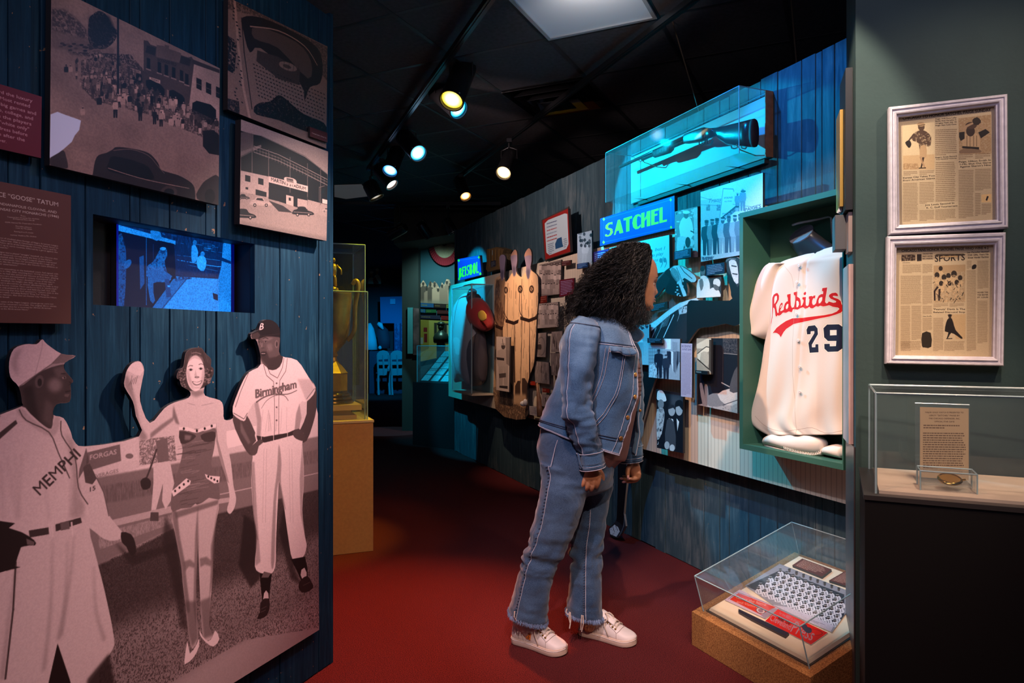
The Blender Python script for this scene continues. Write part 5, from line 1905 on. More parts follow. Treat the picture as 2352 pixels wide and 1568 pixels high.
photo('mounted_photograph', [(1600,776.5),(1633.7,777),(1633,859.5),(1600,855.6)],.16, 'small photograph close up on a hand gripping a ball', d_hand, .6,((.10,.06,.04),(.86,.78,.66)),1400, matn='hand')
cap('caption_plaque', [(1597,850),(1625,852),(1625,860),(1597,858)],.175, 'dark caption plaque beneath the close up of a hand', (.03,.05,.07),(.4,.5,.5),1)

def d_rest(c):
 g = c
 g.a[:] = .12
 g.fill([(1660,777),(1695,777),(1695,812),(1662,810)],.35, noise=(2.5,.2,.7))
 g.line([(1662,811),(1695,814)],1.6,.6)
 g.line([(1661,777),(1660,885)],1.2,.3)
 g.fill([(1603,929),(1640,920),(1695,925),(1695,950),(1603,930)],.72, noise=(3,.0,.3))
 g.fill([(1607,885),(1610,879),(1614,884),(1622,930),(1614,930)],.60, sm=2)
 g.fill([(1618,888),(1622,882),(1626,888),(1628,920),(1622,932)],.55, sm=2)
 g.fill([(1626,908),(1650,902),(1668,912),(1666,930),(1628,932)],.55, sm=2)
 g.fill([(1648,905),(1676,892),(1694,898),(1694,925),(1668,930)],.85, sm=2)
 g.line([(1660,930),(1694,918)],1.5,.25)
 g.fill([(1680,870),(1694,840),(1700,880),(1694,900),(1676,898)],.35, sm=2)
 g.line([(1657,878),(1676,888)],2.5,.7)

photo('mounted_photograph', [(1603,776),(1693.6,777),(1693.6,949),(1603,929.6)],.13, 'tall photograph of a ballplayer resting on the ground, legs stretched out', d_rest, .15,((.04,.05,.09),(.84,.76,.70)),1000, matn='rest')

def d_kids(c):
 g = c
 g.a[:] = .08
 g.fill([(1540,904),(1568,906),(1568,925),(1540,940)],.35,.7, blur=6)
 g.fill([(1509,910),(1511,898),(1520,896),(1527,905),(1531,919),(1524,922),(1510,918)],.85, sm=2)
 g.ell(1518,928,7,11,.5)
 g.fill([(1509,940),(1524,938),(1526,960),(1520,995),(1510,1010),(1508,970)],.72, sm=2, noise=(5,.1,.5))
 g.ell(1543,942,8,13,.66)
 g.fill([(1534,940),(1538,930),(1548,930),(1551,942),(1546,936)],.15, sm=2)
 g.ell(1560,940,8,14,.68)
 g.fill([(1551,935),(1552,922),(1562,918),(1569,926),(1568,942),(1560,932)],.05, sm=2)
 g.fill([(1536,960),(1546,962),(1549,984),(1540,975)],.9)
 g.fill([(1532,964),(1548,970),(1552,1030),(1528,1025)],.28, sm=2)
 g.fill([(1554,960),(1560,968),(1556,990)],.9)
 g.ell(1532,1022,6,9,.7)
 g.ell(1544,1028,6,8,.8)
 for k in range(10):
  g.ell(RS.uniform(1508,1526), RS.uniform(980,1028),2,4, RS.choice([.8,.1]))

photo('mounted_photograph', [(1507,894),(1569,904),(1568.6,1040.6),(1509,1028)],.125, 'photograph of a man in a pale cap with two boys', d_kids, .1,((.03,.05,.09),(.80,.82,.82)),1100, matn='kids')
photo('mounted_photograph', [(1450,748),(1491,745),(1491,838),(1450,836)],.155, 'photograph half hidden behind the denim collar, with standing figures', team(1450,1491,745,838,1,4,.7,70),.7,((.05,.1,.16),(.75,.84,.86)),1000, matn='collar')

# ================================================================ ACRYLIC CASES AND WHAT THEY HOLD
def acrylic(name, corners_bottom, corners_top, parent, t=.004, edge_r=.0022, skip=()):
 """open-bottomed acrylic cover: four side panes and a lid as thin slabs, polished edges"""
 B = [Vector(p) for p in corners_bottom]
 T = [Vector(p) for p in corners_top]
 faces = [(B[i], B[(i + 1) % 4], T[(i + 1) % 4], T[i]) for i in range(4)] + [tuple(T)]
 ctr = sum(B + T, Vector()) / 8
 for k, f in enumerate(faces):
  if k in skip:
   continue
  n = (f[1] - f[0]).cross(f[2] - f[0]).normalized()
  if n.dot(ctr - f[0]) < 0:
   n = -n
  e = [p + (sum(f, Vector()) / 4 - p).normalized() * .001 for p in f]
  m = MB().prism(e, [p + n * t for p in e])
  m.build('pane', M_ACR, parent)
 m = MB()
 for i in range(4):
  m.tube([B[i], T[i]], edge_r, 6)
  m.tube([T[i], T[(i + 1) % 4]], edge_r, 6)
 m.build('polished_edge', M_ACRE, parent)

def wq(W, s0, s1, d0, d1, z):
 return [W.p(s0, z, d0), W.p(s1, z, d0), W.p(s1, z, d1), W.p(s0, z, d1)]

# ---------------------------------------------------------------- wall case with the gun
gc = empty('wall_case', 'long clear acrylic wall case lit cyan, mounted high on the right wall', 'display case')
GS0, GS1, GZ0, GZ1, GD = -.486,.70,2.035,2.335,.19
acrylic('cover', wq(RW, GS0, GS1,.012, GD, GZ0), wq(RW, GS0, GS1,.012, GD, GZ1), gc, skip=(0,))
MB().prism(wq(RW, GS0, GS1,.012, GD, GZ0), wq(RW, GS0, GS1,.012, GD, GZ0 + .004)).build('floor_pane', M_ACR, gc)
M_CASEW = mat('case_white_lining', (.50,.54,.52),.6)
MB().wbox(RW, GS0 + .004, GS1 - .004, GZ0 + .006, GZ1 - .014,.004,.016).build('back_panel', M_CASEW, gc)
MB().wbox(RW, GS0 - .004, GS0 + .0, GZ0, GZ1,.001,.045).build('end_strip', mat('case_wood_strip', (.36,.14,.06),.5, noise=.2, nscale=40), gc)
MB().wbox(RW, GS0 + .02, GS1 - .1, GZ0 - .022, GZ0 - .004,.004,.030).build('support_rail', mat('case_rail', (.06,.035,.03),.6), gc)
for s in (-.3,.1,.5):
 b = MB()
 b.tube([RW.p(s, GZ0 - .006,.02), RW.p(s, GZ0 - .006,.12), RW.p(s, GZ0 - .05,.02)],.003,6)
 b.build('bracket', M_BLACKG, gc)

gun = empty('shotgun', 'old pump-action shotgun with a dark wooden stock in the long wall case', 'shotgun')

def GP(px, py, d=.10):
 s, z = RW.sz([(px, py)], d)[0]
 return Vector(RW.p(s, z, d))

def loft_wall(rows, d, mat_, name, parent, n=16, pw=2.4):
 """rows: (px, top, bottom, half thickness): elliptic sections standing on wall axis"""
 V, F = [],[]
 nn = Vector((*RW.n, 0))
 for x, y0, y1, t in rows:
  a, b = GP(x, y0, d), GP(x, y1, d)
  c_, h = (a + b) / 2,(a - b).length / 2
  for k in range(n):
   an = 2 * math.pi * k / n
   cs, sn = math.cos(an), math.sin(an)
   V.append(c_ + Vector((0,0,1)) * h * math.copysign(abs(sn) ** (2 / pw), sn) + nn * t * math.copysign(abs(cs) ** (2 / pw), cs))
 for i in range(len(rows) - 1):
  for k in range(n):
   F.append((i * n + k, i * n + (k + 1) % n, (i + 1) * n + (k + 1) % n, (i + 1) * n + k))
 F += [tuple(range(n)), tuple(range((len(rows) - 1) * n, len(rows) * n))]
 return fix_normals(mk(name, V, F, mat_, parent, True))

M_STEEL = mat('gun_steel', (.10,.11,.12),.3,.8, noise=.2, nscale=60)
M_STOCK = mat('gun_walnut', (.030,.016,.012),.22, noise=.3, nscale=30, coat=.6)
gd = .105
loft_wall([(1645,293,310,.018),(1655,291,322,.020),(1672,287,333,.021),(1692,282,335,.022),(1712,277,337,.023),(1729,272.5,338,.023)], gd, M_STOCK, 'stock', gun)
loft_wall([(1729,272.5,338,.0235),(1733,272,338.5,.0235),(1735,273,338,.021)], gd, mat('butt_rubber', (.03,.008,.006),.7), 'butt_plate', gun)
loft_wall([(1617,292,322,.014),(1630,294,318,.015),(1646,293,311,.018)], gd, M_STOCK, 'grip', gun)
loft_wall([(1574.5,311,329,.017),(1577,308,330,.019),(1600,299,327,.019),(1618,293,323,.019),(1624,296,319,.015)], gd, M_STEEL, 'receiver', gun, pw=5)
loft_wall([(1502,347,361,.013),(1506,344,362,.017),(1538,330,352,.018),(1544,329,346,.014)], gd, mat('forend_ribbed', (.10,.11,.11),.5), 'forend', gun)
b = MB()
for k in range(12):
 x = 1505 + k * 3.0
 a, c_ = GP(x, 344 - (x - 1505) * .42, gd), GP(x, 362 - (x - 1505) * .33, gd)
 m_, h_ = (a + c_) / 2,(a - c_).length / 2
 V = []
 ring = [m_ + Vector((0,0,1)) * (h_ * 1.03) * math.sin(t) + Vector((*RW.n, 0)) * .0188 * math.cos(t) for t in np.linspace(0,2 * math.pi, 13)]
 b.tube(ring, .0014,4, cap=False)
b.build('grip_rib', M_BLACK, gun)['kind'] = 'stuff'
MB().tube([GP(1424,383.5, gd), GP(1500,349, gd), GP(1576,314, gd)],[.009,.0095,.0105],12).build('barrel', M_STEEL, gun, smooth=True)
MB().tube([GP(1475,366, gd), GP(1576,324, gd)],.009,12).build('magazine_tube', M_STEEL, gun, smooth=True)
MB().tube([GP(1606,324, gd), GP(1606,331, gd), GP(1612,333, gd), GP(1618,329, gd), GP(1621,320, gd)],.0025,6).build('trigger_guard', M_BLACKG, gun)
MB().tube([GP(1624,320, gd), GP(1625,331, gd), GP(1632,333, gd), GP(1638,322, gd)],.0025,6).build('sling_loop', M_BLACKG, gun)
MB().tube([GP(1613,323, gd), GP(1612,329, gd)],.0018,6).build('trigger', M_STEEL, gun)
for x, y in ((1480,368),(1700,338)):
 b = MB()
 p = GP(x, y, gd)
 q = Vector(RW.p(float(RW.sz([(x, y)], gd)[0,0]), p.z - .03,.016))
 b.tube([q, p + Vector((0,0,-.012)), p + Vector((*RW.n, 0)) * .022 + Vector((0,0,.01))],.0025,6)
 b.build('cradle', mat('cradle_brass', (.4,.25,.12),.4,.5), gc)

# ---------------------------------------------------------------- green case with the jersey
gr = empty('green_case', 'open green wooden case on the right wall holding the cream jersey', 'display case')
S0, S1, Z0, Z1, D1 = -1.10,-.548,.737,1.755,.24
t = .022
DB = .0845
MB().wbox(RW, S0 + .005, S1 - t, Z0 + t, Z1 - t, DB, DB + .006).build('back_panel', M_GREEN, gr)
MB().wbox(RW, S1 - t, S1, Z0, Z1, DB, D1).build('side_panel', M_GREEN, gr)
MB().wbox(RW, S0, S0 + .005, Z0, Z1, DB, D1).build('side_panel', M_GREEN, gr)
MB().wbox(RW, S0 + .005, S1 - t, Z1 - t, Z1, DB, D1).build('top_panel', M_GREEN, gr)
MB().wbox(RW, S0 + .005, S1 - t, Z0, Z0 + t, DB, D1).build('bottom_panel', M_GREEN, gr)

def surf(name, rows, dfun, mat_, parent, cv=None, dref=.2, dedge=.14, nu=48, nv=None, fold=None, th=.003):
 """cloth surface from rows of (py, left px, right px); dfun(u, v) = distance from the wall, u in -1..1"""
 R = smooth_pts([r if len(r) > 3 else (*r, r[0]) for r in rows],4, closed=False)
 if nv:
  R = R[np.linspace(0, len(R) - 1, nv).round().astype(int)]
 V, UV = [],[]
 for j, r in enumerate(R):
  a, b_ = RW.sz([(r[1], r[0])], dedge)[0], RW.sz([(r[2], r[3])], dref)[0]
  for i in range(nu + 1):
   u = i / nu
   uu = u * 2 - 1
   s = a[0] + (b_[0] - a[0]) * u
   z = a[1] + (b_[1] - a[1]) * u
   v = j / (len(R) - 1)
   if fold:
    ds, dz_, dd = fold(uu, v)
   else:
    ds, dz_, dd = 0,0,0
   V.append(RW.p(s + ds, z + dz_, dfun(uu, v) + dd))
   UV.append((s, z + dz_))
 n = nu + 1
 F = [(j * n + i, j * n + i + 1,(j + 1) * n + i + 1,(j + 1) * n + i) for j in range(len(R) - 1) for i in range(nu)]
 o = mk(name, V, F, mat_, parent, True)
 if cv is not None:
  uv = o.data.uv_layers.new(name='UVMap')
  for l in o.data.loops:
   s, z = UV[l.vertex_index]
   uv.data[l.index].uv = ((s - cv.s0) / (cv.s1 - cv.s0),(z - cv.z0) / (cv.z1 - cv.z0))
 md = o.modifiers.new('thickness', 'SOLIDIFY')
 md.thickness = th
 md.offset = 0
 return o

def cloth_mat(m, scale=900, s=.25):
 nt = m.node_tree
 b = nt.nodes['Principled BSDF']
 tc = nt.nodes.new('ShaderNodeTexCoord')
 n = nt.nodes.new('ShaderNodeTexNoise')
 n.inputs['Scale'].default_value = scale
 nt.links.new(tc.outputs['Object'], n.inputs['Vector'])
 bp = nt.nodes.new('ShaderNodeBump')
 bp.inputs['Strength'].default_value = s
 bp.inputs['Distance'].default_value = .0015
 nt.links.new(n.outputs['Fac'], bp.inputs['Height'])
 nt.links.new(bp.outputs[0], b.inputs['Normal'])
 b.inputs['Sheen Weight'].default_value = .15
 return m

je = empty('jersey', 'cream baseball jersey with red script and navy number 29 on a black bust form', 'jersey')
# print of the jersey front
JC = [(1700,560),(1990,560),(1990,1030),(1700,1030)]
c = Cv(JC, RW, .20,1500,1)
c.a[:] = (.88,.82,.75)

def J(pts):      # coordinates read in an enlarged crop of the jersey
 return [(1760 + x / 8.2526,640 + y / 8.2526) for x, y in pts]

RED, OFFW = (.80,.035,.010),(.93,.87,.78)
letters = [
 [(100,390),(108,350),(140,300),(190,272),(220,272),(245,320),(240,390),(210,450),(180,495),(188,560),(196,620),(205,650),(225,640),(228,590),(245,520),(270,470),(295,450),(308,465),(305,500),(285,545),(260,590),(262,615),(300,600),(325,585),
     (330,530),(350,470),(385,430),(405,425),(405,360),(395,340),(395,300),(458,283),(455,400),(458,500),(478,550),(515,540),(530,480),(540,400),(540,320),(515,300),(515,258),(582,240),(578,340),(600,350),(635,370),(655,420),(662,480),(662,520),(690,495),(705,440),(705,400),
     (685,385),(690,350),(758,345),(756,430),(765,500),(790,520),(815,500),(826,440),(830,385),(815,375),(820,335),(875,325),(895,340),(905,322),(945,315),(940,370),(905,370),(885,410),(882,460),(900,500),(935,490),(960,460),(975,390),(1010,320),(1060,290),(1090,290),(1095,240),(1070,232),(1078,178),(1165,165),
     (1148,280),(1130,380),(1125,440),(1145,470),(1170,455),(1185,430),(1215,440),(1260,455),(1300,445),(1305,425),(1280,408),(1215,375),(1188,330),(1200,300),(1240,272),(1300,262),(1328,285),(1335,330),(1300,325),(1265,320),(1250,335),(1270,355),(1330,380),(1370,420),(1380,480),(1405,530),(1405,590),(1370,640),(1300,675),(1180,715),
     (1000,755),(800,800),(640,835),(520,860),(440,910),(380,950),(330,1010),(278,1108),(240,1060),(190,1030),(140,1022),(102,1030),(180,930),(260,870),(370,800),(490,750),(700,742),(900,715),(1100,690),(1230,660),(1310,620),(1350,570),(1330,545),(1250,530),(1190,500),(1140,515),(1090,525),(1040,510),(1000,530),(960,520),(900,560),(860,560),(830,530),(800,555),(750,570),(700,540),(650,560),(600,585),
     (540,580),(500,575),(478,635),(420,618),(370,645),(310,640),(270,680),(230,700),(200,690),(185,718),(165,700),(160,640),(155,580),(140,550),(125,545),(112,640),(100,740),(85,820),(62,900),(72,820),(92,700),(100,560)]]
holes = [[(150,380),(160,340),(190,318),(205,330),(205,390),(180,440),(148,480)],
         [(255,560),(268,510),(288,485),(292,500),(275,540)],
         [(365,560),(370,510),(395,475),(415,478),(410,540),(385,580)],
         [(565,420),(590,415),(615,440),(622,490),(600,535),(570,540)],
         [(1005,420),(1020,370),(1055,345),(1080,350),(1072,410),(1040,460),(1010,470)]]
L = np.array(J(letters[0]))
for k in (2.6,):
 for dx in np.linspace(0,2 * math.pi, 12)[:-1]:
  c.fill(L + [1.9 * math.cos(dx),1.9 * math.sin(dx) + .4],(.66,.54,.44),.35)
 for dx in np.linspace(0,2 * math.pi, 12)[:-1]:
  c.fill(L + [1.5 * math.cos(dx),1.5 * math.sin(dx)], OFFW)
c.fill(L, RED)
for h in holes:
 c.fill(J(h), OFFW)
c.fill(J([(704,280),(715,256),(740,248),(758,262),(756,290),(735,308),(710,304)]), RED, sm=3)
n2 = J([(780,965),(812,896),(930,880),(975,940),(978,1050),(860,1250),(862,1298),(926,1298),(930,1242),(980,1240),(984,1392),(818,1402),(800,1218),(915,1030),(915,990),(850,995),(845,1048),(785,1052)])
n9 = J([(1078,935),(1140,868),(1340,862),(1412,925),(1420,1060),(1412,1310),(1340,1378),(1150,1385),(1088,1325),(1085,1235),(1182,1232),(1186,1280),(1302,1276),(1306,1178),(1148,1178),(1085,1110)])
for q in (n2, n9):
 q = np.array(q)
 for an in np.linspace(0,2 * math.pi, 10)[:-1]:
  c.fill(q + [3 * math.cos(an),3 * math.sin(an)],(.70,.60,.50),.5)
 for an in np.linspace(0,2 * math.pi, 10)[:-1]:
  c.fill(q + [2.5 * math.cos(an),2.5 * math.sin(an)], OFFW)
 c.fill(q, (.055,.05,.15))
c.fill(J([(1186,972),(1304,968),(1306,1068),(1186,1074)]), OFFW)
c.line([(1838,610),(1824,700),(1822,860),(1832,1000)],.8,(.70,.60,.48),.8)
c.line([(1798,606),(1818,630),(1822,660)],.9,(.72,.62,.52),.7, sm=3)
for q in ([(1732,955),(1752,975),(1790,990),(1836,986)],[(1836,986),(1865,982),(1890,994),(1920,992),(1942,984)]):
 c.line(q, .9,(.62,.50,.42),.7, sm=3)
M_J = cloth_mat(c.material('jersey_print', .8, spec=.2))
jc = c

def jd(u, v):
 x = min(1.0, abs(u))
 return .125 + .075 * (1 - x ** 6) ** .5 * (.6 + .4 * min(1, v * 6))

def jf(u, v):
 w_ = max(0, v - .25)
 d = .006 * w_ * math.sin(u * 7 + 1.2) + .005 * w_ * math.sin(u * 15 + v * 3)
 d += .003 * math.sin(u * 5 + v * 16) * (v > .12)
 d += -.004 * math.exp(-((u - .04) / .03) ** 2)
 return 0,0, d

body = [(595,1829,1922,559),(601,1806,1945,572),(612,1790,1948,586),(628,1782,1948,604),(655,1780,1948,640),(700,1779,1948),(745,1774,1948),(790,1763,1948),(840,1756,1948),(890,1748,1948),(930,1738,1948),(960,1730,1948),
  (982,1745,1948),(998,1775,1948)]
surf('jersey_body', body, jd, M_J, je, cv=jc, fold=jf, nu=64)
# left sleeve of the jersey (towards the far end)
slv = [(606,1790,1815,604),(616,1774,1810,612),(640,1758,1802),(668,1746,1796),(694,1736,1790,700),(716,1724,1782,738),(731,1716,1768,770),(738,1714,1748,783)]
surf('sleeve', slv, lambda u, v: .112 + .085 * (max(0,1 - u * u)) ** .5 + .012 * (1 - v), cloth_mat(mat('jersey_cloth', (.75,.67,.57),.8)), je, dedge=.115, nu=24, fold=lambda u, v: (0,0,.004 * math.sin(u * 6 + v * 5)), th=.004)
slv2 = [(600,1940,1985),(640,1946,2000),(700,1950,2005),(760,1952,2000)]
M_JC = bpy.data.materials['jersey_cloth']
for x, y in ((1836,610.5),(1831,648.5),(1830,722),(1834,782),(1837,842),(1837.5,900)):
 p = GP(x, y, .208)
 m = MB().lathe(p, [(.001,.0),(.0062,.0),(.0070,.0015),(.0062,.0030),(.0035,.0022),(.001,.0022)],14, axis=(RW.n[0], RW.n[1],0))
 m.build('button', mat('pearl_button', (.7,.62,.55),.25, spec=.8), je, smooth=True)
# bust form: neck with slanted cap
M_BUST = mat('bust_black_plastic', (.022,.022,.026),.28)
V, F = [],[]
sec = [((1834,545),32,.052),((1840,560),31,.052),((1850,574),34,.055),((1866,584),44,.06),((1872,596),60,.065)]
top = np.array([(1814,553),(1817,540),(1830,527),(1850,519),(1864,517),(1868,521),(1862,535),(1846,552),(1828,561),(1818,561)])
levels = []
for k in range(9):
 t_ = k / 8
 an = np.linspace(0,2 * math.pi, 25)[:-1]
 # top ellipse slanted, bottom ellipse flat and wide
 cx, cy = 1841 + (1876 - 1841) * t_ ** 1.3,539 + (579 - 539) * t_
 rx_ = 27 + (38 - 27) * t_ ** 1.6
 row = []
 for a in an:
  q_ = GP(cx + rx_ * math.cos(a) + 6 * math.sin(a) * (1 - t_), cy - 17 * math.cos(a) + (12 - 8 * t_) * math.sin(a),.135 + .042 * math.sin(a))
  row.append(q_)
 levels.append(row)
V = [p for r in levels for p in r]
F = [(i * 24 + k, i * 24 + (k + 1) % 24,(i + 1) * 24 + (k + 1) % 24,(i + 1) * 24 + k) for i in range(8) for k in range(24)]
MB().prism([Vector(p) for p in levels[0]],[Vector(p) + Vector((-.002,-.001,.004)) for p in levels[0]]).build('cap_plate', mat('bust_cap_grey', (.13,.14,.19),.5, bump=.6, bscale=90), je)
nk = fix_normals(mk('bust_neck', V, F, M_BUST, je, True))
nk.data.set_sharp_from_angle(angle=math.radians(50))
# clear hook above the neck
hk = MB()
hk.tube([GP(1820,517,.17), GP(1835,512,.16), GP(1878,504,.12), GP(1902,498,.11), GP(1909,500,.105), GP(1911,530,.10), GP(1912,552,.10)],.0045,8)
tag(hk.build('hanging_hook', glass_mat('clear_rod', (.9,.95,.95),.5), smooth=True), 'clear plastic hook over the neck of the black bust form', 'hook')
# folded trousers under the hem
tr = empty('folded_trousers', 'folded cream cloth bundle lying at the bottom of the green case', 'trousers')

def lump(name, rows, d, parent, m=None, n=20, amp=.06):
 V, F = [],[]
 R = smooth_pts(rows, 3, False)
 for j, (x, y0, y1, t_) in enumerate(R):
  a, b_ = GP(x, y0, d), GP(x, y1, d)
  c_, h = (a + b_) / 2,(a - b_).length / 2
  for k in range(n):
   an = 2 * math.pi * k / n
   r = 1 + amp * math.sin(an * 3 + j * .35)
   V.append(c_ + Vector((0,0,1)) * h * r * math.sin(an) + Vector((*RW.n, 0)) * t_ * r * math.cos(an))
 for i in range(len(R) - 1):
  for k in range(n):
   F.append((i * n + k, i * n + (k + 1) % n, (i + 1) * n + (k + 1) % n, (i + 1) * n + k))
 F += [tuple(range(n)), tuple(range((len(R) - 1) * n, len(R) * n))]
 return fix_normals(mk(name, V, F, m or M_JC, parent, True))

lump('fold', [(1757,1012,1024,.012),(1764,1000,1022,.028),(1785,992,1026,.04),(1815,994,1034,.045),(1850,994,1040,.045),(1880,1000,1042,.04),(1893,1010,1036,.02)],.17, tr)
lump('fold', [(1757,1020,1030,.012),(1775,1022,1034,.03),(1815,1028,1041,.035),(1860,1034,1048,.03),(1890,1034,1046,.016)],.17, tr)
lump('fold', [(1890,1030,1042,.02),(1905,1022,1046,.035),(1925,1020,1051,.04),(1940,1026,1054,.03)],.16, tr)
b = MB()
for k in range(26):
 t_ = k / 25
 x = 1800 + t_ * 95
 y = 1028 + 14 * math.sin(t_ * 2.2) - 8 * max(0, t_ - .75) * 4
 b.tube([GP(x, y - 3,.213 - .02 * t_), GP(x + 2, y + 3,.213 - .02 * t_)],.0016,4)
b.build('elastic_rib', M_JC, tr)['kind'] = 'stuff'

# ---------------------------------------------------------------- tilted case on the floor
class Tilt:
 """tilted plane with the same reading as Wall: s along a, 'z' along b, d along the normal"""
 def __init__(self, o, a, b):
  self.o = Vector(o)
  self.a = Vector(a).normalized()
  b = Vector(b)
  self.b = (b - self.a * b.dot(self.a)).normalized()
  self.nn = self.a.cross(self.b).normalized()
  if self.nn.z < 0:
   self.nn = -self.nn

 def p(self, s, z, d=0.0):
  return tuple(self.o + self.a * s + self.b * z + self.nn * d)

 def sz(self, pts, d=0.0):
  out = []
  o = self.o + self.nn * d - Vector((0,0, EYE))
  for x, y in np.asarray(pts, float).reshape(-1,2):
   r = Vector(ray(x, y))
   t_ = o.dot(self.nn) / r.dot(self.nn)
   q = r * t_ - o
   out.append((q.dot(self.a), q.dot(self.b)))
  return np.array(out)

CL, CF, CB = Vector((.752,2.735,.141)), Vector((.966,2.262,.137)), Vector((1.203,2.99,.300))
TP = Tilt(CL, CF - CL, CB - CL)
la, lb = (CF - CL).length + .0, TP.b.dot(CB - CL)
fc = empty('floor_case', 'low tilted cork-sided display case under an acrylic cover on the floor by the wall', 'display case')
M_CORK = speck_mat('cork', (.20,.085,.028),(.40,.19,.065),230, bump=.25, dist=.002, rough=.7)
m0, m1 = -.035, la + .03
tp = [TP.p(m0,-.03), TP.p(m1,-.03), TP.p(m1, lb), TP.p(m0, lb)]
lo = [(p[0], p[1],.002) for p in tp]
MB().prism(lo, tp).build('cork_base', M_CORK, fc)
acrylic('cover', [TP.p(0,0,.001), TP.p(la, 0,.001), TP.p(la, lb - .01,.001), TP.p(0, lb - .01,.001)],[TP.p(0,0,.152), TP.p(la, 0,.152), TP.p(la, lb - .01,.152), TP.p(0, lb - .01,.152)], fc, edge_r=.0022)
MB().prism([TP.p(.006,.006,.001), TP.p(la - .006,.006,.001), TP.p(la - .006, lb - .018,.001), TP.p(.006, lb - .018,.001)],[TP.p(.006,.006,.003), TP.p(la - .006,.006,.003), TP.p(la - .006, lb - .018,.003), TP.p(.006, lb - .018,.003)]).build('black_seal', M_BLACK, fc)
MB().prism([TP.p(.014,.016,.003), TP.p(la - .014,.016,.003), TP.p(la - .014, lb - .024,.003), TP.p(.014, lb - .024,.003)],[TP.p(.02,.022,.012), TP.p(la - .02,.022,.012), TP.p(la - .02, lb - .03,.012), TP.p(.02, lb - .03,.012)]).build('cream_panel', M_CREAM, fc)

def TQ(x, y):
 return (1580 + x / 3.58,1130 + y / 3.58)

def tphoto(name, q, front, th, label, draw, res=1300, cat='photograph', group=None, base=1.0, matn=None, rough=.35):
 pts = [TQ(*p) for p in q]
 c = Cv(pts, TP, front, res, base)
 draw(c)
 b = board(name, TP, pts, front - th, th, c.material('print_' + matn, rough), M_WHITE, cv=c)
 return tag(b, label, cat, group)

def d_teamsheet(c):
 c.a[:] = (.50,.50,.54)
 c.fill([TQ(750,590), TQ(1300,810), TQ(1300,700), TQ(800,560)],(.46,.46,.50))
 c.fill([TQ(480,770), TQ(760,640), TQ(1285,840), TQ(1285,1060), TQ(1180,1100), TQ(880,960)],(.16,.17,.21))
 for r in range(6):
  for k in range(13):
   u, v = (k + .5 + .4 * (r % 2)) / 13.4,(r + .4) / 6
   x = 520 + 300 * v * -0.0 + u * 700 + (1 - v) * 230 - v * 10
   y = 770 + u * 300 - (1 - v) * 130 + v * 30
   x, y = TQ(x, y)
   if x > 1938:
    continue
   c.fill([(x - 6, y + 8),(x - 7, y + 1),(x - 3, y - 3),(x + 4, y - 3),(x + 8, y + 2),(x + 7, y + 9)],(.74,.73,.76), sm=2)
   c.line([(x - 4, y + 1),(x - 1, y + 8)],.9,(.25,.25,.3))
   c.line([(x + 2, y),(x + 3, y + 7)],.9,(.3,.3,.35))
   c.ell(x, y - 5,3,3.4,(.20,.15,.14))
   c.ell(x, y - 8,3.6,1.6,(.08,.08,.10))
   c.line([(x - 4, y - 6.5),(x + 3, y - 6.5)],.9,(.85,.85,.85))
 for k in range(8):
  x, y = TQ(835 + k * 58,645 + k * 22)
  c.ell(x, y, 3,4,(.25,.2,.2))
  c.ell(x, y - 3.5,3.6,1.6,(.08,.08,.08))
 c.fill([TQ(830,945), TQ(1000,1010), TQ(1200,1095), TQ(1170,1150), TQ(960,1050), TQ(700,925)],(.68,.66,.72))
 c.lines([TQ(1010,1040), TQ(1150,1095), TQ(1140,1110), TQ(1000,1055)],2,(.4,.35,.4))
 c.mulnoise(.12,2)

tphoto('team_photograph', [(755,588),(1330,815),(1330,950),(1185,1150),(760,970),(470,765)],.0165,.003, 'wide grey team photograph of seated ballplayers inside the floor case', d_teamsheet, matn='teamsheet')

def d_press(c):
 c.a[:] = (.76,.09,.03)
 G = (.62,.46,.50)
 c.text('for the BEST in SPORTS', TQ(748,998), TQ(925,1088),6, G, rot=True)
 c.text('Read the', TQ(735,1045), TQ(835,1090),9,(.12,.05,.06), slant=.3, rot=True)
 c.text('Cleveland', TQ(668,1046), TQ(838,1135),15, G, rot=True)
 c.text('Press', TQ(835,1140), TQ(1018,1222),27, G, rot=True, slant=.15)
 c.fill([TQ(935,1105), TQ(950,1080), TQ(975,1090), TQ(985,1108), TQ(1010,1115), TQ(1020,1145), TQ(990,1160), TQ(960,1140)],(.2,.2,.28), sm=2)
 c.line([TQ(985,1170), TQ(1080,1175), TQ(1105,1155), TQ(1060,1130), TQ(1000,1125)],.8,(.25,.05,.06), sm=3)

tphoto('printed_advert', [(740,960),(1150,1155),(1012,1252),(636,1058)],.0165,.0025, 'orange-red newspaper advertisement with large pale lettering at the front of the floor case', d_press, cat='advert', matn='press')

def d_ticket(c):
 c.a[:] = (.70,.62,.68)
 c.fill([TQ(415,828), TQ(720,945), TQ(600,1005), TQ(345,880)],(.72,.16,.06))
 c.line([TQ(330,880), TQ(410,820), TQ(730,940)],.8,(.15,.12,.3))
 c.text('Easter the home', TQ(392,870), TQ(640,935),6,(.78,.55,.5), rot=True, slant=.2)
 c.text('and Visitors', TQ(398,905), TQ(572,952),5,(.78,.55,.5), rot=True, slant=.2)
 c.line([TQ(385,868), TQ(610,940)],.7,(.15,.05,.1))
 x, y = TQ(598,972)
 c.ell(x, y, 11,7,(.12,.1,.25), rot=.3)
 c.ell(x, y, 10,6.2,(.74,.66,.66), rot=.3)
 c.ell(x, y, 6,4,(.5,.4,.45), rot=.3)
 c.fill([TQ(600,1010), TQ(700,950), TQ(745,960), TQ(640,1040)],(.5,.46,.52),.8)

tphoto('score_card', [(425,800),(748,955),(636,1038),(302,884)],.0165,.0025, 'pale score card with an orange block and round seal in the floor case', d_ticket, cat='card', matn='ticket')

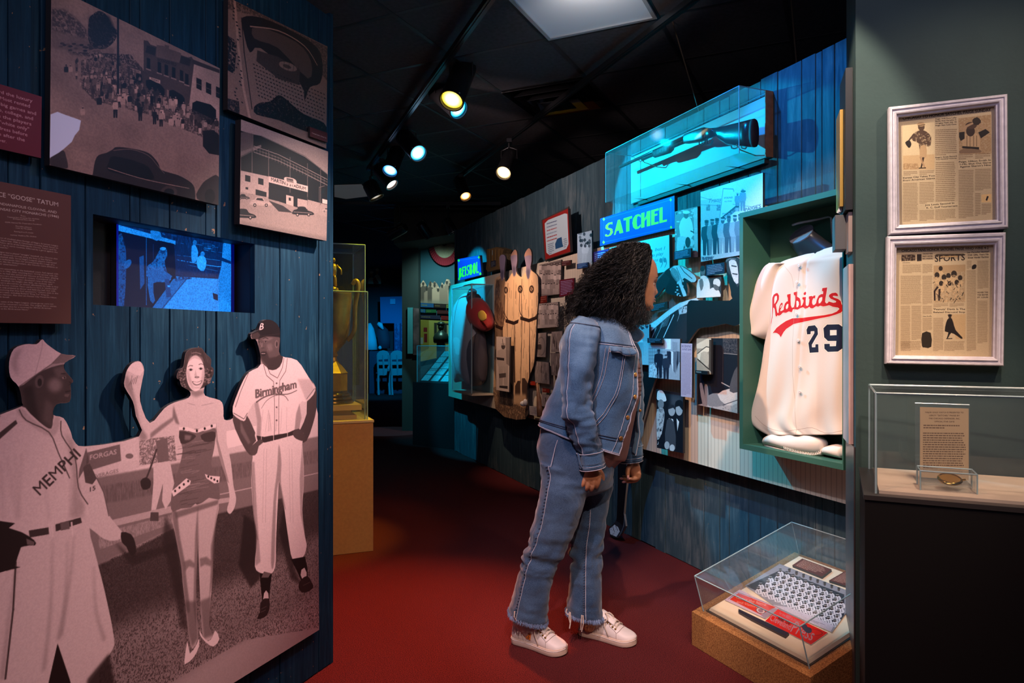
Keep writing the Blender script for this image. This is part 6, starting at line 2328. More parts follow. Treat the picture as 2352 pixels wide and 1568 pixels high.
def d_brown(c):
 c.a[:] = (.30,.075,.035)
 q = np.array([c.W.p(s, z, 0) for s, z in ((0,0),)])
 P_ = np.array(cur_q, float)
 m = P_.mean(0)
 c.lines((P_ - m) * .84 + m, 9,(.70,.55,.48),.95)

for q, lab in (([(940,545),(1180,633),(1100,695),(858,600)], 'brown text plaque behind the grey team photograph in the floor case'),([(1290,650),(1420,698),(1370,790),(1160,725)], 'second brown text plaque, nearer the pillar in the floor case')):
 cur_q = [TQ(*p) for p in q]
 pts = cur_q
 c = Cv(pts, TP, .022,1500,1)
 d_brown(c)
 tag(board('text_plaque', TP, pts, .0125,.010, c.material('print_plaque_floor'), mat('plaque_edge', (.03,.02,.02)), cv=c), lab, 'plaque')
b = MB()
sz = TP.sz([TQ(418,962), TQ(830,1160), TQ(800,1188), TQ(520,1045), TQ(415,985)],.02)
b.prism([TP.p(s, z, .0125) for s, z in sz],[TP.p(s, z, .022) for s, z in sz])
tag(b.build('black_strip', mat('dark_plastic', (.012,.010,.02),.35)), 'black plastic strip holding the papers at the front of the floor case', 'strip')

# ---------------------------------------------------------------- pedestal case at the right edge
r_, bk = Vector((.907,-.4217,0)), Vector((.4217,.907,0))
PF = Vector((.912,1.80,0))
pd = empty('pedestal', 'tall matt black display pedestal at the right edge of the picture', 'pedestal')
PZ = .804
M_PED = mat('pedestal_black', (.004,.004,.0045),.75, spec=.2)
c4 = lambda a0, a1, b0, b1, z: [tuple(PF + r_ * a + bk * b_ + Vector((0,0, z))) for a, b_ in ((a0, b0),(a1, b0),(a1, b1),(a0, b1))]
MB().prism(c4(0,.56,0,.435,0.002), c4(0,.56,0,.435, PZ - .012)).build('plinth_body', M_PED, pd)
MB().prism(c4(-.003,.563,-.003,.436, PZ - .012), c4(-.003,.563,-.003,.436, PZ)).build('top_edge', mat('pedestal_rim', (.03,.028,.028),.35), pd)
MB().prism(c4(.034,.53,.034,.40, PZ), c4(.034,.53,.034,.40, PZ + .008)).build('cream_inset', mat('inset_cream', (.62,.52,.40),.6, noise=.08, nscale=15), pd)
cv_ = empty('acrylic_cover', 'clear acrylic cover box standing on the tall black pedestal', 'display cover')
acrylic('cover', c4(.026,.54,.026,.41, PZ + .001), c4(.026,.54,.026,.41, PZ + .262), cv_, edge_r=.003)
# text card in a clear stand
cs = empty('card_stand', 'clear upright stand holding a cream card of small print on the pedestal', 'card stand')

def PP(px, py, b_):
 """point of the pixel ray on the plane parallel to the pedestal front at depth b_ behind it"""
 r = Vector(ray(px, py))
 o = PF + bk * b_ - Vector((0,0,0))
 t_ = (o.dot(bk)) / (r.dot(bk))
 return Vector((r.x * t_, r.y * t_, EYE + r.z * t_))

class Pl(Wall):
 def __init__(self, b_):
  o = PF + bk * b_
  Wall.__init__(self, (o.x, o.y),(r_.x, r_.y),(-bk.x, -bk.y))

CW = Pl(.22)
zc = PZ + .009
q = CW.sz([(2113,944),(2225,944)],0)
P = [CW.px(q[0][0], zc + .205), CW.px(q[1][0], zc + .205), CW.px(q[1][0], zc + .01), CW.px(q[0][0], zc + .01)]
c = Cv(P, CW, 0,1800,1)
c.a[:] = (.78,.68,.52)
T_ = (.30,.20,.12)
x0, x1, y0 = P[0][0], P[1][0], P[0][1]
yb = P[3][1]
mid = (x0 + x1) / 2
for k, (s, w_) in enumerate((('MAJOR GOLD WATCH IS PRESENTED TO', 88),('LEROY "SATCHEL" PAIGE BY', 70),('THE CHICAGO DEFENDER, INC.', 72),('OFFICIAL STAR GAME', 46))):
 c.text(s, (mid - w_ / 2, y0 + 14 + k * 7),(mid + w_ / 2, y0 + 14.5 + k * 7),3.1, T_)
c.lines([(x0 + 8, y0 + 40),(x1 - 8, y0 + 41),(x1 - 8, y0 + 52),(x0 + 8, y0 + 51)],2, T_, .8)
c.lines([(x0 + 7, y0 + 58),(x1 - 7, y0 + 59),(x1 - 7, yb - 18),(x0 + 7, yb - 19)],16, T_, .8, ragged=.1)
board('card', CW, P, -.001,.001, c.material('print_card', .6), M_CREAM, cs, cv=c)
a0, a1 = q[0][0] - .012, q[1][0] + .002
m = MB()
m.wbox(CW, a0, a1, zc, zc + .215,.001,.004)
m.wbox(CW, a0, a1, zc, zc + .215,-.006,-.003)
m.wbox(CW, a0, a1, zc, zc + .003,-.05,.05)
m.build('clear_holder', M_ACR, cs)
MB().tube([CW.p(a0, zc + .215,0), CW.p(a1, zc + .215,0)],.002,6).build('polished_edge', M_ACRE, cs)
# watch in a small clear box
wb = empty('small_clear_box', 'small clear box in front of the printed card holding the gold watch', 'box')
q = CW.sz([(2112,1100),(2228,1100)],.12)
B0, B1 = q[0][0], q[0][0] + .125
acrylic('cover', [CW.p(B0, zc, .06), CW.p(B1, zc, .06), CW.p(B1, zc, .14), CW.p(B0, zc, .14)],[CW.p(B0, zc + .05,.06), CW.p(B1, zc + .05,.06), CW.p(B1, zc + .05,.14), CW.p(B0, zc + .05,.14)], wb, edge_r=.0018)
m = MB()
m.wbox(CW, B0 + .01, B1 - .01, zc, zc + .018,.07,.13)
m.build('clear_block', M_ACR, wb)
wt = empty('gold_watch', 'round gold pocket watch shining inside the small clear box', 'watch')
pc = Vector(CW.p((B0 + B1) / 2 + .008, zc + .026,.10))
M_GOLD = mat('gold', (.75,.45,.10),.18,1.0)
MB().lathe(pc, [(.001,-.007),(.020,-.007),(.027,-.003),(.029,.001),(.027,.004),(.024,.005),(.024,.0035),(.001,.0035)],28, axis=(-.1,-.35,1)).build('watch_case', M_GOLD, wt, angle=40)
MB().tube([pc + Vector((.028,-.006,.0)), pc + Vector((.036,-.008,.001))],.003,8).build('crown', M_GOLD, wt)

# ---------------------------------------------------------------- framed newspapers
M_FRAME = mat('distressed_white_frame', (.66,.62,.66),.55, noise=.10, nscale=60, bump=.3, bscale=120)

def framed(outer, inner, label, draw, matn):
 fe = empty('framed_newspaper', label, 'framed newspaper', 'white-framed newspaper pages')
 F0, F1 = .012,.045
 O, I = FW.sz(outer, F1), FW.sz(inner, F1)
 prof = [(0,.0),(0,.8),(.12,1),(.30,1),(.36,.85),(.55,.85),(.62,1.0),(.75,.95),(.85,.7),(1,.65),(1,.2)]
 for k in range(4):
  a0_, a1_ = O[k], O[(k + 1) % 4]
  i0, i1 = I[k], I[(k + 1) % 4]
  V, F = [],[]
  for t_, h in prof:
   for A, B_ in ((a0_, i0),(a1_, i1)):
    q_ = A + (B_ - A) * t_
    V.append(FW.p(q_[0], q_[1], F0 + (F1 - F0) * h))
  n_ = len(prof)
  for j in range(n_ - 1):
   F.append((2 * j, 2 * j + 1,2 * j + 3,2 * j + 2))
  F.append((2 * n_ - 2,2 * n_ - 1,1,0))
  fix_normals(mk('frame_rail', V, F, M_FRAME, fe))
 c = Cv(inner, FW, .02,1500,1)
 c.a[:] = (.74,.66,.52)
 draw(c)
 c.mulnoise(.05,2)
 g = np.array(inner, float)
 m_ = g.mean(0)
 g2 = (g - m_) * 1.02 + m_
 board('newspaper_page', FW, [tuple(p) for p in g2], F0,.006, c.material('print_' + matn, .6), M_CREAM, fe, cv=c)
 MB().prism([FW.p(s, z, .0015) for s, z in O],[FW.p(s, z, F0 - .0005) for s, z in O]).build('backing_board', M_BLACK, fe)
 return fe

def N1(x, y):
 return (1930 + x / 2.8, y / 2.8)

def N2(x, y):
 return (1930 + x / 3.919,500 + y / 3.919)

TT = (.36,.27,.18)
TD = (.13,.09,.07)

def col_text(c, N, x0, x1, y0, y1, n, sl=-.03, al=.62):
 c.lines([N(x0, y0), N(x1, y0 + (x1 - x0) * sl), N(x1, y1 + (x1 - x0) * sl), N(x0, y1)], n, TT, al, ragged=.06)

def d_news1(c):
 N = N1
 c.text('CHICAGO TO HONOR SATCHEL PAIGE SUNDAY', N(402,770), N(970,712),6.6, TD, rot=True)
 c.fill([N(402,795), N(607,770), N(607,1085), N(405,1090)],(.80,.72,.56))
 c.fill([N(405,1050), N(500,1050), N(505,1085), N(405,1088)],(.5,.4,.28), noise=(2,.3,.6))
 c.fill([N(405,1000), N(607,990), N(607,1088), N(405,1090)],(.72,.58,.40),.6)
 # pitcher, arm low
 c.fill([N(480,850), N(520,835), N(555,845),(N(585,880)), N(580,935), N(560,940), N(555,920), N(548,990), N(515,990), N(505,920), N(470,905), N(455,880)],(.30,.22,.16), sm=2, noise=(3,.1,.5))
 c.fill([N(515,940), N(552,935), N(556,1000), N(535,1020), N(512,1000)],(.70,.58,.42), sm=2)
 c.line([N(480,860), N(455,885), N(440,905)],(4,3),(.28,.2,.15))
 c.fill([N(418,915), N(445,900), N(458,925), N(448,948), N(436,945)],(.12,.09,.07), sm=2)
 c.ell(*N(522,815),7.5,9,(.30,.22,.16))
 c.ell(*N(520,798),9,5,(.70,.58,.42))
 c.line([N(500,806), N(546,800)],1.6,(.2,.15,.1))
 c.line([N(535,1010), N(528,1050), N(520,1078)],(4,2.5),(.2,.14,.1))
 c.line([N(515,1005), N(530,1045), N(545,1078)],(4,2.5),(.65,.52,.38))
 c.line([N(505,1080), N(552,1078)],2,(.1,.07,.05))
 # wind-up picture
 c.fill([N(760,760), N(970,735), N(972,985), N(765,990)],(.62,.50,.35), noise=(2,.0,.6))
 c.fill([N(800,860), N(890,860), N(900,940), N(895,975), N(790,985), N(785,945)],(.72,.60,.44), sm=2)
 for x in (815,835,858,878):
  c.line([N(x, 870), N(x, 940)],1,(.35,.27,.2))
 c.ell(*N(838,842),10,12,(.20,.14,.11))
 c.ell(*N(842,805),13,8,(.28,.2,.15))
 c.fill([N(850,770), N(880,752), N(905,775), N(895,800), N(860,800)],(.15,.11,.08), sm=2)
 c.line([N(800,860), N(800,820), N(855,790)],(7,4),(.66,.54,.40), sm=3)
 c.line([N(895,795), N(940,835), N(890,870)],(4,6),(.66,.54,.40), sm=3)
 c.fill([N(765,850), N(800,845), N(800,890), N(775,905), N(765,880)],(.10,.08,.07))
 c.fill([N(888,850), N(935,828), N(962,850), N(905,888)],(.10,.08,.07))
 c.fill([N(785,938), N(893,945), N(893,960), N(785,952)],(.12,.08,.06))
 c.fill([N(768,985), N(790,955), N(895,960), N(900,980)],(.5,.4,.3), sm=2)
 # columns
 for k, s in enumerate(('Paige Will Face Lefty', 'Battle And Memphis In', 'Wrigley Field, July 18', 'Paige Says Late Date')):
  c.text(s, N(612,768 + k * 14), N(748,758 + k * 14),2.8, TD)
 col_text(c, N, 612,752,830,1002,14)
 c.text("Paige's Great Record", N(612,1016), N(750,1006),3, TD)
 c.text('Two Hundred Victories', N(616,1028), N(750,1018),2.6, TD)
 col_text(c, N, 614,742,1040,1310,22)
 col_text(c, N, 762,858,990,1028,3)
 col_text(c, N, 868,970,985,1022,3)
 c.fill([N(757,1030), N(975,1018), N(978,1068), N(760,1085)],(.78,.70,.55))
 for k, s in enumerate(('Paige, Hilton Smith In', '1-Hit, Shut Out Game', "Against Sharon's Nine")):
  c.text(s, N(762 + k * 4,1045 + k * 16), N(970,1032 + k * 16),3.8, TD, rot=True)
 col_text(c, N, 762,858,1092,1405,30)
 col_text(c, N, 868,972,1085,1225,14)
 c.fill([N(908,1250), N(972,1245), N(972,1298), N(908,1300)],(.84,.70,.48))
 c.fill([N(935,1285), N(945,1258), N(955,1262), N(945,1290)], TD)
 col_text(c, N, 868,904,1240,1390,14)
 col_text(c, N, 910,972,1308,1380,7)
 for k, s in enumerate(('Kansas City Takes Two', 'From American Giants')):
  c.text(s, N(404,1148 + k * 17), N(610,1132 + k * 17),3.6, TD, rot=True)
 col_text(c, N, 408,500,1100,1130,3)
 col_text(c, N, 510,605,1095,1125,3)
 col_text(c, N, 405,500,1175,1425,26)
 col_text(c, N, 510,605,1170,1310,14)
 c.fill([N(545,1305), N(758,1292), N(758,1330), N(550,1342)],(.78,.70,.55))
 for k, s in enumerate(('Joe Louis Second In', 'K. C. Golf Tournament')):
  c.text(s, N(548 + k * 6,1322 + k * 18), N(735 + k * 20,1308 + k * 18),3.6, TD, rot=True)
 col_text(c, N, 510,605,1350,1422,8)
 col_text(c, N, 612,745,1345,1415,8)

def d_news2(c):
 N = N2
 c.text('CHICAGO FANS HONOR SATCHEL PAIGE WHO WINS 4-2', N(552,306), N(1337,280),5.8, TD, rot=True)
 c.fill([N(552,332), N(676,328), N(676,386), N(552,390)],(.22,.16,.12), noise=(2,.1,.6))
 c.fill([N(692,328), N(732,326), N(733,388), N(692,390)],(.16,.12,.10))
 for k in range(3):
  c.text(('CHICAGO FANS', 'ENJOY HOMER', 'BIG INSIDE')[k], N(742,330 + k * 22), N(832,328 + k * 22),3, TD)
 c.text('SPORTS', N(850,395), N(1125,380),14, TD)
 c.fill([N(846,340), N(870,325), N(1110,322), N(1130,330), N(1110,340), N(870,342)],(.2,.15,.1),.8)
 c.fill([N(905,345), N(1060,340), N(1060,352), N(905,356)],(.78,.64,.42))
 for k, s in enumerate(('Leo Durocher Stunned', 'With Gifts, Years His', 'Great Vandal Machine')):
  c.text(s, N(1142 + k * 3,318 + k * 24), N(1336,310 + k * 24),3.8, TD, slant=.15)
 c.lines([N(560,400), N(700,398), N(700,408), N(560,410)],1, TD)
 c.fill([N(842,430), N(1128,420), N(1125,758), N(838,765)],(.62,.52,.38), noise=(2,.1,.8))
 c.fill([N(842,430), N(1128,420), N(1128,480), N(842,500)],(.66,.55,.40))
 for x, y, r in ((905,455,18),(872,515,22),(935,535,22),(975,520,20),(1025,505,26),(1080,540,20),(985,590,18),(1050,580,20),(910,590,20)):
  c.ell(*N(x, y), r / 3.9, r / 3.3,(.12,.09,.07),.9)
  c.ell(*N(x, y + 50), r / 2.9, r / 2.4,(.80,.68,.50),.8, noise=(2,.2,.6))
 for k in range(60):
  x, y = RS.uniform(850,1120), RS.uniform(560,740)
  c.line([N(x, y), N(x + RS.uniform(-20,20), y + RS.uniform(10,30))],1.5, RS.choice([.12,.72]) * np.array([1.1,.9,.65]),.7)
 c.line([N(880,620), N(850,660), N(852,745)],(4,3),(.15,.1,.08))
 c.line([N(895,640), N(890,745)],(4,3),(.15,.1,.08))
 c.fill([N(838,815), N(1127,810), N(1127,860), N(838,862)],(.78,.70,.55))
 c.text("'Peanuts' Davis Is The", N(838,830), N(1126,828),4.0, TD)
 c.text('Belated Diamond Stop', N(838,856), N(1126,854),3.6, TD)
 c.fill([N(1000,870), N(1130,865), N(1128,1090), N(1040,1092)],(.72,.60,.42),.8)
 c.fill([N(975,905), N(1000,900), N(1018,940), N(1040,1010), N(1100,1075), N(1090,1088), N(1050,1060), N(1000,1035),(N(975,1075)), N(958,1088), N(975,1030), N(942,1020), N(955,940)],(.10,.08,.07), sm=2)
 c.ell(*N(988,885),3.6,4.6,(.2,.15,.12))
 c.ell(*N(988,875),5,1.8,(.08,.06,.05))
 c.line([N(955,1088), N(1010,1085)],1.6,(.1,.08,.06))
 c.fill([N(738,1038), N(815,1034), N(820,1160), N(760,1166), N(736,1150)],(.15,.12,.08), sm=2)
 c.fill([N(1190,430), N(1215,418), N(1228,430), N(1220,455), N(1200,462), N(1186,458)],(.1,.08,.07), sm=2)
 for x0_, x1_, y0_, y1_, n_ in ((562,732,420,500,9),(742,832,415,500,9),(545,732,520,780,30),(742,832,520,780,28),(545,632,790,1190,44),(642,732,790,1100,36),(742,828,790,1020,26),
                                   (838,930,900,1200,30),(840,975,770,805,4),(985,1118,768,803,4),(1140,1225,470,1200,76),(1236,1336,385,640,26),(1236,1330,745,1130,40),(938,1120,1110,1200,9),(545,730,1110,1200,9),(1140,1184,385,460,8)):
  col_text(c, N, x0_, x1_, y0_, y1_, n_, -.01)
 for k, s in enumerate(('HOMER THIS', 'THE SEATER', 'ST. LOUIS')):
  c.text(s, N(1235,678 + k * 22), N(1332,676 + k * 22),3.2, TD)
 c.fill([N(745,872), N(828,870), N(828,895), N(745,897)],(.78,.70,.55))
 c.text('Giant Benefits', N(745,890), N(825,888),2.6, TD)

framed([(2042,244.6),(2315.7,214),(2317.5,522.5),(2042.5,538.6)],[N1(378,745), N1(1008,668), N1(1015,1408), N1(385,1442)], 'upper white-framed newspaper page with two pictures of a pitcher', d_news1, 'news1')
framed([(2038,542),(2312,532.6),(2307,841.3),(2034.6,835.5)],[N2(512,262), N2(1402,235), N2(1385,1252), N2(502,1238)], 'lower white-framed newspaper page with a group picture and SPORTS heading', d_news2, 'news2')

# ---------------------------------------------------------------- things seen edge-on at the end of the front wall
def SWb(name, y0, y1, z0, z1, prot, m, label, cat, tilt=0, th=.012, off=0.0):
 """flat item fixed to the short end face: y range as fraction of the face, protruding"""
 L = float(np.hypot(*(np.array(pB) - np.array(pA))))
 u = (np.array(pB) - np.array(pA)) / L
 n = np.array([-u[1], u[0]])
 a, b_ = np.array(pA) + u * L * y0, np.array(pA) + u * L * y1
 P0, P1 = a + n * off, b_ + n * (off + tilt)
 b = MB().prism([(P0[0], P0[1], z0),(P1[0], P1[1], z0),(*(P1 + n * prot), z0),(*(P0 + n * prot), z0)],
                   [(P0[0], P0[1], z1),(P1[0], P1[1], z1),(*(P1 + n * prot), z1),(*(P0 + n * prot), z1)])
 return tag(b.build(name, m), label, cat)

def zpy(py, D=2.35):
 return EYE + (CY - py) / FPX * D

SWb('edge_on_picture', .25,.95, zpy(486), zpy(165),.022, M_BLACK, 'tall thin black frame seen edge-on at the end of the green wall', 'frame', off=.001)
SWb('edge_on_picture', .5,.98, zpy(470), zpy(245),.010, mat('gilt_edge', (.45,.26,.04),.4,.3), 'narrow gilt frame edge behind the black frame by the pillar', 'frame', off=.024)
M_TAN = mat('tan_board', (.42,.30,.26),.6)
SWb('angled_holder', .55,.95, zpy(568), zpy(488),.035, mat('grey_holder', (.12,.115,.115),.6), 'grey angled leaflet holder seen edge-on above the jersey case corner', 'holder', off=.012)
SWb('slim_panel', .30,.62, zpy(580), zpy(490),.012, M_TAN, 'tan panel edge beside the grey angled holder', 'panel edge', off=.001)
SWb('standing_panel', .20,.85, zpy(1020,2.3), zpy(610),.014, mat('pink_tan_board', (.55,.36,.32),.55, noise=.15, nscale=8), 'tall pinkish panel seen edge-on beside the jersey number', 'panel edge', off=.001)
for k in range(2):
 b = MB()
 yy = .62 + k * .16
 L = np.array(pB) - np.array(pA)
 u = L / np.hypot(*L)
 n = np.array([-u[1], u[0]])
 p0 = np.array(pA) + L * yy + n * .018
 p1 = p0 + n * .012
 z0, z1 = zpy(480 - k * 2), zpy(438 + k * 5)
 b.tube([(*p0, z1),(*p1, z0)],.008,4)
 tag(b.build('folded_leaflet', M_WHITE),('leaning pale leaflet at the pillar, the lower right one' if k == 0 else 'leaning pale leaflet at the pillar, the upper left one'), 'leaflet')
MB_ = MB()
SWb('metal_post', .02,.90,.003, zpy(1022,2.3),.004, mat('brushed_post', (.16,.13,.13),.35,.7), 'dull metal corner strip running down the pillar to the floor', 'corner strip', off=.001)

# ---------------------------------------------------------------- far jersey case on the right wall
fj = empty('wall_case', 'tall acrylic wall case at the far end of the right wall with a red-sleeved jersey', 'display case')
A0 = float(RW.sz([(1133,800)],.085)[0,0])
for dd in np.arange(.1,1.2,.01):
 if RW.px(A0,1, dd)[0] < 1084.5:
  break
A1 = float(RW.sz([(1038.6,800)], dd)[0,0])
Ft = RW.sz([(1084.5,652),(1084.5,904)], dd)
z0_, z1_ = Ft[1,1], Ft[0,1]
acrylic('cover', wq(RW, A0, A1,.085, dd, z0_), wq(RW, A0, A1,.085, dd, z1_), fj, edge_r=.006, skip=(0,))
MB().wbox(RW, A0 + .01, A1 - .01, z0_, z1_, .0815,.088).build('back_panel', mat('teal_lining', (.10,.26,.28),.6), fj)
MB().wbox(RW, A0, A1, z0_ - .02, z0_ - .002,.0815, dd).build('shelf_board', M_CREAM, fj)
rj = empty('red_sleeve_jersey', 'pale grey jersey with red sleeves and gold patch in the far wall case', 'jersey')
dj = (.085 + dd) / 2
lump('jersey_body', [(1043,706,870,.02),(1047,692,876,.06),(1058,682,878,.09),(1070,678,880,.10),(1084,680,880,.10),(1092,686,800,.08),(1098,694,780,.03)], dj, rj, cloth_mat(mat('grey_jersey_cloth', (.62,.64,.66),.8)), amp=.05)
lump('trousers', [(1084,765,882,.05),(1092,762,884,.08),(1102,760,884,.08),(1110,765,880,.04)], dj, rj, mat('dark_trouser_cloth', (.12,.10,.11),.85), amp=.08)
lump('sleeve', [(1084,684,742,.05),(1092,682,750,.09),(1102,688,758,.10),(1112,700,762,.09),(1120,722,760,.06),(1125,742,752,.02)], dj + .02, rj, cloth_mat(mat('red_jersey_cloth', (.42,.03,.03),.8)), amp=.05)
lump('patch', [(1098,718,728,.003),(1103,713,735,.006),(1111,714,737,.006),(1117,722,732,.003)], dj + .118, rj, mat('gold_patch', (.50,.33,.05),.6), amp=.02)
MB().tube([GP(1086,668, dj), GP(1082,682, dj), GP(1090,690, dj)],[.04,.05,.07],12).build('bust_neck', M_BUST, rj, smooth=True)

# ---------------------------------------------------------------- trophy case behind the left wall
u2, v2 = Vector((-.9273,-.3744,0)), Vector((-.3744,.9273,0))
K0 = Vector((-.795,3.99,0))
k4 = lambda a0, a1, b0, b1, z: [tuple(K0 + u2 * a + v2 * b_ + Vector((0,0, z))) for a, b_ in ((a0, b0),(a1, b0),(a1, b1),(a0, b1))]
tpd = empty('pedestal', 'orange-lit wooden pedestal under the trophy, behind the end of the blue wall', 'pedestal')
MB().prism(k4(0,.60,0,.50,.002), k4(0,.60,0,.50,.738)).build('plinth_body', mat('pedestal_ochre', (.52,.30,.10),.6, noise=.08, nscale=60), tpd)
MB().prism(k4(-.004,.604,-.004,.504,.738), k4(-.004,.604,-.004,.504,.751)).build('top_board', mat('pedestal_top', (.62,.50,.30),.5), tpd)
tcv = empty('acrylic_cover', 'tall clear acrylic cover over the trophy on the orange pedestal', 'display cover')
acrylic('cover', k4(.04,.56,.04,.46,.752), k4(.04,.56,.04,.46,1.755), tcv, edge_r=.004)
tc2 = empty('acrylic_cover', 'lower clear acrylic cover with yellow edges behind the blue wall end', 'display cover')
acrylic('cover', k4(.028,.57,.028,.47,.752), k4(.028,.57,.028,.47,1.485), tc2, edge_r=.004)
tr_ = empty('trophy', 'large bronze trophy cup with scroll handles on a stepped round base', 'trophy')
M_BR = mat('trophy_bronze', (.50,.34,.07),.35,.7, noise=.25, nscale=14)
M_BRD = mat('trophy_dark_base', (.07,.055,.02),.22,.5, coat=.5)
ctr = K0 + u2 * .195 + v2 * .22
px_c = CX + FPX * ctr.x / ctr.y

def zt_(py):
 return EYE + (CY - py) / FPX * ctr.y

stp = empty('step_board', 'yellow-lit stepped board under the bronze trophy', 'stand')
MB().prism(k4(.08,.52,.08,.40,.752), k4(.08,.52,.08,.40,.775)).build('lower_step', mat('step_wood', (.55,.40,.16),.5), stp)
MB().prism(k4(.11,.49,.10,.36,.775), k4(.11,.49,.10,.36,.805)).build('middle_step', mat('step_wood2', (.55,.40,.16),.5), stp)
MB().prism(k4(.055,.54,.06,.44,.805), k4(.055,.54,.06,.44,.835)).build('upper_step', mat('step_wood3', (.68,.52,.18),.45), stp)
zz = .836
MB().lathe((ctr.x, ctr.y, zz),[(.001,0),(.118,0),(.122,.008),(.118,.016),(.108,.02),(.112,.028),(.108,.036),(.098,.04),(.102,.048),(.098,.056),(.086,.062),(.084,.075),(.001,.075)],32).build('ring_base', M_BRD, tr_, angle=35)
MB().lathe((ctr.x, ctr.y, zz + .075),[(.001,0),(.084,0),(.084,.10),(.088,.104),(.080,.112),(.05,.15),(.026,.175),(.020,.20),(.001,.20)],8).build('octagonal_pedestal', M_BR, tr_)
cup = [(.001,0),(.02,0),(.028,.012),(.022,.03),(.045,.055),(.075,.09),(.092,.14),(.100,.22),(.106,.30),(.112,.37),(.118,.385),(.110,.39),(.001,.39)]
MB().lathe((ctr.x, ctr.y, zz + .27), cup, 32).build('cup', M_BR, tr_, smooth=True)
for s in (-1,1):
 base = ctr + Vector((0,0, zz + .27))
 hx = Vector((1,0,0)) * s
 pts = smooth_pts(np.array([tuple(base + hx * .085 + Vector((0,0,.10))), tuple(base + hx * .125 + Vector((0,0,.16))), tuple(base + hx * .130 + Vector((0,0,.30))), tuple(base + hx * .150 + Vector((0,0,.42))), tuple(base + hx * .135 + Vector((0,0,.455))), tuple(base + hx * .115 + Vector((0,0,.43)))])[:, :],4, False)
 MB().tube([tuple(p) for p in pts],.013,8).build('handle', M_BR, tr_, smooth=True)
fg = MB()
fb = ctr + Vector((0,0, zz + .66))
fg.lathe(fb, [(.001,0),(.035,0),(.03,.02),(.012,.03),(.001,.03)],16)
fg.tube([fb + Vector((-.01,0,.03)), fb + Vector((-.008,0,.08)), fb + Vector((0,0,.10))],[.01,.012,.016],8)
fg.tube([fb + Vector((.014,0,.03)), fb + Vector((.01,0,.08)), fb + Vector((0,0,.10))],[.01,.012,.016],8)
fg.tube([fb + Vector((0,0,.09)), fb + Vector((0,0,.15)), fb + Vector((0,0,.165))],[.018,.024,.012],10)
fg.sphere(fb + Vector((0,0,.185)),.015)
fg.tube([fb + Vector((.02,0,.155)), fb + Vector((.045,0,.13)), fb + Vector((.05,0,.10))],[.008,.007,.005],6)
fg.tube([fb + Vector((-.02,0,.155)), fb + Vector((-.045,0,.13)), fb + Vector((-.04,0,.17))],[.008,.007,.005],6)
fg.build('figurine', M_BR, tr_, smooth=True)

# ================================================================ FAR ROOM
# wall with the team display, behind the end of the right wall
FY = 9.6

class Fr:
 """plane facing the camera at depth Y"""
 def __init__(self, Y):
  self.Y = Y

 def p(self, s, z, d=0.0):
  return (s, self.Y - d, z)

 def sz(self, pts, d=0.0):
  P = np.asarray(pts, float).reshape(-1,2)
  Y = self.Y - d
  return np.stack([(P[:, 0] - CX) / FPX * Y, EYE + (CY - P[:, 1]) / FPX * Y],1)

FD = Fr(FY)
x0, x1 = FD.sz([(930,700)])[0,0],1.2
tag(MB().box((x0, FY, 0),(x1, FY + .2, CEIL)).build('wall_far_display', mat('far_wall_teal', (.02,.10,.13),.8)), kind='structure')
cx0 = FD.sz([(966,700)])[0,0]
tag(MB().box((x0, FY - .25,0),(cx0, FY - .001, CEIL)).build('trim_1', M_FARG), kind='structure')
a_, b_ = FD.sz([(930,560),(1060,560)],.3), None
sof = MB().hexa([(x0, FY - .9,2.42),(x1, FY - .9,2.86),(x1, FY - .002,2.86),(x0, FY - .002,2.42),(x0, FY - .9,2.87),(x1, FY - .9,2.87),(x1, FY - .002,2.87),(x0, FY - .002,2.87)])
tag(sof.build('trim_2', M_FARO), kind='structure')

def fboard(name, pts, d, th, draw, label, cat, base=.5, res=260, W=None, ink=None, matn=None, group=None):
 W = W or FD
 c = Cv(pts, W, d, res, base)
 draw(c)
 if ink:
  c.tint(*ink)
 b = board(name, W, pts, d - th, th, c.material('print_' + matn, .6), cv=c)
 return tag(b, label, cat, group)

def d_farteam(c):
 c.a[:] = (.20,.30,.28)
 for r in range(2):
  for k in range(7):
   x = 970 + k * 10.5 + r * 4
   y = 700 - (1 - r) * 12
   c.figure(x, y + 8,64 - r * 14, coat=RS.uniform(.6,.8), leg=.7, skin=.25)
   c.ell(x, y - 54 + r * 24,3.4,2.6,(.8,.78,.7))
 for k, (x, y) in enumerate(((972,650),(980,662),(988,652),(998,654),(1006,664),(1015,655),(1026,647),(1034,656))):
  c.fill([(x - 6,700),(x - 6, y + 10),(x - 2, y + 6),(x + 2, y + 6),(x + 6, y + 10),(x + 6,700)], RS.choice([.75,.35,.6]))
  c.ell(x, y + 1,2.6,5,.22)
  c.ell(x, y - 4,3.2,2.2, RS.choice([.8,.25]))
 c.a *= np.array([1.0,.80,.66], np.float32)
 c.fill([(966,690),(1040,690),(1040,700),(966,700)],(.55,.5,.42),.8, blur=3)

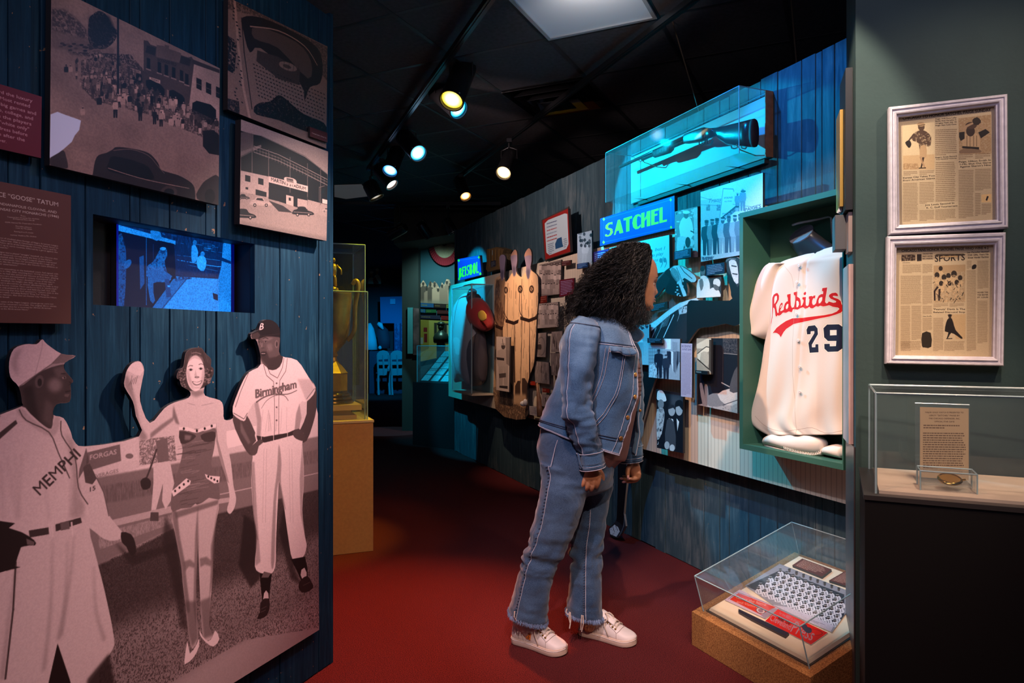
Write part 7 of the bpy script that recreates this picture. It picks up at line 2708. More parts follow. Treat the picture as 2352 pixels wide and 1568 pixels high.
P = [(966,652),(972,643),(976,648),(982,660),(988,645),(994,650),(998,646),(1003,650),(1010,662),(1015,648),(1020,654),(1026,639),(1032,642),(1038,660),(1060,660),(1060,700),(966,695)]
fboard('team_cutout', P, .05,.03, d_farteam, 'cutout row of ballplayers above the coloured name strips in the far room', 'cutout figure', matn='farteam')
stripd = [((966,695),(996,697),(996,706),(966,705),(.06,.30,.48)),((997,697),(1024,699),(1024,707),(997,706),(.12,.07,.03)),((1025,699),(1050,701),(1050,708),(1025,707),(.42,.48,.24)),
          ((966,709),(977,710),(977,718),(966,717),(.06,.32,.45)),((978,710),(1002,711),(1002,718),(978,718),(.03,.33,.16)),((1004,712),(1050,714),(1050,721),(1004,720),(.28,.05,.04)),
          ((966,723),(1011,724),(1011,733),(966,731),(.10,.12,.22)),((1013,725),(1050,727),(1050,735),(1013,734),(.50,.04,.02))]
for q in stripd:
 def dd_(c, q=q):
  c.a[:] = q[4]
  x0_, x1_ = q[0][0], q[1][0]
  c.lines([(x0_ + 2, q[0][1] + 2.5),(x1_ - 2, q[1][1] + 2.5),(x1_ - 2, q[2][1] - 2),(x0_ + 2, q[3][1] - 2)],1,(.6,.5,.2) if q[4][0] < .2 else (.2,.1,.1),.7, ragged=.1)
 n = ['blue', 'brown', 'pale yellow', 'small cyan', 'green', 'dark red', 'navy and gold', 'bright red'][stripd.index(q)]
 fboard('name_strip', list(q[:4]),.05,.03, dd_, n + ' name strip on the far display wall under the team cutout', 'sign', matn='strip_' + n.replace(' ', '_'), res=300)

def d_yel(c):
 c.a[:] = (.62,.60,.28)
 c.fill([(966,735),(985,735),(985,800),(966,810)],(.50,.46,.15))
 for q in ([(973,752),(981,752),(981,762),(973,762)],[(974,766),(981,766),(981,786),(974,786)]):
  c.fill(q, (.38,.04,.03))
 c.fill([(997,741),(1040,743),(1040,790),(997,788)],(.12,.14,.10))
 c.fill([(1003,744),(1017,745),(1017,786),(1003,786)],(.5,.5,.3))
 c.fill([(1026,746),(1037,747),(1037,786),(1026,786)],(.6,.62,.45))
 for k in range(2):
  c.ell(1032,756 + k * 9,1.5,3,(.1,.1,.1))
 c.fill([(966,775),(972,775),(972,790),(966,790)],(.5,.55,.5))

fboard('exhibit_display', [(966,734),(1050,738),(1050,812),(966,830)],.04,.03, d_yel, 'yellow exhibit panel with dark red blocks in the far room', 'display board', matn='yellow', res=300)

# bunting rosette
bn = empty('bunting', 'pleated red and cream half-round bunting on the far teal wall', 'bunting')
cc = FD.sz([(1022,566)],.08)[0]

def fan(r0, r1, m, name, d):
 n = 48
 V, F = [],[]
 for k in range(n + 1):
  an = math.pi * (1.02 + .96 * k / n)
  dd_ = d + .02 * (k % 2)
  for r in (r0, r1):
   V.append((cc[0] + r * math.cos(an) * .95, FY - dd_ - (.05 if r == r0 else 0), cc[1] + .04 + r * math.sin(an) * (1.28 if r > .1 else 1)))
 F = [(2 * k, 2 * k + 1,2 * k + 3,2 * k + 2) for k in range(n)]
 o = mk(name, V, F, m, bn)
 md = o.modifiers.new('t', 'SOLIDIFY')
 md.thickness = .006
 return o

fan(.0,.045, mat('bunting_navy', (.02,.03,.06),.8), 'inner_fold', .14)
fan(.045,.16, mat('bunting_cream', (.60,.56,.40),.8), 'middle_fold', .11)
fan(.16,.235, mat('bunting_red', (.42,.03,.05),.8), 'outer_fold', .08)

# bust of a man on a shelf, in front of the yellow panel
bs = empty('bronze_bust', 'dark green bronze bust of a capped man before the yellow panel', 'bust')
BY = 9.2
BM = mat('bust_bronze_green', (.05,.09,.07),.35,.6)

def fp(x, y, Y=BY):
 return at_y(x, y, Y)

m = MB()
m.tube([fp(1013,786), fp(1013,775), fp(1013,766), fp(1013,762), fp(1013,758)],[.10,.105,.085,.045,.035],16)
m.build('shoulders', BM, bs, smooth=True)
z_ = fp(1013,786).z
MB().box((fp(1004,786).x, BY - .06,.002),(fp(1022,786).x, BY + .06, z_)).build('stand', M_BLACK, bs)
m = MB()
m.sphere(fp(1013,750),.042,.05,.055)
m.sphere(fp(1012,751.5) + Vector((-.0,-.045,0)),.012,.014,.02)
m.build('head', BM, bs, smooth=True)
m = MB()
m.lathe(fp(1013,746.5),[(.001,0),(.055,0),(.05,.03),(.03,.045),(.001,.048)],16)
m.build('cap', BM, bs, smooth=True)

# black pedestal with sloping card rack
kp = empty('pedestal', 'wide black pedestal in the middle distance with sloping rows of cards', 'pedestal')
a, b = at_z(948,1021,0), at_z(1043,1032,0)
ux = (b - a).normalized()
vy = Vector((-ux.y, ux.x, 0))
b2 = a + ux * ((b - a).length + .35)
h = EYE + (CY - 877) / FPX * a.y
q = [a, b2, b2 + vy * .6, a + vy * .6]
MB().prism([(p.x, p.y, .002) for p in q],[(p.x, p.y, h) for p in q]).build('plinth_body', mat('black_plinth', (.006,.006,.008),.6), kp)
rk = empty('card_rack', 'sloping rack of cyan-lit printed cards under clear acrylic on the black pedestal', 'rack')
sl = [a + ux * .06, b2 - ux * .02]
lo0, lo1 = sl[0] + vy * .05 + Vector((0,0, h)), sl[1] + vy * .05 + Vector((0,0, h))
hi0, hi1 = sl[0] + ux * .0 + vy * .48 + Vector((0,0, h + .34)), sl[1] + vy * .48 + Vector((0,0, h + .34))
MB().prism([lo0, lo1, hi1, hi0],[p + Vector((0,0,.012)) for p in (lo0, lo1, hi1, hi0)]).build('slope_board', M_BLACK, rk)
CM = mat('cyan_card', (.42,.52,.55),.5, noise=.35, nscale=70)
for i in range(6):
 for j in range(5):
  u0, u1 = (i + .12) / 6,(i + .88) / 6
  v0, v1 = (j + .06) / 5,(j + .94) / 5
  f = lambda u, v: (lo0 * (1 - u) + lo1 * u) * (1 - v) + (hi0 * (1 - u) + hi1 * u) * v + Vector((0,0,.0135))
  qq = [f(u0, v0), f(u1, v0), f(u1, v1), f(u0, v1)]
  MB().prism(qq, [p + Vector((0,0,.004)) for p in qq]).build('card', CM, rk)
cq = [sl[0] + vy * .01, sl[1] + vy * .01, sl[1] + vy * .54, sl[0] + vy * .54]
cv2 = empty('acrylic_cover', 'clear acrylic cover over the sloping cards on the black pedestal', 'display cover')
acrylic('cover', [(p.x, p.y, h + .001) for p in cq],[(p.x, p.y, h + .42) for p in cq], cv2, edge_r=.004)

# far back: blue panel, picture, lit jersey case, row of folding seats
BW_ = 15.9
FB = Fr(BW_ + .8)
tag(bpy.data.objects['wall_back'], kind='structure')

def flat_box(name, pts, W, d, m, label, cat, th=.03):
 s = W.sz(pts, d)
 b = MB().prism([W.p(x, z, d - th) for x, z in s],[W.p(x, z, d) for x, z in s]).build(name, m)
 return tag(b, label, cat)

flat_box('blue_panel', [(873,682),(932,680),(932,742),(874,742)], FB, .1, mat('far_blue_panel', (.02,.12,.30),.7), 'dim blue panel on the far wall above the lit showcase', 'display board')
flat_box('small_notice', [(896,686),(908,686),(908,698),(896,698)], FB, .14, mat('far_notice', (.10,.35,.60),.6), 'small bright blue notice on the dim blue panel', 'notice')

def d_fp(c):
 c.a[:] = (.05,.22,.30)
 for x, y in ((853,630),(866,624)):
  c.ell(x, y, 3.5,6,(.45,.36,.22))
  c.fill([(x - 7,652),(x - 5, y + 8),(x + 5, y + 8),(x + 9,652)],(.55,.6,.5), sm=2)
  c.ell(x, y - 5,4,3,(.6,.62,.5))
 c.fill([(856,640),(862,636),(870,650),(858,652)],(.4,.08,.06))

fboard('wall_picture', [(800,610),(875,610),(875,651.5),(800,651.5)],.12,.03, d_fp, 'picture of two capped players high on the far dark wall', 'picture', W=FB, matn='farpic', res=160)
sc_ = empty('showcase', 'dark glass showcase of pale blue-lit garments at the back of the room', 'display case')
SY = 16.1
MB().prism([at_y(848,930, SY), at_y(925,930, SY), at_y(925,930, SY) + Vector((0,.5,0)), at_y(848,930, SY) + Vector((0,.5,0))],
           [at_y(848,806, SY), at_y(925,806, SY), at_y(925,806, SY) + Vector((0,.5,0)), at_y(848,806, SY) + Vector((0,.5,0))]).build('case_body', mat('far_case_body', (.008,.02,.05),.6), sc_)
LB, DR = mat('pale_blue_cloth', (.28,.52,.62),.8), mat('dark_red_cloth', (.16,.03,.05),.8)
g1 = empty('pale_jacket', 'pale blue-lit jacket standing in the far showcase', 'jacket')
m = MB().tube([at_y(852,803, SY + .2), at_y(852,780, SY + .2), at_y(850,755, SY + .2), at_y(849,742, SY + .2)],[.16,.13,.09,.03],12)
m.build('garment', LB, g1, smooth=True)
g2 = empty('dark_jacket', 'dark red jacket with a pale collar in the far showcase', 'jacket')
MB().tube([at_y(883,800, SY + .2), at_y(882,780, SY + .2), at_y(878,760, SY + .2), at_y(875,748, SY + .2)],[.13,.15,.14,.05],12).build('garment', DR, g2, smooth=True)
MB().tube([at_y(868,742, SY + .05), at_y(874,746, SY + .05), at_y(880,756, SY + .05)],[.04,.06,.02],10).build('collar', LB, g2, smooth=True)
tag(MB().sphere(at_y(873,798, SY + .1),.045).build('white_ball', LB, smooth=True), 'pale ball resting at the front of the far showcase', 'ball')

def d_glow(c):
 c.a[:] = (.03,.20,.38)
 c.fill([(906,742),(918,742),(918,805),(908,800)],(.10,.42,.62), noise=(5,.2,.7))
 c.fill([(922,742),(932,742),(932,800),(922,795)],(.12,.50,.70), noise=(5,.2,.7))

fboard('lit_panel', [(905,742),(933,742),(933,815),(905,815)],.16,.03, d_glow, 'tall pale blue panel at the right of the far showcase', 'display board', W=FB, matn='glow', res=160)
flat_box('exhibit_display', [(936,706),(948,706),(948,812),(936,812)], Fr(FY - .25),.031, mat('far_green_panel', (.05,.30,.32),.7), 'narrow teal panel beside the dark green column', 'display board')
flat_box('exhibit_display', [(949,707),(962,708),(962,815),(949,815)], Fr(FY - .25),.031, mat('far_red_panel', (.08,.05,.05),.7, noise=.9, nscale=6), 'narrow dark panel left of the yellow exhibit panel', 'display board')

# stadium seats
ST = mat('seat_teal', (.05,.20,.22),.5)
seat_y = 15.6

def stadium_seat(px0, px1, y_off, label):
 t = empty('stadium_seat', label, 'seat', 'old folding stadium seats at the back of the room')
 y = seat_y + y_off
 a = lambda x, yy, dz=0: at_y(x, yy, y) + Vector((0, dz, 0))
 w = px1 - px0
 m = MB()
 pts = [(px0,826),(px0,812),(px0 + w * .2,806),(px0 + w * .5,804),(px0 + w * .8,806),(px1,812),(px1,824)]
 f = [a(*p) for p in pts]
 m.prism(f, [p + Vector((0,.03,0)) for p in f])
 m.build('back_slat', ST, t)
 for (ya, yb) in ((830,838),(846,862)):
  f = [a(px0 + 2, yb), a(px1 + 2, yb - 1), a(px1 + 1, ya), a(px0, ya)]
  MB().prism(f, [p + Vector((0,.03,0)) for p in f]).build('back_slat' if ya == 830 else 'seat_board', ST, t)
 for x in (px0 + 1,(px0 + px1) / 2, px1 - 1):
  MB().tube([a(x, 815), a(x + 2,862)],.022,6).build('upright', ST, t)
 for x in (px0 + 3, px1):
  MB().tube([a(x, 862), a(x + 1,884,-.05), a(x + 6,906,-.25)],.025,6).build('leg', ST, t)
 MB().tube([a(px1,846,-.0), a(px1 + 4,842,-.3), a(px1 + 6,848,-.42)],.03,6).build('armrest', ST, t)
 return t

stadium_seat(866,894,0, 'teal folding stadium seat, left of the pair at the back of the room')
stadium_seat(897,927,0, 'teal folding stadium seat, right of the pair at the back of the room')
ar = empty('side_table', 'small pale blue open frame beside the pair of stadium seats', 'stand')
m = MB()
for p, q_ in (((930,826),(946,828)),((946,828),(945,850)),((945,850),(930,853)),((930,853),(930,913.4)),((944,850),(944,913.4))):
 m.tube([at_y(*p, 14.8), at_y(*q_, 14.8)],.03,6)
m.build('frame', mat('pale_frame', (.15,.45,.55),.5), ar)

# ================================================================ CEILING EQUIPMENT
M_CAN = mat('lamp_can_black', (.010,.010,.011),.30, spec=.6)

def track(p0, p1, label):
 a, b = Vector(p0), Vector(p1)
 u = (b - a).normalized()
 n = Vector((-u.y, u.x, 0)) * .018
 m = MB().prism([a - n, b - n, b + n, a + n],[p + Vector((0,0,.03)) for p in (a - n, b - n, b + n, a + n)])
 g = n * .35
 m.prism([a - g - Vector((0,0,.004)), b - g - Vector((0,0,.004)), b + g - Vector((0,0,.004)), a + g - Vector((0,0,.004))],[a - g, b - g, b + g, a + g])
 return tag(m.build('lighting_track', M_CAN), label, 'lighting track')

TZ = 2.80
track(at_z(1180,-70, TZ), at_z(846,392, TZ), 'black lighting track running from the lit ceiling panel to the far left')
track(at_z(1600,0, TZ), at_z(1049,414, TZ), 'black lighting track parallel to the display wall, nearer the right wall')
track(at_y(770,469.9,8.14), at_y(1150,469.9,8.14), 'far black lighting track crossing above the passage')

LK = {}

def can(label, lens, back, r, emit, strength, col=None, clips=True, stem=None):
 """cylindrical track lamp: lens centre (px, py, depth), body to back (px, py, depth)"""
 t = empty('track_spotlight', label, 'spotlight', 'cylindrical track spotlights')
 L, B = at_y(*lens), at_y(*back)
 ax = (L - B).normalized()
 M = ax.to_track_quat('Z', 'Y')
 ln = (L - B).length
 MB().lathe(B, [(.001,-.01),(r * .8,-.008),(r, .02),(r, ln),(r * 1.05, ln),(r * 1.05, ln + .012),(r * .93, ln + .012),(r * .90, ln - .005),(r * .90, ln - .02),(.001, ln - .021)],24, axis=ax).build('housing', M_CAN, t, angle=35)
 m = MB().lathe(B, [(.001, ln - .018),(r * .86, ln - .018),(r * .88, ln - .006),(r * .5, ln - .001),(.001, ln + .001)],24, axis=ax)
 lm, nt, bs = new_mat('lens_glow')
 bs.inputs['Base Color'].default_value = (.02,.02,.02,1)
 # brighter core: a real lamp's filament area inside a coloured lens
 geo = nt.nodes.new('ShaderNodeNewGeometry')
 dist = nt.nodes.new('ShaderNodeVectorMath')
 dist.operation = 'DISTANCE'
 dist.inputs[1].default_value = tuple(L)
 nt.links.new(geo.outputs['Position'], dist.inputs[0])
 mr = nt.nodes.new('ShaderNodeMapRange')
 mr.inputs[1].default_value = r * .25
 mr.inputs[2].default_value = r * .85
 mr.inputs[3].default_value = 1
 mr.inputs[4].default_value = 0
 nt.links.new(dist.outputs['Value'], mr.inputs[0])
 mx = nt.nodes.new('ShaderNodeMixRGB')
 mx.inputs[1].default_value = (*emit, 1)
 mx.inputs[2].default_value = (*[min(1,.5 + e * .5) for e in emit],1)
 nt.links.new(mr.outputs[0], mx.inputs[0])
 nt.links.new(mx.outputs[0], bs.inputs['Emission Color'])
 ms = nt.nodes.new('ShaderNodeMath')
 ms.operation = 'MULTIPLY_ADD'
 ms.inputs[1].default_value = strength * 2.5
 ms.inputs[2].default_value = strength * .7
 nt.links.new(mr.outputs[0], ms.inputs[0])
 nt.links.new(ms.outputs[0], bs.inputs['Emission Strength'])
 m.build('lens', lm, t, smooth=True)
 sd = ax.cross(Vector((0,0,1))).normalized()
 up = sd.cross(ax)
 for k in range(3):
  an = k * 2.1 + .5
  p = L + (sd * math.cos(an) + up * math.sin(an)) * r * 1.0
  MB().sphere(p, .006).build('clip', M_CHROME, t)
 sx_ = B + ax * ln * .35
 top = Vector((sx_.x, sx_.y, TZ))
 m = MB()
 m.tube([sx_ + sd * r * 1.05, sx_ + sd * r * 1.05 + Vector((0,0, r * 1.2)), sx_ + Vector((0,0, r * 1.6)), sx_ - sd * r * 1.05 + Vector((0,0, r * 1.2)), sx_ - sd * r * 1.05],.006,6)
 m.tube([sx_ + Vector((0,0, r * 1.5)), top],.010,8)
 m.box((top.x - .02, top.y - .05, TZ - .03),(top.x + .02, top.y + .05, TZ - .001))
 m.build('yoke', M_CAN, t)
 return L, ax

YEL, BLU, WW, ORG = (1.0,.72,.03),(.02,.42,1.0),(1,.72,.42),(1,.45,.05)
can('large spotlight with a glowing yellow lens under the near track', (1038,229,4.1),(1070,150,4.28),.072, YEL, 1.6)
can('spotlight with a bright cyan lens partly behind the yellow one', (1052,250,4.45),(1000,205,4.6),.066,(.0,.50,1.0),1.8)
can('tilted spotlight with a cyan-white lens, upper of the far pair on the near track', (960,351,5.3),(925,312,5.5),.068,(.02,.50,1.0),2.2)
can('spotlight with a blue lens, lower of the far pair on the near track', (896,391,5.9),(914,345,6.05),.068,(.02,.32,1.0),1.8)
can('spotlight showing a narrow white lens below the blue lensed one', (899,423,6.1),(868,385,6.15),.06,(1,.78,.70),1.2)
can('unlit spotlight with a yellow-edged barrel at the far end of the near track', (864,452,6.4),(848,420,6.4),.07,(.30,.18,.02),.3)
can('spotlight with a warm white lens on the track nearer the right wall', (1157,396,5.4),(1176,352,5.6),.062,(1,.62,.26),2)
can('spotlight with an orange lens at the far end of the right track', (1069,450,6.6),(1054,412,6.75),.056,(1,.36,.03),1.4)
can('small far spotlight with a cyan lens above the passage', (898,540,8.2),(930,522,8.1),.06,(.02,.5,.9),2)
can('small far spotlight with a faint warm rim right of the cyan one', (984,540,8.3),(965,515,8.2),.06,(.7,.5,.3),.4)
can('dark spotlight close to the end of the display wall', (1040,532,8.2),(1024,505,8.2),.06,(.05,.05,.05),.05)

# reflections in the gun case come from the cyan lamps themselves

# lit ceiling panel
lp = empty('ceiling_panel', 'square translucent light panel in the ceiling at the top centre', 'ceiling light')
i0 = (0,-1)
c4_ = [gp(0,-1,0), gp(1,-1,0), gp(1,0,0), gp(0,0,0)]
ctr_ = np.mean(c4_, axis=0)
ins = lambda f, z: [tuple(np.append((np.array(p[:2]) * f + ctr_[:2] * (1 - f)), z)) for p in c4_]
MB().prism(ins(.93, CEIL - .004), ins(.93, CEIL + .004)).build('diffuser', mat('diffuser_plastic', (.50,.58,.66),.45, emit=(.35,.50,.70), es=.10), lp)
m = MB()
o_, i_ = ins(.995,0), ins(.93,0)
for k in range(4):
 a, b, c_, d = o_[k], o_[(k + 1) % 4], i_[(k + 1) % 4], i_[k]
 m.prism([(p[0], p[1], CEIL - .012) for p in (a, b, c_, d)],[(p[0], p[1], CEIL + .006) for p in (a, b, c_, d)])
m.build('frame', mat('panel_frame', (.30,.36,.42),.4), lp)
# second, far panel
lp2 = empty('ceiling_panel', 'dull grey light panel in the ceiling above the left wall end', 'ceiling light')
q = [at_z(768,424, CEIL), at_z(830,422, CEIL), at_z(852,448, CEIL), at_z(795,455, CEIL), at_z(768,450, CEIL)]
MB().prism([p + Vector((0,0,-.01)) for p in q],[p + Vector((0,0,-.004)) for p in q]).build('diffuser', mat('diffuser_far', (.45,.42,.42),.5, emit=(.5,.45,.45), es=.06), lp2)

# air diffuser
vt = empty('ceiling_vent', 'glossy black square air diffuser with nested louvres in the ceiling', 'vent')
vc = [gp(-1,1,0), gp(0,1,0), gp(0,2,0), gp(-1,2,0)]
vm = np.mean(vc, axis=0)
VI = lambda f: [np.array(p[:2]) * f + vm[:2] * (1 - f) for p in vc]
M_VENT = mat('vent_gloss_black', (.012,.012,.013),.18, spec=.9)
for f0, f1, z0, z1 in ((.97,.80,-.012,.03),(.76,.58,-.03,.025),(.54,.36,-.045,.02),(.32,.0001,-.05,-.045)):
 A_, B_ = VI(f0), VI(f1)
 m = MB()
 for k in range(4):
  a, b, c_, d = A_[k], A_[(k + 1) % 4], B_[(k + 1) % 4], B_[k]
  m.add([(*a, CEIL + z0),(*b, CEIL + z0),(*c_, CEIL + z1),(*d, CEIL + z1),(*a, CEIL + z0 + .004),(*b, CEIL + z0 + .004),(*c_, CEIL + z1 + .004),(*d, CEIL + z1 + .004)],
              [(0,1,2,3),(4,7,6,5),(0,4,5,1),(1,5,6,2),(2,6,7,3),(3,7,4,0)])
 m.build('louvre', M_VENT, vt)
# thin hanging wires from the ceiling to the top of the wall
for (x, y, x2, y2), lab in (((1545,50,1612,222), 'thin bracing wire from the ceiling to the wall top behind the gun case'),((1816,-10,1832,134), 'short bracing wire from the ceiling near the pillar')):
 s = RW.sz([(x2, y2)],-.1)[0]
 p1 = Vector(RW.p(s[0], WALLH - .01,-.1))
 p0 = at_z(x, y, CEIL)
 tag(MB().tube([p0, p1],.0035,6).build('bracing_wire', mat('wire_bronze', (.05,.035,.02),.6,.2)), lab, 'wire')

# ================================================================ THE VISITOR
PYD = 2.79
pe = empty('person', 'person in a denim jacket and frayed jeans leaning towards the jersey case', 'person')

def Wp(x, y, dy=0.0):
 return at_y(x, y, PYD + dy)

def rings(rows, k=4):
 """rows (x0, y0, x1, y1, half depth, dy[, power]) -> smooth list of rows"""
 R = smooth_pts([r if len(r) > 6 else (*r, 2.2) for r in rows], k, False)
 return R

def ring_pt(r, th, out=0.0):
 a, b = Wp(r[0], r[1], r[5]), Wp(r[2], r[3], r[5])
 c, A = (a + b) / 2,(b - a) / 2
 p = 2 / r[6]
 cs, sn = math.cos(th), math.sin(th)
 cx_, sy_ = math.copysign(abs(cs) ** p, cs), math.copysign(abs(sn) ** p, sn)
 L = A.length
 return c + A * (cx_ * (1 + out / max(L, .01))) + Vector((0,1,0)) * ((r[4] + out) * sy_)

def loft(rows, n=40, k=4, disp=None, th0=0, th1=2 * math.pi, closed=True, cap=True):
 R = rings(rows, k)
 V = []
 m = n if closed else n + 1
 for j, r in enumerate(R):
  v = j / (len(R) - 1)
  a0 = th0(v) if callable(th0) else th0
  a1 = th1(v) if callable(th1) else th1
  for i in range(m):
   th = a0 + (a1 - a0) * i / n
   V.append(ring_pt(r, th, disp(th, v, r) if disp else 0))
 F = []
 for j in range(len(R) - 1):
  for i in range(n):
   i2 = (i + 1) % m if closed else i + 1
   F.append((j * m + i, j * m + i2,(j + 1) * m + i2,(j + 1) * m + i))
 if closed and cap:
  F.append(tuple(range(n))[::-1])
  F.append(tuple(range((len(R) - 1) * m, len(R) * m)))
 return V, F

from mathutils import noise as mnoise

def wn(th, v, fs, fv, seed=0.0):
 return mnoise.noise(Vector((math.cos(th) * fs + seed, math.sin(th) * fs, v * fv + seed * 3.1)))

def on(o, p, out=.0015):
 ok, loc, nrm, _ = o.closest_point_on_mesh(p)
 return loc + nrm * out

def join_remesh(parts, name, m, voxel, smooth_it=2, parent=pe):
 mb = MB()
 for V, F in parts:
  mb.add(V, F)
 o = mk(name, mb.V, mb.F, m, parent, True)
 bm = bmesh.new()
 bm.from_mesh(o.data)
 bmesh.ops.recalc_face_normals(bm, faces=bm.faces)
 bm.to_mesh(o.data)
 bm.free()
 md = o.modifiers.new('r', 'REMESH')
 md.mode = 'VOXEL'
 md.voxel_size = voxel
 md.use_smooth_shade = True
 if smooth_it:
  ms = o.modifiers.new('s', 'SMOOTH')
  ms.factor = .5
  ms.iterations = smooth_it
 dg = bpy.context.evaluated_depsgraph_get()
 me = bpy.data.meshes.new_from_object(o.evaluated_get(dg))
 o.modifiers.clear()
 o.data = me
 if not me.materials:
  me.materials.append(m)
 me.polygons.foreach_set('use_smooth', [True] * len(me.polygons))
 return o

def denim(name, c1, c2, fold=.5, fscale=9, stretch=(1,1,.35)):
 m, nt, b = new_mat(name)
 N, L = nt.nodes, nt.links
 geo = N.new('ShaderNodeNewGeometry')
 n1 = N.new('ShaderNodeTexNoise')
 n1.inputs['Scale'].default_value = 420
 n1.inputs['Detail'].default_value = 2
 L.new(geo.outputs['Position'], n1.inputs['Vector'])
 n2 = N.new('ShaderNodeTexNoise')
 n2.inputs['Scale'].default_value = 6
 n2.inputs['Detail'].default_value = 4
 L.new(geo.outputs['Position'], n2.inputs['Vector'])
 ad = N.new('ShaderNodeMath')
 ad.operation = 'MULTIPLY_ADD'
 ad.inputs[1].default_value = .45
 L.new(n1.outputs['Fac'], ad.inputs[0])
 sc = N.new('ShaderNodeMath')
 sc.operation = 'MULTIPLY'
 sc.inputs[1].default_value = .6
 L.new(n2.outputs['Fac'], sc.inputs[0])
 L.new(sc.outputs[0], ad.inputs[2])
 cr = N.new('ShaderNodeValToRGB')
 cr.color_ramp.elements[0].position = .40
 cr.color_ramp.elements[0].color = (*c1,1)
 cr.color_ramp.elements[1].position = .68
 cr.color_ramp.elements[1].color = (*c2,1)
 L.new(ad.outputs[0], cr.inputs[0])
 L.new(cr.outputs[0], b.inputs['Base Color'])
 b.inputs['Roughness'].default_value = .85
 b.inputs['Specular IOR Level'].default_value = .2
 b.inputs['Sheen Weight'].default_value = .25
 mp = N.new('ShaderNodeMapping')
 mp.inputs['Scale'].default_value = stretch
 L.new(geo.outputs['Position'], mp.inputs[0])
 n3 = N.new('ShaderNodeTexNoise')
 n3.inputs['Scale'].default_value = fscale
 n3.inputs['Detail'].default_value = 2
 n3.inputs['Distortion'].default_value = .8
 L.new(mp.outputs[0], n3.inputs['Vector'])
 bp = N.new('ShaderNodeBump')
 bp.inputs['Strength'].default_value = fold
 bp.inputs['Distance'].default_value = .03
 L.new(n3.outputs['Fac'], bp.inputs['Height'])
 b2 = N.new('ShaderNodeBump')
 b2.inputs['Strength'].default_value = .35
 b2.inputs['Distance'].default_value = .001
 L.new(n1.outputs['Fac'], b2.inputs['Height'])
 L.new(bp.outputs[0], b2.inputs['Normal'])
 L.new(b2.outputs[0], b.inputs['Normal'])
 return m

M_SKIN = mat('skin', (.40,.165,.080),.48, spec=.4, noise=.10, nscale=25, bump=.08, bscale=500)
M_SKIN.node_tree.nodes['Principled BSDF'].inputs['Subsurface Weight'].default_value = .06
M_SKIN.node_tree.nodes['Principled BSDF'].inputs['Subsurface Radius'].default_value = (.01,.004,.002)
M_JACKET = denim('jacket_denim', (.024,.066,.135),(.095,.195,.320),.45,8)
M_JEANS = denim('jeans_denim', (.016,.038,.082),(.066,.118,.195),.55,9,(1,1,.9))
M_SEAM = mat('pale_seam_thread', (.42,.40,.46),.8)
M_SEAMD = mat('dark_seam', (.035,.05,.09),.8)
M_BLOUSE = mat('rust_blouse', (.23,.100,.085),.75, noise=.15, nscale=20, bump=.4, bscale=60)

# ---------------------------------------------------------------- head, neck, hands: one skin
HC = Wp(1452,645)
PXM = 1600 / PYD

def hx(px):
 return (px - 1452) / PXM

hr = [(713.5,1492,1474,.012),(711,1497,1462,.026),(706,1500,1450,.040),(699,1500.5,1440,.050),(690,1502,1425,.057),(680,1503.5,1412,.063),(668,1505.5,1404,.067),(655,1507,1400,.070),
      (640,1509.5,1398,.073),(625,1510,1399,.075),(610,1507,1402,.074),(597,1500,1409,.068),(585,1487,1424,.055),(577,1470,1440,.034),(573.5,1458,1452,.008)]
HR = smooth_pts(hr, 6, False)
HM = Matrix.Rotation(math.radians(7),3, 'Z')

def head_pt(lx, ly, z):
 v = HM @ Vector((lx, ly, 0))
 return HC + Vector((v.x, v.y, z))

V, F = [],[]
nh = 72
gs = lambda a, s: math.exp(-(a / s) ** 2)
for y, xf, xb, w_ in HR:
 z = (645 - y) / PXM
 cf, hf = (hx(xf) + hx(xb)) / 2,(hx(xf) - hx(xb)) / 2
 cf2 = hx(xf) - hf * .9
 for i in range(nh):
  th = 2 * math.pi * i / nh
  cs, sn = math.cos(th), math.sin(th)
  lx = cf + hf * math.copysign(abs(cs) ** .92, cs)
  ly = w_ * math.copysign(abs(sn) ** .92, sn)
  if cs > 0:
   f = cs ** .7
   # nose
   nz = np.interp(y, [643,650,660,668,671,674,678,681],[0,.0008,.006,.0125,.0155,.0135,.005,0])
   nw = np.interp(y, [643,660,670,678],[.006,.0075,.0125,.013])
   dx = nz * gs(ly, nw)
   dx += .0045 * gs(y - 685.5,2.6) * gs(ly, .020) + .0055 * gs(y - 692.8,2.8) * gs(ly, .018) - .0035 * gs(y - 689.2,1.2) * gs(ly, .022)
   dx -= .004 * gs(y - 698,3) * gs(ly, .03)
   dx += .004 * gs(y - 707,5) * gs(ly, .02)
   dx -= .0115 * gs(y - 652,7) * gs(abs(ly) - .033,.015)
   dx += .0035 * gs(y - 640,5) * gs(abs(ly) - .026,.02)
   dx += .004 * gs(y - 668,9) * gs(abs(ly) - .046,.016)
   dx -= .003 * gs(y - 648,4) * gs(ly, .008)
   lx += dx * f
  V.append(head_pt(lx, ly, z))
for j in range(len(HR) - 1):
 for i in range(nh):
  F.append((j * nh + i, j * nh + (i + 1) % nh, (j + 1) * nh + (i + 1) % nh, (j + 1) * nh + i))
F += [tuple(range(nh)), tuple(range((len(HR) - 1) * nh, len(HR) * nh))]
parts = [(V, F)]

def tb(pts, rad, n=12, cap_=True):
 m = MB().tube(pts, rad, n, cap_)
 m.sphere(pts[0], rad[0] * .98, nu=12, nv=8)
 m.sphere(pts[-1], rad[-1] * .98, nu=12, nv=8)
 return (m.V, m.F)

def spt(pts, rad, k=3):
 q = smooth_pts([(p[0], p[1], p[2] if len(p) > 2 else 0, r) for p, r in zip(pts, rad)], k, False)
 return [Wp(a, b_, c_) for a, b_, c_, _ in q],[d for *_, d in q]

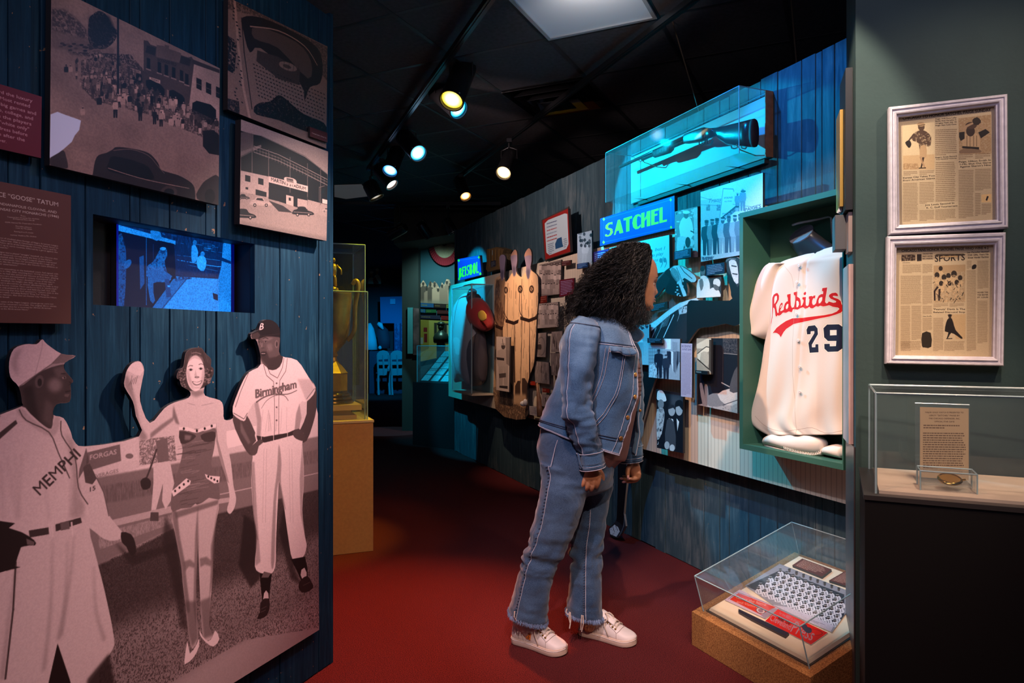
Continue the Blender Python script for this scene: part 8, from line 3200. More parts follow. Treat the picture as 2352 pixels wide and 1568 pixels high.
# neck, shoulders, arms (inside the sleeves), slim trunk, legs to the ankles
for pts, rad in (([(1452,680),(1436,705),(1412,735),(1392,765)],[.052,.050,.052,.075]),
                 ([(1392,765),(1385,830),(1370,910),(1330,1000),(1318,1050)],[.075,.10,.10,.10,.09]),
                 ([(1385,760,0),(1352,765,-.12),(1335,800,-.17),(1325,900,-.19),(1335,980,-.19),(1355,1060,-.165),(1358,1078,-.16)],[.06,.05,.045,.040,.034,.026,.024]),
                 ([(1395,762,0),(1420,775,.12),(1432,830,.17),(1448,930,.18),(1452,1000,.16),(1452,1050,.13),(1452,1064,.13)],[.06,.05,.042,.036,.030,.023,.022]),
                 ([(1315,1060,-.07),(1280,1180,-.08),(1240,1290,-.06),(1215,1400,-.04),(1206,1438,-.02)],[.08,.06,.045,.032,.030]),
                 ([(1335,1060,.07),(1355,1180,.08),(1346,1290,.06),(1346,1400,.03),(1352,1434,.02)],[.08,.06,.045,.032,.030])):
 q, r = spt(pts, rad)
 parts.append(tb(q, r, 16))
# near hand: back of the hand to the camera, fingers curled under
dn = -.16
parts.append(loft([(1346,1072,1371,1070,.017, dn, 2.4),(1343,1082,1376,1079,.019, dn, 2.6),(1339,1093,1381,1089,.020, dn, 2.8),(1339,1101,1381,1096,.018, dn, 2.8),(1342,1106,1378,1101,.012, dn, 2.6)],24,3))
for k, (x, y, r, ln) in enumerate(((1342,1103,.0076,12),(1352.6,1106,.0084,14),(1364,1106,.0088,15),(1375.5,1101,.0084,14))):
 q, rr = spt([(x + .5, y - 6, dn - .004),(x, y, dn - .008),(x - 3, y + ln * .8, dn - .006),(x - 6, y + ln * 1.2, dn + .010),(x - 6, y + ln * 1.0, dn + .032),(x - 3, y + ln * .3, dn + .038)],[r, r * 1.08, r * .98, r * .95, r * .85, r * .75])
 parts.append(tb(q, rr, 12))
q, rr = spt([(1375,1080, dn + .006),(1382,1092, dn + .018),(1382,1105, dn + .030),(1374,1114, dn + .040),(1368,1117, dn + .044)],[.012,.012,.0105,.0095,.008])
parts.append(tb(q, rr, 12))
# far hand: open towards the camera, fingers curled to the left
df = .12
parts.append(loft([(1440,1056,1464,1055,.017, df, 2.4),(1440,1066,1468,1064,.018, df, 2.6),(1443,1078,1471,1076,.018, df, 2.6),(1447,1089,1471.5,1088,.016, df, 2.6),(1452,1098,1468,1099,.011, df, 2.4)],24,3))
far_f = [([(1468,1088),(1465,1097),(1455,1100),(1446,1099)],.0085,-.014),([(1468,1094),(1462,1102),(1450,1105),(1438,1106)],.0082,.002),([(1464,1092),(1456,1099),(1444,1101),(1431,1099)],.0078,.018),([(1460,1086),(1452,1093),(1441,1096),(1432,1093)],.0068,.034)]
for pts, r, dd in far_f:
 q, rr = spt([(*p, df + dd) for p in pts],[r * 1.1, r * 1.05, r, r * .72])
 parts.append(tb(q, rr, 12))
q, rr = spt([(1448,1066, df - .012),(1443,1076, df - .022),(1441,1086, df - .026),(1442,1093, df - .028)],[.011,.0105,.0095,.0078])
parts.append(tb(q, rr, 12))
# ear
m = MB().sphere(head_pt(-.005,-.072,-.005),.018,.008,.030,12,8)
parts.append((m.V, m.F))
body = join_remesh(parts, 'body', M_SKIN, .0026,1)

# eyes, lashes, brows, lips, nails
M_EYEW = mat('eye_white', (.55,.50,.46),.25)
M_LASH = mat('lash_black', (.008,.006,.006),.5)
M_LIP = mat('lips', (.34,.12,.10),.35)
M_NAIL = mat('pink_nails', (.72,.34,.33),.2, spec=.7)
for s in (-1,1):
 ec = head_pt(hx(1507) - .0265, s * .033,(645 - 652.5) / PXM)
 eye = MB().sphere(ec, .0125, nu=20, nv=12).build('eye', M_EYEW, pe, smooth=True)
 for lo_, hi_ in ((0,78),(106,180)):
  V, F = [],[]
  for j in range(7):
   ph_ = math.radians(lo_ + (hi_ - lo_) * j / 6)
   for i in range(13):
    az = math.radians(-90 + 180 * i / 12)
    V.append(ec + HM @ Vector((math.sin(ph_) * math.cos(az), math.sin(ph_) * math.sin(az), math.cos(ph_))) * .0136)
  mk('eyelid', V, [(j * 13 + i, j * 13 + i + 1,(j + 1) * 13 + i + 1,(j + 1) * 13 + i) for j in range(6) for i in range(12)], M_SKIN, pe, True)
 g_ = ec + HM @ Vector((.0095,0,0))
 MB().sphere(g_ + Vector((-.001,0,0)),.0042,.0052,.0052,12,8).build('iris', M_LASH, eye, smooth=True)
 b = MB()
 arc = [head_pt(hx(1507) - .0125 - t * t * .006, s * .033 + t * .0125,(645 - 650.3) / PXM - .0035 * t * t + .001) for t in np.linspace(-1,1,9)]
 b.tube(arc, [.0008,.0014,.0018,.002,.002,.002,.0018,.0014,.0008],6)
 for p in arc[1::1]:
  b.tube([p, p + HM @ Vector((.006,0,.0015)), p + HM @ Vector((.0095,0,.0045))],[.0007,.0006,.0002],4)
 b.build('eyelashes', M_LASH, pe)
 b = MB()
 br_ = [head_pt(hx(1510) - .0045 - .012 * max(0, abs(t + .0) - .2) - .004 * (1 if t * s > 0 else 0), s * .030 + t * .018,(645 - 639) / PXM + .003 - .004 * abs(t)) for t in np.linspace(-1,1,9)]
 b.tube(br_, [.0006,.0012,.0016,.0018,.002,.0018,.0016,.0012,.0006],6)
 b.build('eyebrow', M_LASH, pe)
for yy, w_, xo in ((686.0,.019,.0035),(692.6,.017,.0040)):
 p_ = [head_pt(hx(1503) + xo - .010 * (abs(t)) ** 2.2, t * w_, (645 - yy) / PXM + (-.0012 * abs(t) if yy < 690 else .0026 * abs(t))) for t in np.linspace(-1,1,11)]
 MB().tube(p_, [.0008] + [.0026] * 1 + [.0034] * 7 + [.0026] + [.0008],8).build('lip', M_LIP, pe, smooth=True)
for x, y, dd, ax in ((1442.5,1094.5, df - .0345,(.0,0,-1)),(1444.5,1099.2, df - .0205,(-1,0,0)),(1434,1106.5, df - .004,(-1,0,-.1)),(1428.5,1098.6, df + .012,(-1,0,.1))):
 p = Wp(x, y, dd)
 a = Vector(ax).normalized()
 b = Vector((0,1,0)).cross(a)
 M3 = Matrix((a, b, Vector((0,1,0)))).transposed()
 MB().sphere(p + a * .002,.0085,.0052,.0028,12,8, M3).build('fingernail', M_NAIL, pe, smooth=True)

# ---------------------------------------------------------------- hair
M_HAIR = mat('black_curly_hair', (.0028,.0024,.0023),.46, spec=.3)
hb = [(1444,561,1472,561,.02,0),(1416,569,1488,570,.07,0),(1388,582,1499,584,.100,0),(1368,602,1500,606,.112,0),(1350,628,1488,632,.118,0),(1332,655,1480,662,.125,0),(1314,682,1474,690,.13,0),(1304,704,1472,714,.13,0),
      (1312,724,1466,738,.12,0),(1362,742,1452,752,.09,0),(1400,756,1436,762,.03,0)]
rh = np.random.RandomState(5)

def hdisp(th, v, r):
 return -.020 + .006 * math.sin(th * 9 + v * 14) + .005 * math.sin(th * 5 - v * 23)

Vb, Fb = loft(hb, 64,4, hdisp)
keep = MB().add(Vb, Fb)
# carve away what would cover the face: push vertices in front of the hairline back
HL = head_pt(hx(1487),0,0).x
V2 = []
for v in keep.V:
 v = Vector(v)
 zpx = CY - (v.z - EYE) / v.y * FPX
 if zpx > 602:
  lim = at_y(np.interp(zpx, [602,620,650,680,700,720],[1497,1488,1481,1477,1474,1472]), zpx, v.y).x
  mid = abs(v.y - PYD)
  lim -= max(0,.075 - mid) * .9
  if v.x > lim:
   v.x = lim
 V2.append(v)
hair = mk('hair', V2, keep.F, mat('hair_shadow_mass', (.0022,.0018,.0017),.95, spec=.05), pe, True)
# curls
LBp = np.array([(1290,764),(1296,742),(1306,722),(1325,728),(1345,726),(1368,732),(1384,746),(1400,760),(1418,771),(1438,768),(1454,756),(1466,744),(1484,745),(1480,722)], float)
SV, SF = [],[]

def strand(P, r0, rc, turns, ph, n=44, sides=3):
 """P control points (Vector); helical curls growing along the strand"""
 q = smooth_pts([tuple(p) for p in P],16, False)
 idx = np.linspace(0, len(q) - 1, n)
 lo = idx.astype(int)
 fr = (idx - lo)[:, None]
 q = q[lo] * (1 - fr) + q[np.minimum(lo + 1, len(q) - 1)] * fr
 t = np.gradient(q, axis=0)
 t /= np.linalg.norm(t, axis=1)[:, None] + 1e-9
 a = np.cross(t, [0,1,.2])
 a /= np.linalg.norm(a, axis=1)[:, None] + 1e-9
 b_ = np.cross(t, a)
 u = np.linspace(0,1, n)
 am = rc * np.clip(u * 1.5 - .05,0,1) ** .8
 ang = ph + turns * 2 * np.pi * u ** 1.15
 q = q + a * (am * np.cos(ang))[:, None] + b_ * (am * np.sin(ang))[:, None]
 t = np.gradient(q, axis=0)
 t /= np.linalg.norm(t, axis=1)[:, None] + 1e-9
 a = np.cross(t, [.3,1,.2])
 a /= np.linalg.norm(a, axis=1)[:, None] + 1e-9
 b_ = np.cross(t, a)
 rr = r0 * (1 - .75 * u ** 3)
 base = len(SV)
 for k in range(n):
  for s in range(sides):
   an = 2 * math.pi * s / sides
   SV.append(tuple(q[k] + rr[k] * (a[k] * math.cos(an) + b_[k] * math.sin(an))))
 for k in range(n - 1):
  for s in range(sides):
   SF.append((base + k * sides + s, base + k * sides + (s + 1) % sides, base + (k + 1) * sides + (s + 1) % sides, base + (k + 1) * sides + s))

for i in range(2500):
 q_ = rh.rand() ** .9
 side = 1 if rh.rand() < .22 else -1                # -1 = side towards the camera
 dyr = side * rh.uniform(.02,1) ** .6
 e = LBp[0] + 0
 x_ = q_ * (len(LBp) - 1.001)
 e = LBp[int(x_)] * (1 - x_ % 1) + LBp[int(x_) + 1] * (x_ % 1)
 e = e + rh.normal(0,5,2)
 # root: on the crown, sliding forward for the front curls
 rx = 1408 + q_ * 84 + rh.normal(0,9)
 rx = min(rx, 1497)
 ry = np.interp(rx, [1390,1410,1440,1470,1490,1500],[598,571,555,553,558,580]) + rh.uniform(0,26) ** 1.0 * (1 if rx < 1480 else .6)
 R0 = Wp(rx, ry, dyr * .075)
 short = rh.uniform(.35,1.0) if rh.rand() < .5 else 1.0
 out_x = np.interp(q_, [0,.4,.75,1],[-26,-16,2,6])
 m1 = Wp(rx * .72 + e[0] * .28 + out_x * .5, ry + (e[1] - ry) * .22, dyr * .125)
 m2 = Wp(rx * .35 + e[0] * .65 + out_x * .5, ry + (e[1] - ry) * .58, dyr * .145)
 e3 = Wp(e[0], e[1], dyr * .135)
 if q_ > .80:
  m1 = Wp(min(1489, rx - 3), ry + (e[1] - ry) * .25, dyr * .10 - .0)
  m2 = Wp(min(1475, rx * .5 + e[0] * .5), ry + (e[1] - ry) * .60, dyr * .11)
  if abs(dyr) < .55:
   continue
 R0b = Wp(min(rx + 13,1494), ry + 9, dyr * .068)
 pts = [R0b, R0 * .85 + m1 * .15 + Vector((0,0,.003)), m1, m2, e3]
 if short < 1:
  pts = pts[:3] + [m1 * (1 - short) + m2 * short]
 strand(pts, rh.uniform(.0006,.0013), rh.uniform(.005,.017) * (.6 + .4 * (q_ < .8)), rh.uniform(3,9), rh.uniform(0,6.3),44 if short == 1 else 28)
# free ends and small loops round the outline
for i in range(150):
 x_ = rh.uniform(0, len(LBp) - 1.01)
 e = LBp[int(x_)] * (1 - x_ % 1) + LBp[int(x_) + 1] * (x_ % 1)
 a = Wp(e[0] + rh.normal(0,9), e[1] - rh.uniform(8,30), rh.uniform(-.13,.05))
 b_ = Wp(e[0] + rh.normal(0,7), e[1] + rh.uniform(-4,7), rh.uniform(-.14,.05))
 strand([a, (a + b_) / 2 + Vector((rh.normal(0,.008),0,0)), b_],.0008, rh.uniform(.006,.015), rh.uniform(1,2.5), rh.uniform(0,6.3),30)
for i in range(240):
 u = rh.rand()
 px_ = np.interp(u, [0,.25,.5,.75,1],[1300,1342,1378,1430,1492])
 py_ = np.interp(u, [0,.25,.5,.75,1],[700,628,588,556,566])
 a = Wp(px_ + 8, py_ + 8, rh.uniform(-.1,.03))
 b_ = Wp(px_ - rh.uniform(0,6), py_ + rh.uniform(-2,24), rh.uniform(-.11,.03))
 c_ = Wp(px_ - rh.uniform(8,26), py_ + rh.uniform(20,44), rh.uniform(-.12,.03))
 strand([a, b_, c_],.0007, rh.uniform(.002,.008), rh.uniform(1,4), rh.uniform(0,6.3),26)
mk('curl', SV, SF, M_HAIR, hair, True)['kind'] = 'stuff'

# ---------------------------------------------------------------- blouse, jacket
T_ROWS = [(1352,722,1428,740,.085,.0),(1312,742,1448,768,.165,0),(1292,775,1462,795,.19,0),(1287,810,1470,825,.19,0),(1284,850,1476,865,.185,0),(1272,890,1478,905,.18,0),(1258,925,1477,945,.175,0),(1244,955,1475,995,.172,0),(1237,975,1467,1050,.170,0)]
bl = [(r[0] + 14, r[1], r[2] - [10,6,7,5,6,9,18,26,30][i], r[3], r[4] - .022,0) for i, r in enumerate(T_ROWS)]
bl += [(1250,1000,1424,1056,.155,0),(1256,1012,1408,1071,.145,0)]

def bdisp(th, v, r):
 return .004 * math.sin(th * 14) * max(0, v - .5) * 2

V, F = loft(bl, 72,4, bdisp)
mk('blouse', V, F, M_BLOUSE, pe, True)
# lace yoke holes: rows of small dark rings on the chest
BR = rings(bl, 4)
b = MB()
for i in range(16):
 for j in range(7):
  v = .10 + .42 * i / 15
  r = BR[int(v * (len(BR) - 1))]
  th = -.05 - .11 * j - (.03 if i % 2 else 0)
  p = ring_pt(r, th, .001)
  n_ = (ring_pt(r, th, .02) - p).normalized()
  b.lathe(p, [(.001,0),(.0034,0),(.0034,.0008),(.001,.0008)],8, axis=n_)
b.build('lace_hole', mat('lace_shadow', (.05,.015,.010),.8), bpy.data.objects['blouse'])['kind'] = 'stuff'

near_v = [0,.12,.25,.38,.5,.62,.75,.88,1]
near_c = [.90,.82,.77,.75,.72,.68,.62,.52,.43]

def th_near(v):
 return -math.acos(np.interp(v, near_v, near_c))

def th_far(v):
 return -2 * math.pi + math.radians(np.interp(v, [0,.3,1],[8,16,12]))

def jdisp(th, v, r):
 d = .004 * v * math.sin(th * 9 + 2) + .010 * wn(th + v * 2, v, 2.2,7,2)
 d += .008 * max(0, v - .3) * wn(th, v, 1.6,22,6)
 if th > -1.2:
  d += .009 * max(0, v - .35) * wn(th, v, 1.0,60,8)
 return d

V, F = loft(T_ROWS, 96,8, jdisp, th_near, th_far, closed=False)
jk = mk('jacket', V, F, M_JACKET, pe, True)
md = jk.modifiers.new('t', 'SOLIDIFY')
md.thickness = .004
md.offset = 0
JR = rings(T_ROWS, 8)

def jp(th, v, out=.004):
 x = max(0, min(1, v)) * (len(JR) - 1)
 i = min(int(x), len(JR) - 2)
 r = JR[i] * (1 - (x - i)) + JR[i + 1] * (x - i)
 return ring_pt(r, th, jdisp(th, v, r) + out)

def seam(fn, name, m=M_SEAM, r=.0011, n=60, parent=None):
 MB().tube([fn(t) for t in np.linspace(0,1, n)], r, 5).build(name, m, parent or jk)

VH = lambda t: t * .985 + .005
seam(lambda t: jp(th_near(t), t, .0025), 'front_edge', M_SEAM, .0020)
seam(lambda t: jp(th_far(t), t, .002), 'front_edge', M_SEAM, .0020)
seam(lambda t: jp(th_near(t) - .12 - .05 * t, t), 'stitch_line')
seam(lambda t: jp(th_near(.27 + .7 * t) - .42 - .22 * t, .27 + .7 * t), 'stitch_line')
seam(lambda t: jp(th_near(.27 + .7 * t) - .47 - .22 * t, .27 + .7 * t), 'stitch_line')
seam(lambda t: jp(th_near(.3 + .65 * t) - .82 - .10 * t, .3 + .65 * t), 'stitch_line')
seam(lambda t: jp(th_near(.3 + .65 * t) - .88 - .10 * t, .3 + .65 * t), 'stitch_line')
for vv in (.90,.915,.985):
 seam(lambda t: jp(th_near(vv) + (th_far(vv) - th_near(vv)) * t, vv), 'hem_stitch', M_SEAM if vv > .95 else M_SEAMD, .0013,120)
seam(lambda t: jp(th_near(1) + (th_far(1) - th_near(1)) * t, .998,.001), 'hem_edge', M_SEAM, .0026,120)
for vv in (.255,.27):
 seam(lambda t: jp(th_near(.26) - .02 - 1.05 * t, vv), 'yoke_seam', M_SEAMD if vv < .26 else M_SEAM, .0014)
# pocket flap, wavy
V, F = [],[]
for i in range(25):
 t = i / 24
 th = th_near(.30) - .20 - .62 * t
 for j in range(5):
  s_ = j / 4
  wv = .012 * math.sin(t * 9.5 + .6) * s_
  v = .285 + (.065 - .03 * abs(t - .5) * 2) * s_ + .01 * math.sin(t * 7) * s_
  V.append(jp(th, v, .007 + abs(wv) + .004 * s_))
F = [(i * 5 + j, i * 5 + j + 1,(i + 1) * 5 + j + 1,(i + 1) * 5 + j) for i in range(24) for j in range(4)]
pf = mk('pocket_flap', V, F, M_JACKET, jk, True)
pf.modifiers.new('t', 'SOLIDIFY').thickness = .005
MB().tube([V[i * 5 + 4] for i in range(25)],.0024,6).build('flap_edge', M_SEAM, pf)
M_BTN = mat('copper_button', (.60,.28,.08),.35,.9)
for v in (.48,.63,.775,.90):
 p = jp(th_near(v) - .085, v, .004)
 n_ = (jp(th_near(v) - .085, v, .03) - p).normalized()
 MB().lathe(p, [(.001,0),(.0085,0),(.009,.002),(.006,.0035),(.001,.003)],14, axis=n_).build('button', M_BTN, jk, smooth=True)
for v in (.18,.5,.75):
 p = jp(th_far(v) - .02, v, .004)
 MB().sphere(p, .006,.004,.006,10,6).build('button', M_BTN, jk, smooth=True)
# collar: two pointed leaves
def leaf(rows, name='collar'):
 V, F = [],[]
 R = smooth_pts(rows, 4, False)
 for r in R:
  a, c_ = Wp(r[0], r[1], r[2]), Wp(r[3], r[4], r[5])
  for j in range(6):
   s_ = j / 5
   V.append(a * (1 - s_) + c_ * s_ + Vector((0,-.010 * math.sin(math.pi * s_),.004 * math.sin(math.pi * s_))))
 n = len(R)
 F = [(i * 6 + j, i * 6 + j + 1,(i + 1) * 6 + j + 1,(i + 1) * 6 + j) for i in range(n - 1) for j in range(5)]
 o = mk(name, V, F, M_JACKET, jk, True)
 o.modifiers.new('t', 'SOLIDIFY').thickness = .005
 MB().tube([V[i * 6 + 5] for i in range(n)],.0018,5).build('collar_edge', M_SEAM, o)

leaf([(1350,728,-.10,1352,742,-.14),(1390,738,-.11,1392,768,-.16),(1420,748,-.10,1424,782,-.14),(1434,752,-.08,1440,790,-.11)])
leaf([(1440,744,-.02,1446,774,-.05),(1452,746,.0,1461,786,-.03),(1463,750,.02,1477,775,-.01),(1470,758,.03,1479,767,.01)])
seam(lambda t: Wp(1447 + 30 * t, 790 - 12 * t - 6 * math.sin(t * 3),-.03 + .04 * t), 'collar_stitch', M_SEAM, .0012,16)

# sleeves
SL = [(1330,724,1372,738,.030,-.125),(1306,742,1376,752,.066,-.15),(1294,772,1376,778,.080,-.165),(1290,812,1371,816,.082,-.175),(1288,860,1363,862,.079,-.185),(1289,905,1358,906,.076,-.19),(1294,945,1361,940,.074,-.195),(1304,985,1369,976,.070,-.19),(1318,1018,1377,1010,.062,-.178),(1329,1041,1381,1034,.055,-.168)]

def sdisp(th, v, r):
 e = math.exp(-((v - .70) / .18) ** 2)
 d = .004 * math.sin(th * 3 + v * 14)
 d += (.005 + .014 * e) * wn(th - v * 2, v, .9,26,3)
 d += .005 * wn(th, v, 2.5,9,7)
 d += .006 * math.exp(-((v - .10) / .1) ** 2) * wn(th, v, 3.5,6,1)
 return d

V, F = loft(SL, 56,8, sdisp)
s1 = mk('sleeve', V, F, M_JACKET, jk, True)
SR = rings(SL, 8)

def sp(R, fn, th, v, out=.0012):
 x = v * (len(R) - 1)
 i = min(int(x), len(R) - 2)
 r = R[i] * (1 - (x - i)) + R[i + 1] * (x - i)
 return ring_pt(r, th, fn(th, v, r) + out)

for o_ in (0,.10):
 seam(lambda t: sp(SR, sdisp, -2.25 - o_, .12 + t * .87), 'sleeve_seam', M_SEAMD if o_ else M_SEAM, .0012,80, s1)
seam(lambda t: sp(SR, sdisp, math.pi * -2 * t, .105,.002), 'armhole_seam', M_SEAMD, .0022,70, s1)
CF_ = [(1328,1040,1382,1032,.059,-.168),(1331,1052,1383,1044,.060,-.166),(1335,1078,1386,1069,.056,-.163)]
V, F = loft(CF_, 56,4, lambda th, v, r: .002 * math.sin(th * 5), cap=False)
cf = mk('cuff', V, F, M_JACKET, s1, True)
cf.modifiers.new('t', 'SOLIDIFY').thickness = .006
CR = rings(CF_, 4)
for vv, m_ in ((.01, M_SEAM),(.18, M_SEAMD),(.72, M_SEAMD),(.82, M_SEAM),(.9, M_SEAMD),(1, M_SEAM)):
 seam(lambda t: sp(CR, lambda a, b_, c_: .003,2 * math.pi * t, vv, .0043), 'cuff_stitch', m_, .0015 if vv in (.01,1) else .0008,50, cf)
V, F = loft([(1327,1038,1332,1047,.012,-.20),(1326,1046,1334,1060,.012,-.20),(1333,1072,1338,1076,.01,-.2)],12,3)
mk('cuff_tab', V, F, M_JACKET, cf, True)
FSL = [(1400,752,1448,768,.05,.12),(1416,800,1470,806,.07,.16),(1424,870,1476,872,.07,.185),(1430,940,1477,940,.066,.18),(1428,1000,1474,996,.058,.15),(1428,1026,1472,1024,.050,.135)]
V, F = loft(FSL, 48,6, sdisp)
s2 = mk('sleeve', V, F, M_JACKET, jk, True)
C2 = [(1427,1024,1472,1020,.052,.135),(1426,1040,1473,1036,.053,.132),(1426,1061,1472,1056,.048,.130)]
V, F = loft(C2,48,4, lambda th, v, r: .002 * math.sin(th * 6), cap=False)
c2_ = mk('cuff', V, F, M_JACKET, s2, True)
c2_.modifiers.new('t', 'SOLIDIFY').thickness = .006
CR2 = rings(C2,4)
for vv, m_ in ((.02, M_SEAM),(.62, M_SEAMD),(.74, M_SEAM),(.86, M_SEAMD),(1, M_SEAM)):
 seam(lambda t: sp(CR2, lambda a, b_, c_: .003,2 * math.pi * t, vv, .0043), 'cuff_stitch', m_, .0010,50, c2_)

# ---------------------------------------------------------------- jeans
HIP = [(1250,962,1420,1000,.13,0),(1240,990,1412,1030,.155,0),(1234,1030,1408,1062,.168,0),(1240,1075,1408,1090,.17,0),(1246,1105,1402,1112,.155,0),(1262,1125,1375,1128,.11,0)]
N_LEG = [(1240,1060,1385,1080,.095,-.070),(1243,1100,1366,1112,.098,-.075),(1238,1140,1343,1148,.095,-.080),(1230,1178,1328,1196,.088,-.080),(1217,1232,1310,1242,.080,-.075),(1203,1272,1285,1284,.073,-.068),(1194,1306,1272,1318,.073,-.062),(1184,1345,1265,1358,.078,-.055),(1175,1378,1259,1394,.084,-.048),(1168,1402,1257,1424,.088,-.044)]
F_LEG = [(1280,1060,1409,1070,.09,.07),(1300,1100,1407,1104,.09,.075),(1318,1140,1401,1142,.084,.08),(1322,1190,1391,1192,.076,.075),(1313,1240,1385,1242,.072,.065),(1310,1290,1382,1292,.070,.055),(1307,1340,1382,1342,.074,.045),(1303,1378,1383,1382,.080,.036),(1301,1400,1384,1412,.084,.032)]

def ldisp(ph):
 def f(th, v, r):
  k = math.exp(-((v - .55) / .13) ** 2)
  k2 = math.exp(-((v - .10) / .16) ** 2)
  d = (.003 + .016 * k) * wn(th + v * 3, v, .8,24,5 + ph)
  d += .012 * k2 * wn(th - v * 5, v, .8,20,9 + ph)
  d += .005 * wn(th, v, 2.2,8,2 + ph)
  d += .006 * math.exp(-((v - .93) / .07) ** 2) * wn(th, v, 1.2,30,4 + ph)
  return d
 return f

p1 = loft(HIP, 56,5, lambda th, v, r: .003 * math.sin(th * 4 + v * 20))
p2 = loft(N_LEG, 56,8, ldisp(0))
p3 = loft(F_LEG, 56,8, ldisp(1.7))
jn = join_remesh([p1, p2, p3], 'jeans', M_JEANS, .0045,3)
NR, FR_ = rings(N_LEG, 8), rings(F_LEG, 8)
# side seams with puckers
for R_, fn, th, nm, v0 in ((NR, ldisp(0),-2.35, 'side_seam', .0),(FR_, ldisp(1.7),-1.75, 'inner_seam', .3)):
 seam(lambda t: on(jn, sp(R_, fn, th + .15 * t, v0 + (1 - v0) * t * .99,.0015)), nm, M_SEAM, .0012,110, jn)
 b = MB()
 for k in range(46):
  v = v0 + (1 - v0) * (k + .5) / 46
  b.tube([on(jn, sp(R_, fn, th + .15 * v - .04, v, .0012),.0005), on(jn, sp(R_, fn, th + .15 * v - .14, min(1, v + .006),.0012),.0005)],.0024,5)
 b.build('seam_pucker', M_SEAMD, jn)['kind'] = 'stuff'
# back pocket edge
pk = MB()
HR_ = rings(HIP, 5)
pk.tube([on(jn, Wp(*p, -.2)) for p in ((1260,1004),(1256,1026),(1249,1052),(1243,1058),(1236,1046))],.0016,5)
pk.build('pocket_seam', M_SEAM, jn)
# frayed hems
M_FRAY = mat('frayed_denim_threads', (.20,.28,.44),.9)
for R_, fn in ((NR, ldisp(0)),(FR_, ldisp(1.7))):
 b = MB()
 for k in range(800):
  th = rh.uniform(0,2 * math.pi)
  p = sp(R_, fn, th, rh.uniform(.975,1),.001)
  q = sp(R_, fn, th + rh.normal(0,.03),1, rh.uniform(.000,.006))
  q = q + Vector((rh.normal(0,.002),0,-rh.uniform(.006,.014)))
  b.tube([p, (p + q) / 2 + Vector((0,0,.001)), q],[.0008,.0007,.0003],3, cap=False)
 b.build('frayed_hem', M_FRAY, jn)['kind'] = 'stuff'
M_THR = mat('cream_thread', (.66,.54,.46),.9)
b = MB()
for pts in ([(1182,1404,-.13),(1181,1416,-.13),(1186,1425,-.12),(1190,1424,-.11)],[(1308,1405,-.05),(1307,1420,-.05),(1310,1432,-.05),(1308,1443,-.05)],[(1310,1406,-.05),(1311,1425,-.05),(1309,1436,-.05)],
   [(1302,1398,-.04),(1300,1406,-.04),(1304,1411,-.04),(1308,1408,-.04)],[(1336,1412,-.06),(1335,1430,-.06),(1334,1446,-.05)],[(1339,1413,-.06),(1340,1432,-.06),(1336,1450,-.05)]):
 b.tube([Wp(*p) for p in pts],.0022,5)
b.build('loose_thread', M_THR, jn)

# ---------------------------------------------------------------- shoes
M_LEA = mat('white_leather', (.74,.66,.62),.5, noise=.05, nscale=12, bump=.25, bscale=70)
M_SOLE = mat('cream_sole', (.66,.50,.40),.6)
M_LACE = mat('beige_laces', (.62,.50,.40),.85)
M_SOCK = mat('pale_sock', (.52,.44,.40),.9, bump=.5, bscale=300)
M_EYEL = mat('gold_eyelet', (.70,.42,.10),.3,1.0)

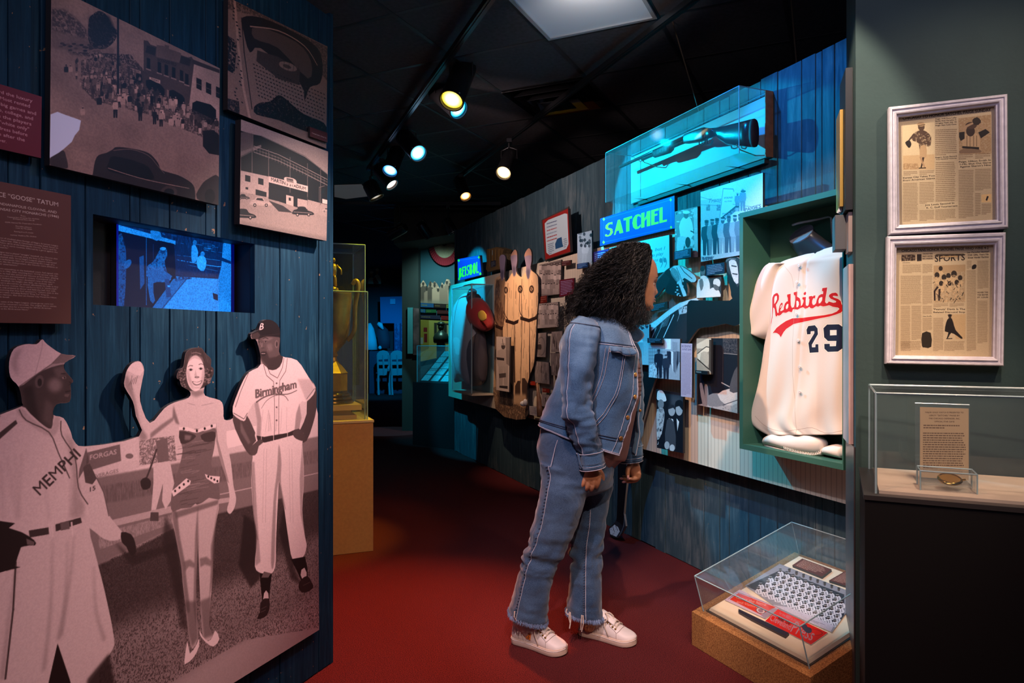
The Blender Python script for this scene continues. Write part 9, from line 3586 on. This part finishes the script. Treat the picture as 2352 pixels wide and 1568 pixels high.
def shoe(heel, toe, side, label):
 H, T_ = Vector(heel), Vector(toe)
 f = (T_ - H).normalized()
 L = (T_ - H).length
 s = Vector((f.y, -f.x, 0)) * side            # visible side, towards the camera
 up = Vector((0,0,1))
 sh = bpy.data.objects.new('shoe', None)
 COL.objects.link(sh)
 sh.parent = pe

 def P(t, w_, h):
  return H + f * (t * L) + s * w_ + up * h
 ts = np.array([0,.03,.10,.22,.35,.5,.65,.78,.88,.95,.985,1.0])
 ws = np.array([.008,.024,.034,.034,.033,.037,.044,.047,.044,.033,.019,.002])
 hs = np.array([.060,.078,.088,.080,.080,.088,.074,.058,.050,.045,.040,.036])
 tt = (1 - np.cos(np.pi * np.linspace(0,1,40))) / 2
 W_ = np.interp(tt, ts, ws)
 Hh = np.interp(tt, ts, hs)
 W_ = np.convolve(np.pad(W_, 1, 'edge'),[.25,.5,.25], 'valid')
 Hh = np.convolve(np.pad(Hh, 2, 'edge'),[.15,.2,.3,.2,.15], 'valid')
 ph = np.linspace(0, math.pi, 17)
 V = []
 for t, w_, h in zip(tt, W_, Hh):
  z0 = .022
  for a in ph:
   c, sn = math.cos(a), math.sin(a)
   V.append(P(t, w_ * .93 * math.copysign(abs(c) ** .75, c) * (1 - .25 * sn * (t < .6)), z0 + (h - z0) * sn ** .8))
 n = len(ph)
 F = [(i * n + j, i * n + j + 1,(i + 1) * n + j + 1,(i + 1) * n + j) for i in range(39) for j in range(n - 1)]
 F += [tuple(range(n)), tuple(range(39 * n, 40 * n))] + [(i * n, (i + 1) * n, (i + 1) * n + n - 1, i * n + n - 1) for i in range(39)]
 fix_normals(mk('upper', V, F, M_LEA, sh, True))
 # sole with a foxing line
 V = []
 for z, k in ((0.001,.94),(.004,1.0),(.020,1.02),(.026,1.0),(.027,.9)):
  V += [P(t, w_ * k * 1.06, z + (.006 * max(0, t - .85) / .15)) for t, w_ in zip(tt, W_)] + [P(t, -w_ * k * 1.06, z + (.006 * max(0, t - .85) / .15)) for t, w_ in zip(tt[::-1], W_[::-1])]
 n = 80
 F = [(j * n + i, j * n + (i + 1) % n, (j + 1) * n + (i + 1) % n, (j + 1) * n + i) for j in range(4) for i in range(n)] + [tuple(range(n)), tuple(range(4 * n, 5 * n))]
 so = fix_normals(mk('sole', V, F, M_SOLE, sh, True))
 so.data.set_sharp_from_angle(angle=math.radians(50))
 MB().tube([P(t, w_ * 1.085,.0215 + (.006 * max(0, t - .85) / .15)) for t, w_ in zip(tt, W_)],.0013,5).build('foxing_line', M_LEA, sh)

 def top(t, a, out=.002):
  w_, h = np.interp(t, tt, W_), np.interp(t, tt, Hh)
  c, sn = math.cos(a), math.sin(a)
  return P(t, w_ * .93 * math.copysign(abs(c) ** .75, c) * (1 - .25 * sn * (t < .6)) + out * c, .022 + (h - .022) * sn ** .8 + out * sn)
 # padded collar, heel tab, seams
 MB().tube([top(t, a, .001) for t, a in ((.46,1.25),(.40,1.0),(.30,.82),(.20,.82),(.10,.95),(.04,1.2),(.03,1.57),(.04,1.95),(.10,2.2),(.2,2.3),(.3,2.3),(.40,2.1),(.46,1.9))],.0065,8).build('padded_collar', M_LEA, sh, smooth=True)
 for pl in ([(.44,1.15),(.52,.95),(.60,.80),(.68,.70),(.72,.55),(.73,.2),(.73,0)],[(.72,.5),(.76,.95),(.77,1.57),(.76,2.2)],[(.20,.75),(.24,.4),(.30,0)],[(.10,.9),(.14,.5),(.20,.1)]):
  MB().tube([top(t, a, .0012) for t, a in smooth_pts(pl, 4, False)],.0012,5).build('seam_line', mat('shoe_seam', (.42,.35,.32),.7), sh)
 # tongue
 V = []
 for i in range(9):
  t = .66 - .26 * i / 8
  hh = np.interp(t, tt, Hh) + .006 + .022 * (i / 8) ** 2
  for j in range(7):
   a = (j / 6 - .5) * 2
   V.append(P(t, .024 * a, hh - .010 * a * a))
 F = [(i * 7 + j, i * 7 + j + 1,(i + 1) * 7 + j + 1,(i + 1) * 7 + j) for i in range(8) for j in range(6)]
 tg = mk('tongue', V, F, M_LEA, sh, True)
 tg.modifiers.new('t', 'SOLIDIFY').thickness = .005
 # laces and eyelets
 for k in range(5):
  t = .49 + .052 * k
  a0, a1 = top(t, 1.02 - .02 * k, .003), top(t + .03,2.12,.003)
  m_ = top(t + .015,1.57,.012)
  MB().tube([a0,(a0 + m_) / 2 + up * .002, m_, (a1 + m_) / 2 + up * .002, a1],.0028,6).build('lace', M_LACE, sh, smooth=True)
  e0 = top(t, .98 - .02 * k, .002)
  nn = (top(t, .98,.02) - e0).normalized()
  MB().lathe(e0,[(.0015,0),(.0042,0),(.0042,.0018),(.0015,.0018)],10, axis=nn).build('eyelet', M_EYEL, sh)
 kn = top(.47,1.45,.016)
 b = MB().sphere(kn, .007)
 for e1, e2 in ((P(.52,.040,.070), P(.60,.046,.032)),(P(.60,.012,.082), P(.70,.020,.066))):
  b.tube([kn, (kn + e1) / 2 + up * .010, e1, e2],[.0028,.0028,.0026,.002],6)
 for e1, e2 in ((P(.56,.030,.094), P(.50,.036,.080)),(P(.60,-.010,.092), P(.52,-.016,.090))):
  q = smooth_pts([tuple(kn), tuple((kn + e1) / 2 + up * .012), tuple(e1), tuple(e2), tuple(kn)],3, False)
  b.tube([tuple(p) for p in q],.0026,6)
 b.build('bow', M_LACE, sh, smooth=True)
 return sh, P, top

HH1, TT1 = at_z(1178,1470,.0), at_z(1300,1505,.0)
HH1.z = TT1.z = 0
s_a, Pa, ta = shoe(HH1, TT1,1, 'near')
# orange tag on the near shoe
q = [ta(.335,.62,.003), ta(.425,.55,.003), ta(.43,.18,.003), ta(.345,.22,.003)]
n_ = (q[1] - q[0]).cross(q[3] - q[0]).normalized()
if n_.y > 0:
 n_ = -n_
tg = MB().prism(q, [p + n_ * .003 for p in q]).build('side_tag', mat('orange_tag', (.75,.20,.03),.5), s_a)
c_ = sum(q, Vector()) / 4 + n_ * .0035
e1, e2 = (q[1] - q[0]).normalized(),(q[0] - q[3]).normalized()
MB().tube([c_ + e1 * (.007 * math.cos(a)) + e2 * (.009 * math.sin(a)) for a in np.linspace(.6,5.6,14)] + [c_ + e1 * .001],.0011,5).build('tag_emblem', mat('tag_black', (.02,.015,.015),.6), tg)
HH2, TT2 = at_z(1331,1452,.0), at_z(1461,1483,.0)
HH2.z = TT2.z = 0
s_b, Pb, tb_ = shoe(HH2, TT2,1, 'far')
for sh, P_, x0, y0, dd, x1, y1 in ((s_a, Pa, 1211,1400,-.044,0,0),(s_b, Pb, 1346,1396,.03,0,0)):
 a = P_(.26,0,.05)
 b = Wp(x0, y0, dd)
 b.z = max(b.z, .16)
 MB().tube([P_(.36,0,.045), P_(.30,0,.07), a * .35 + Vector((0,0,.065)) + P_(.24,0,0) * .65, P_(.22,0,.14)],[.032,.036,.036,.037],20).build('sock', M_SOCK, sh, smooth=True)
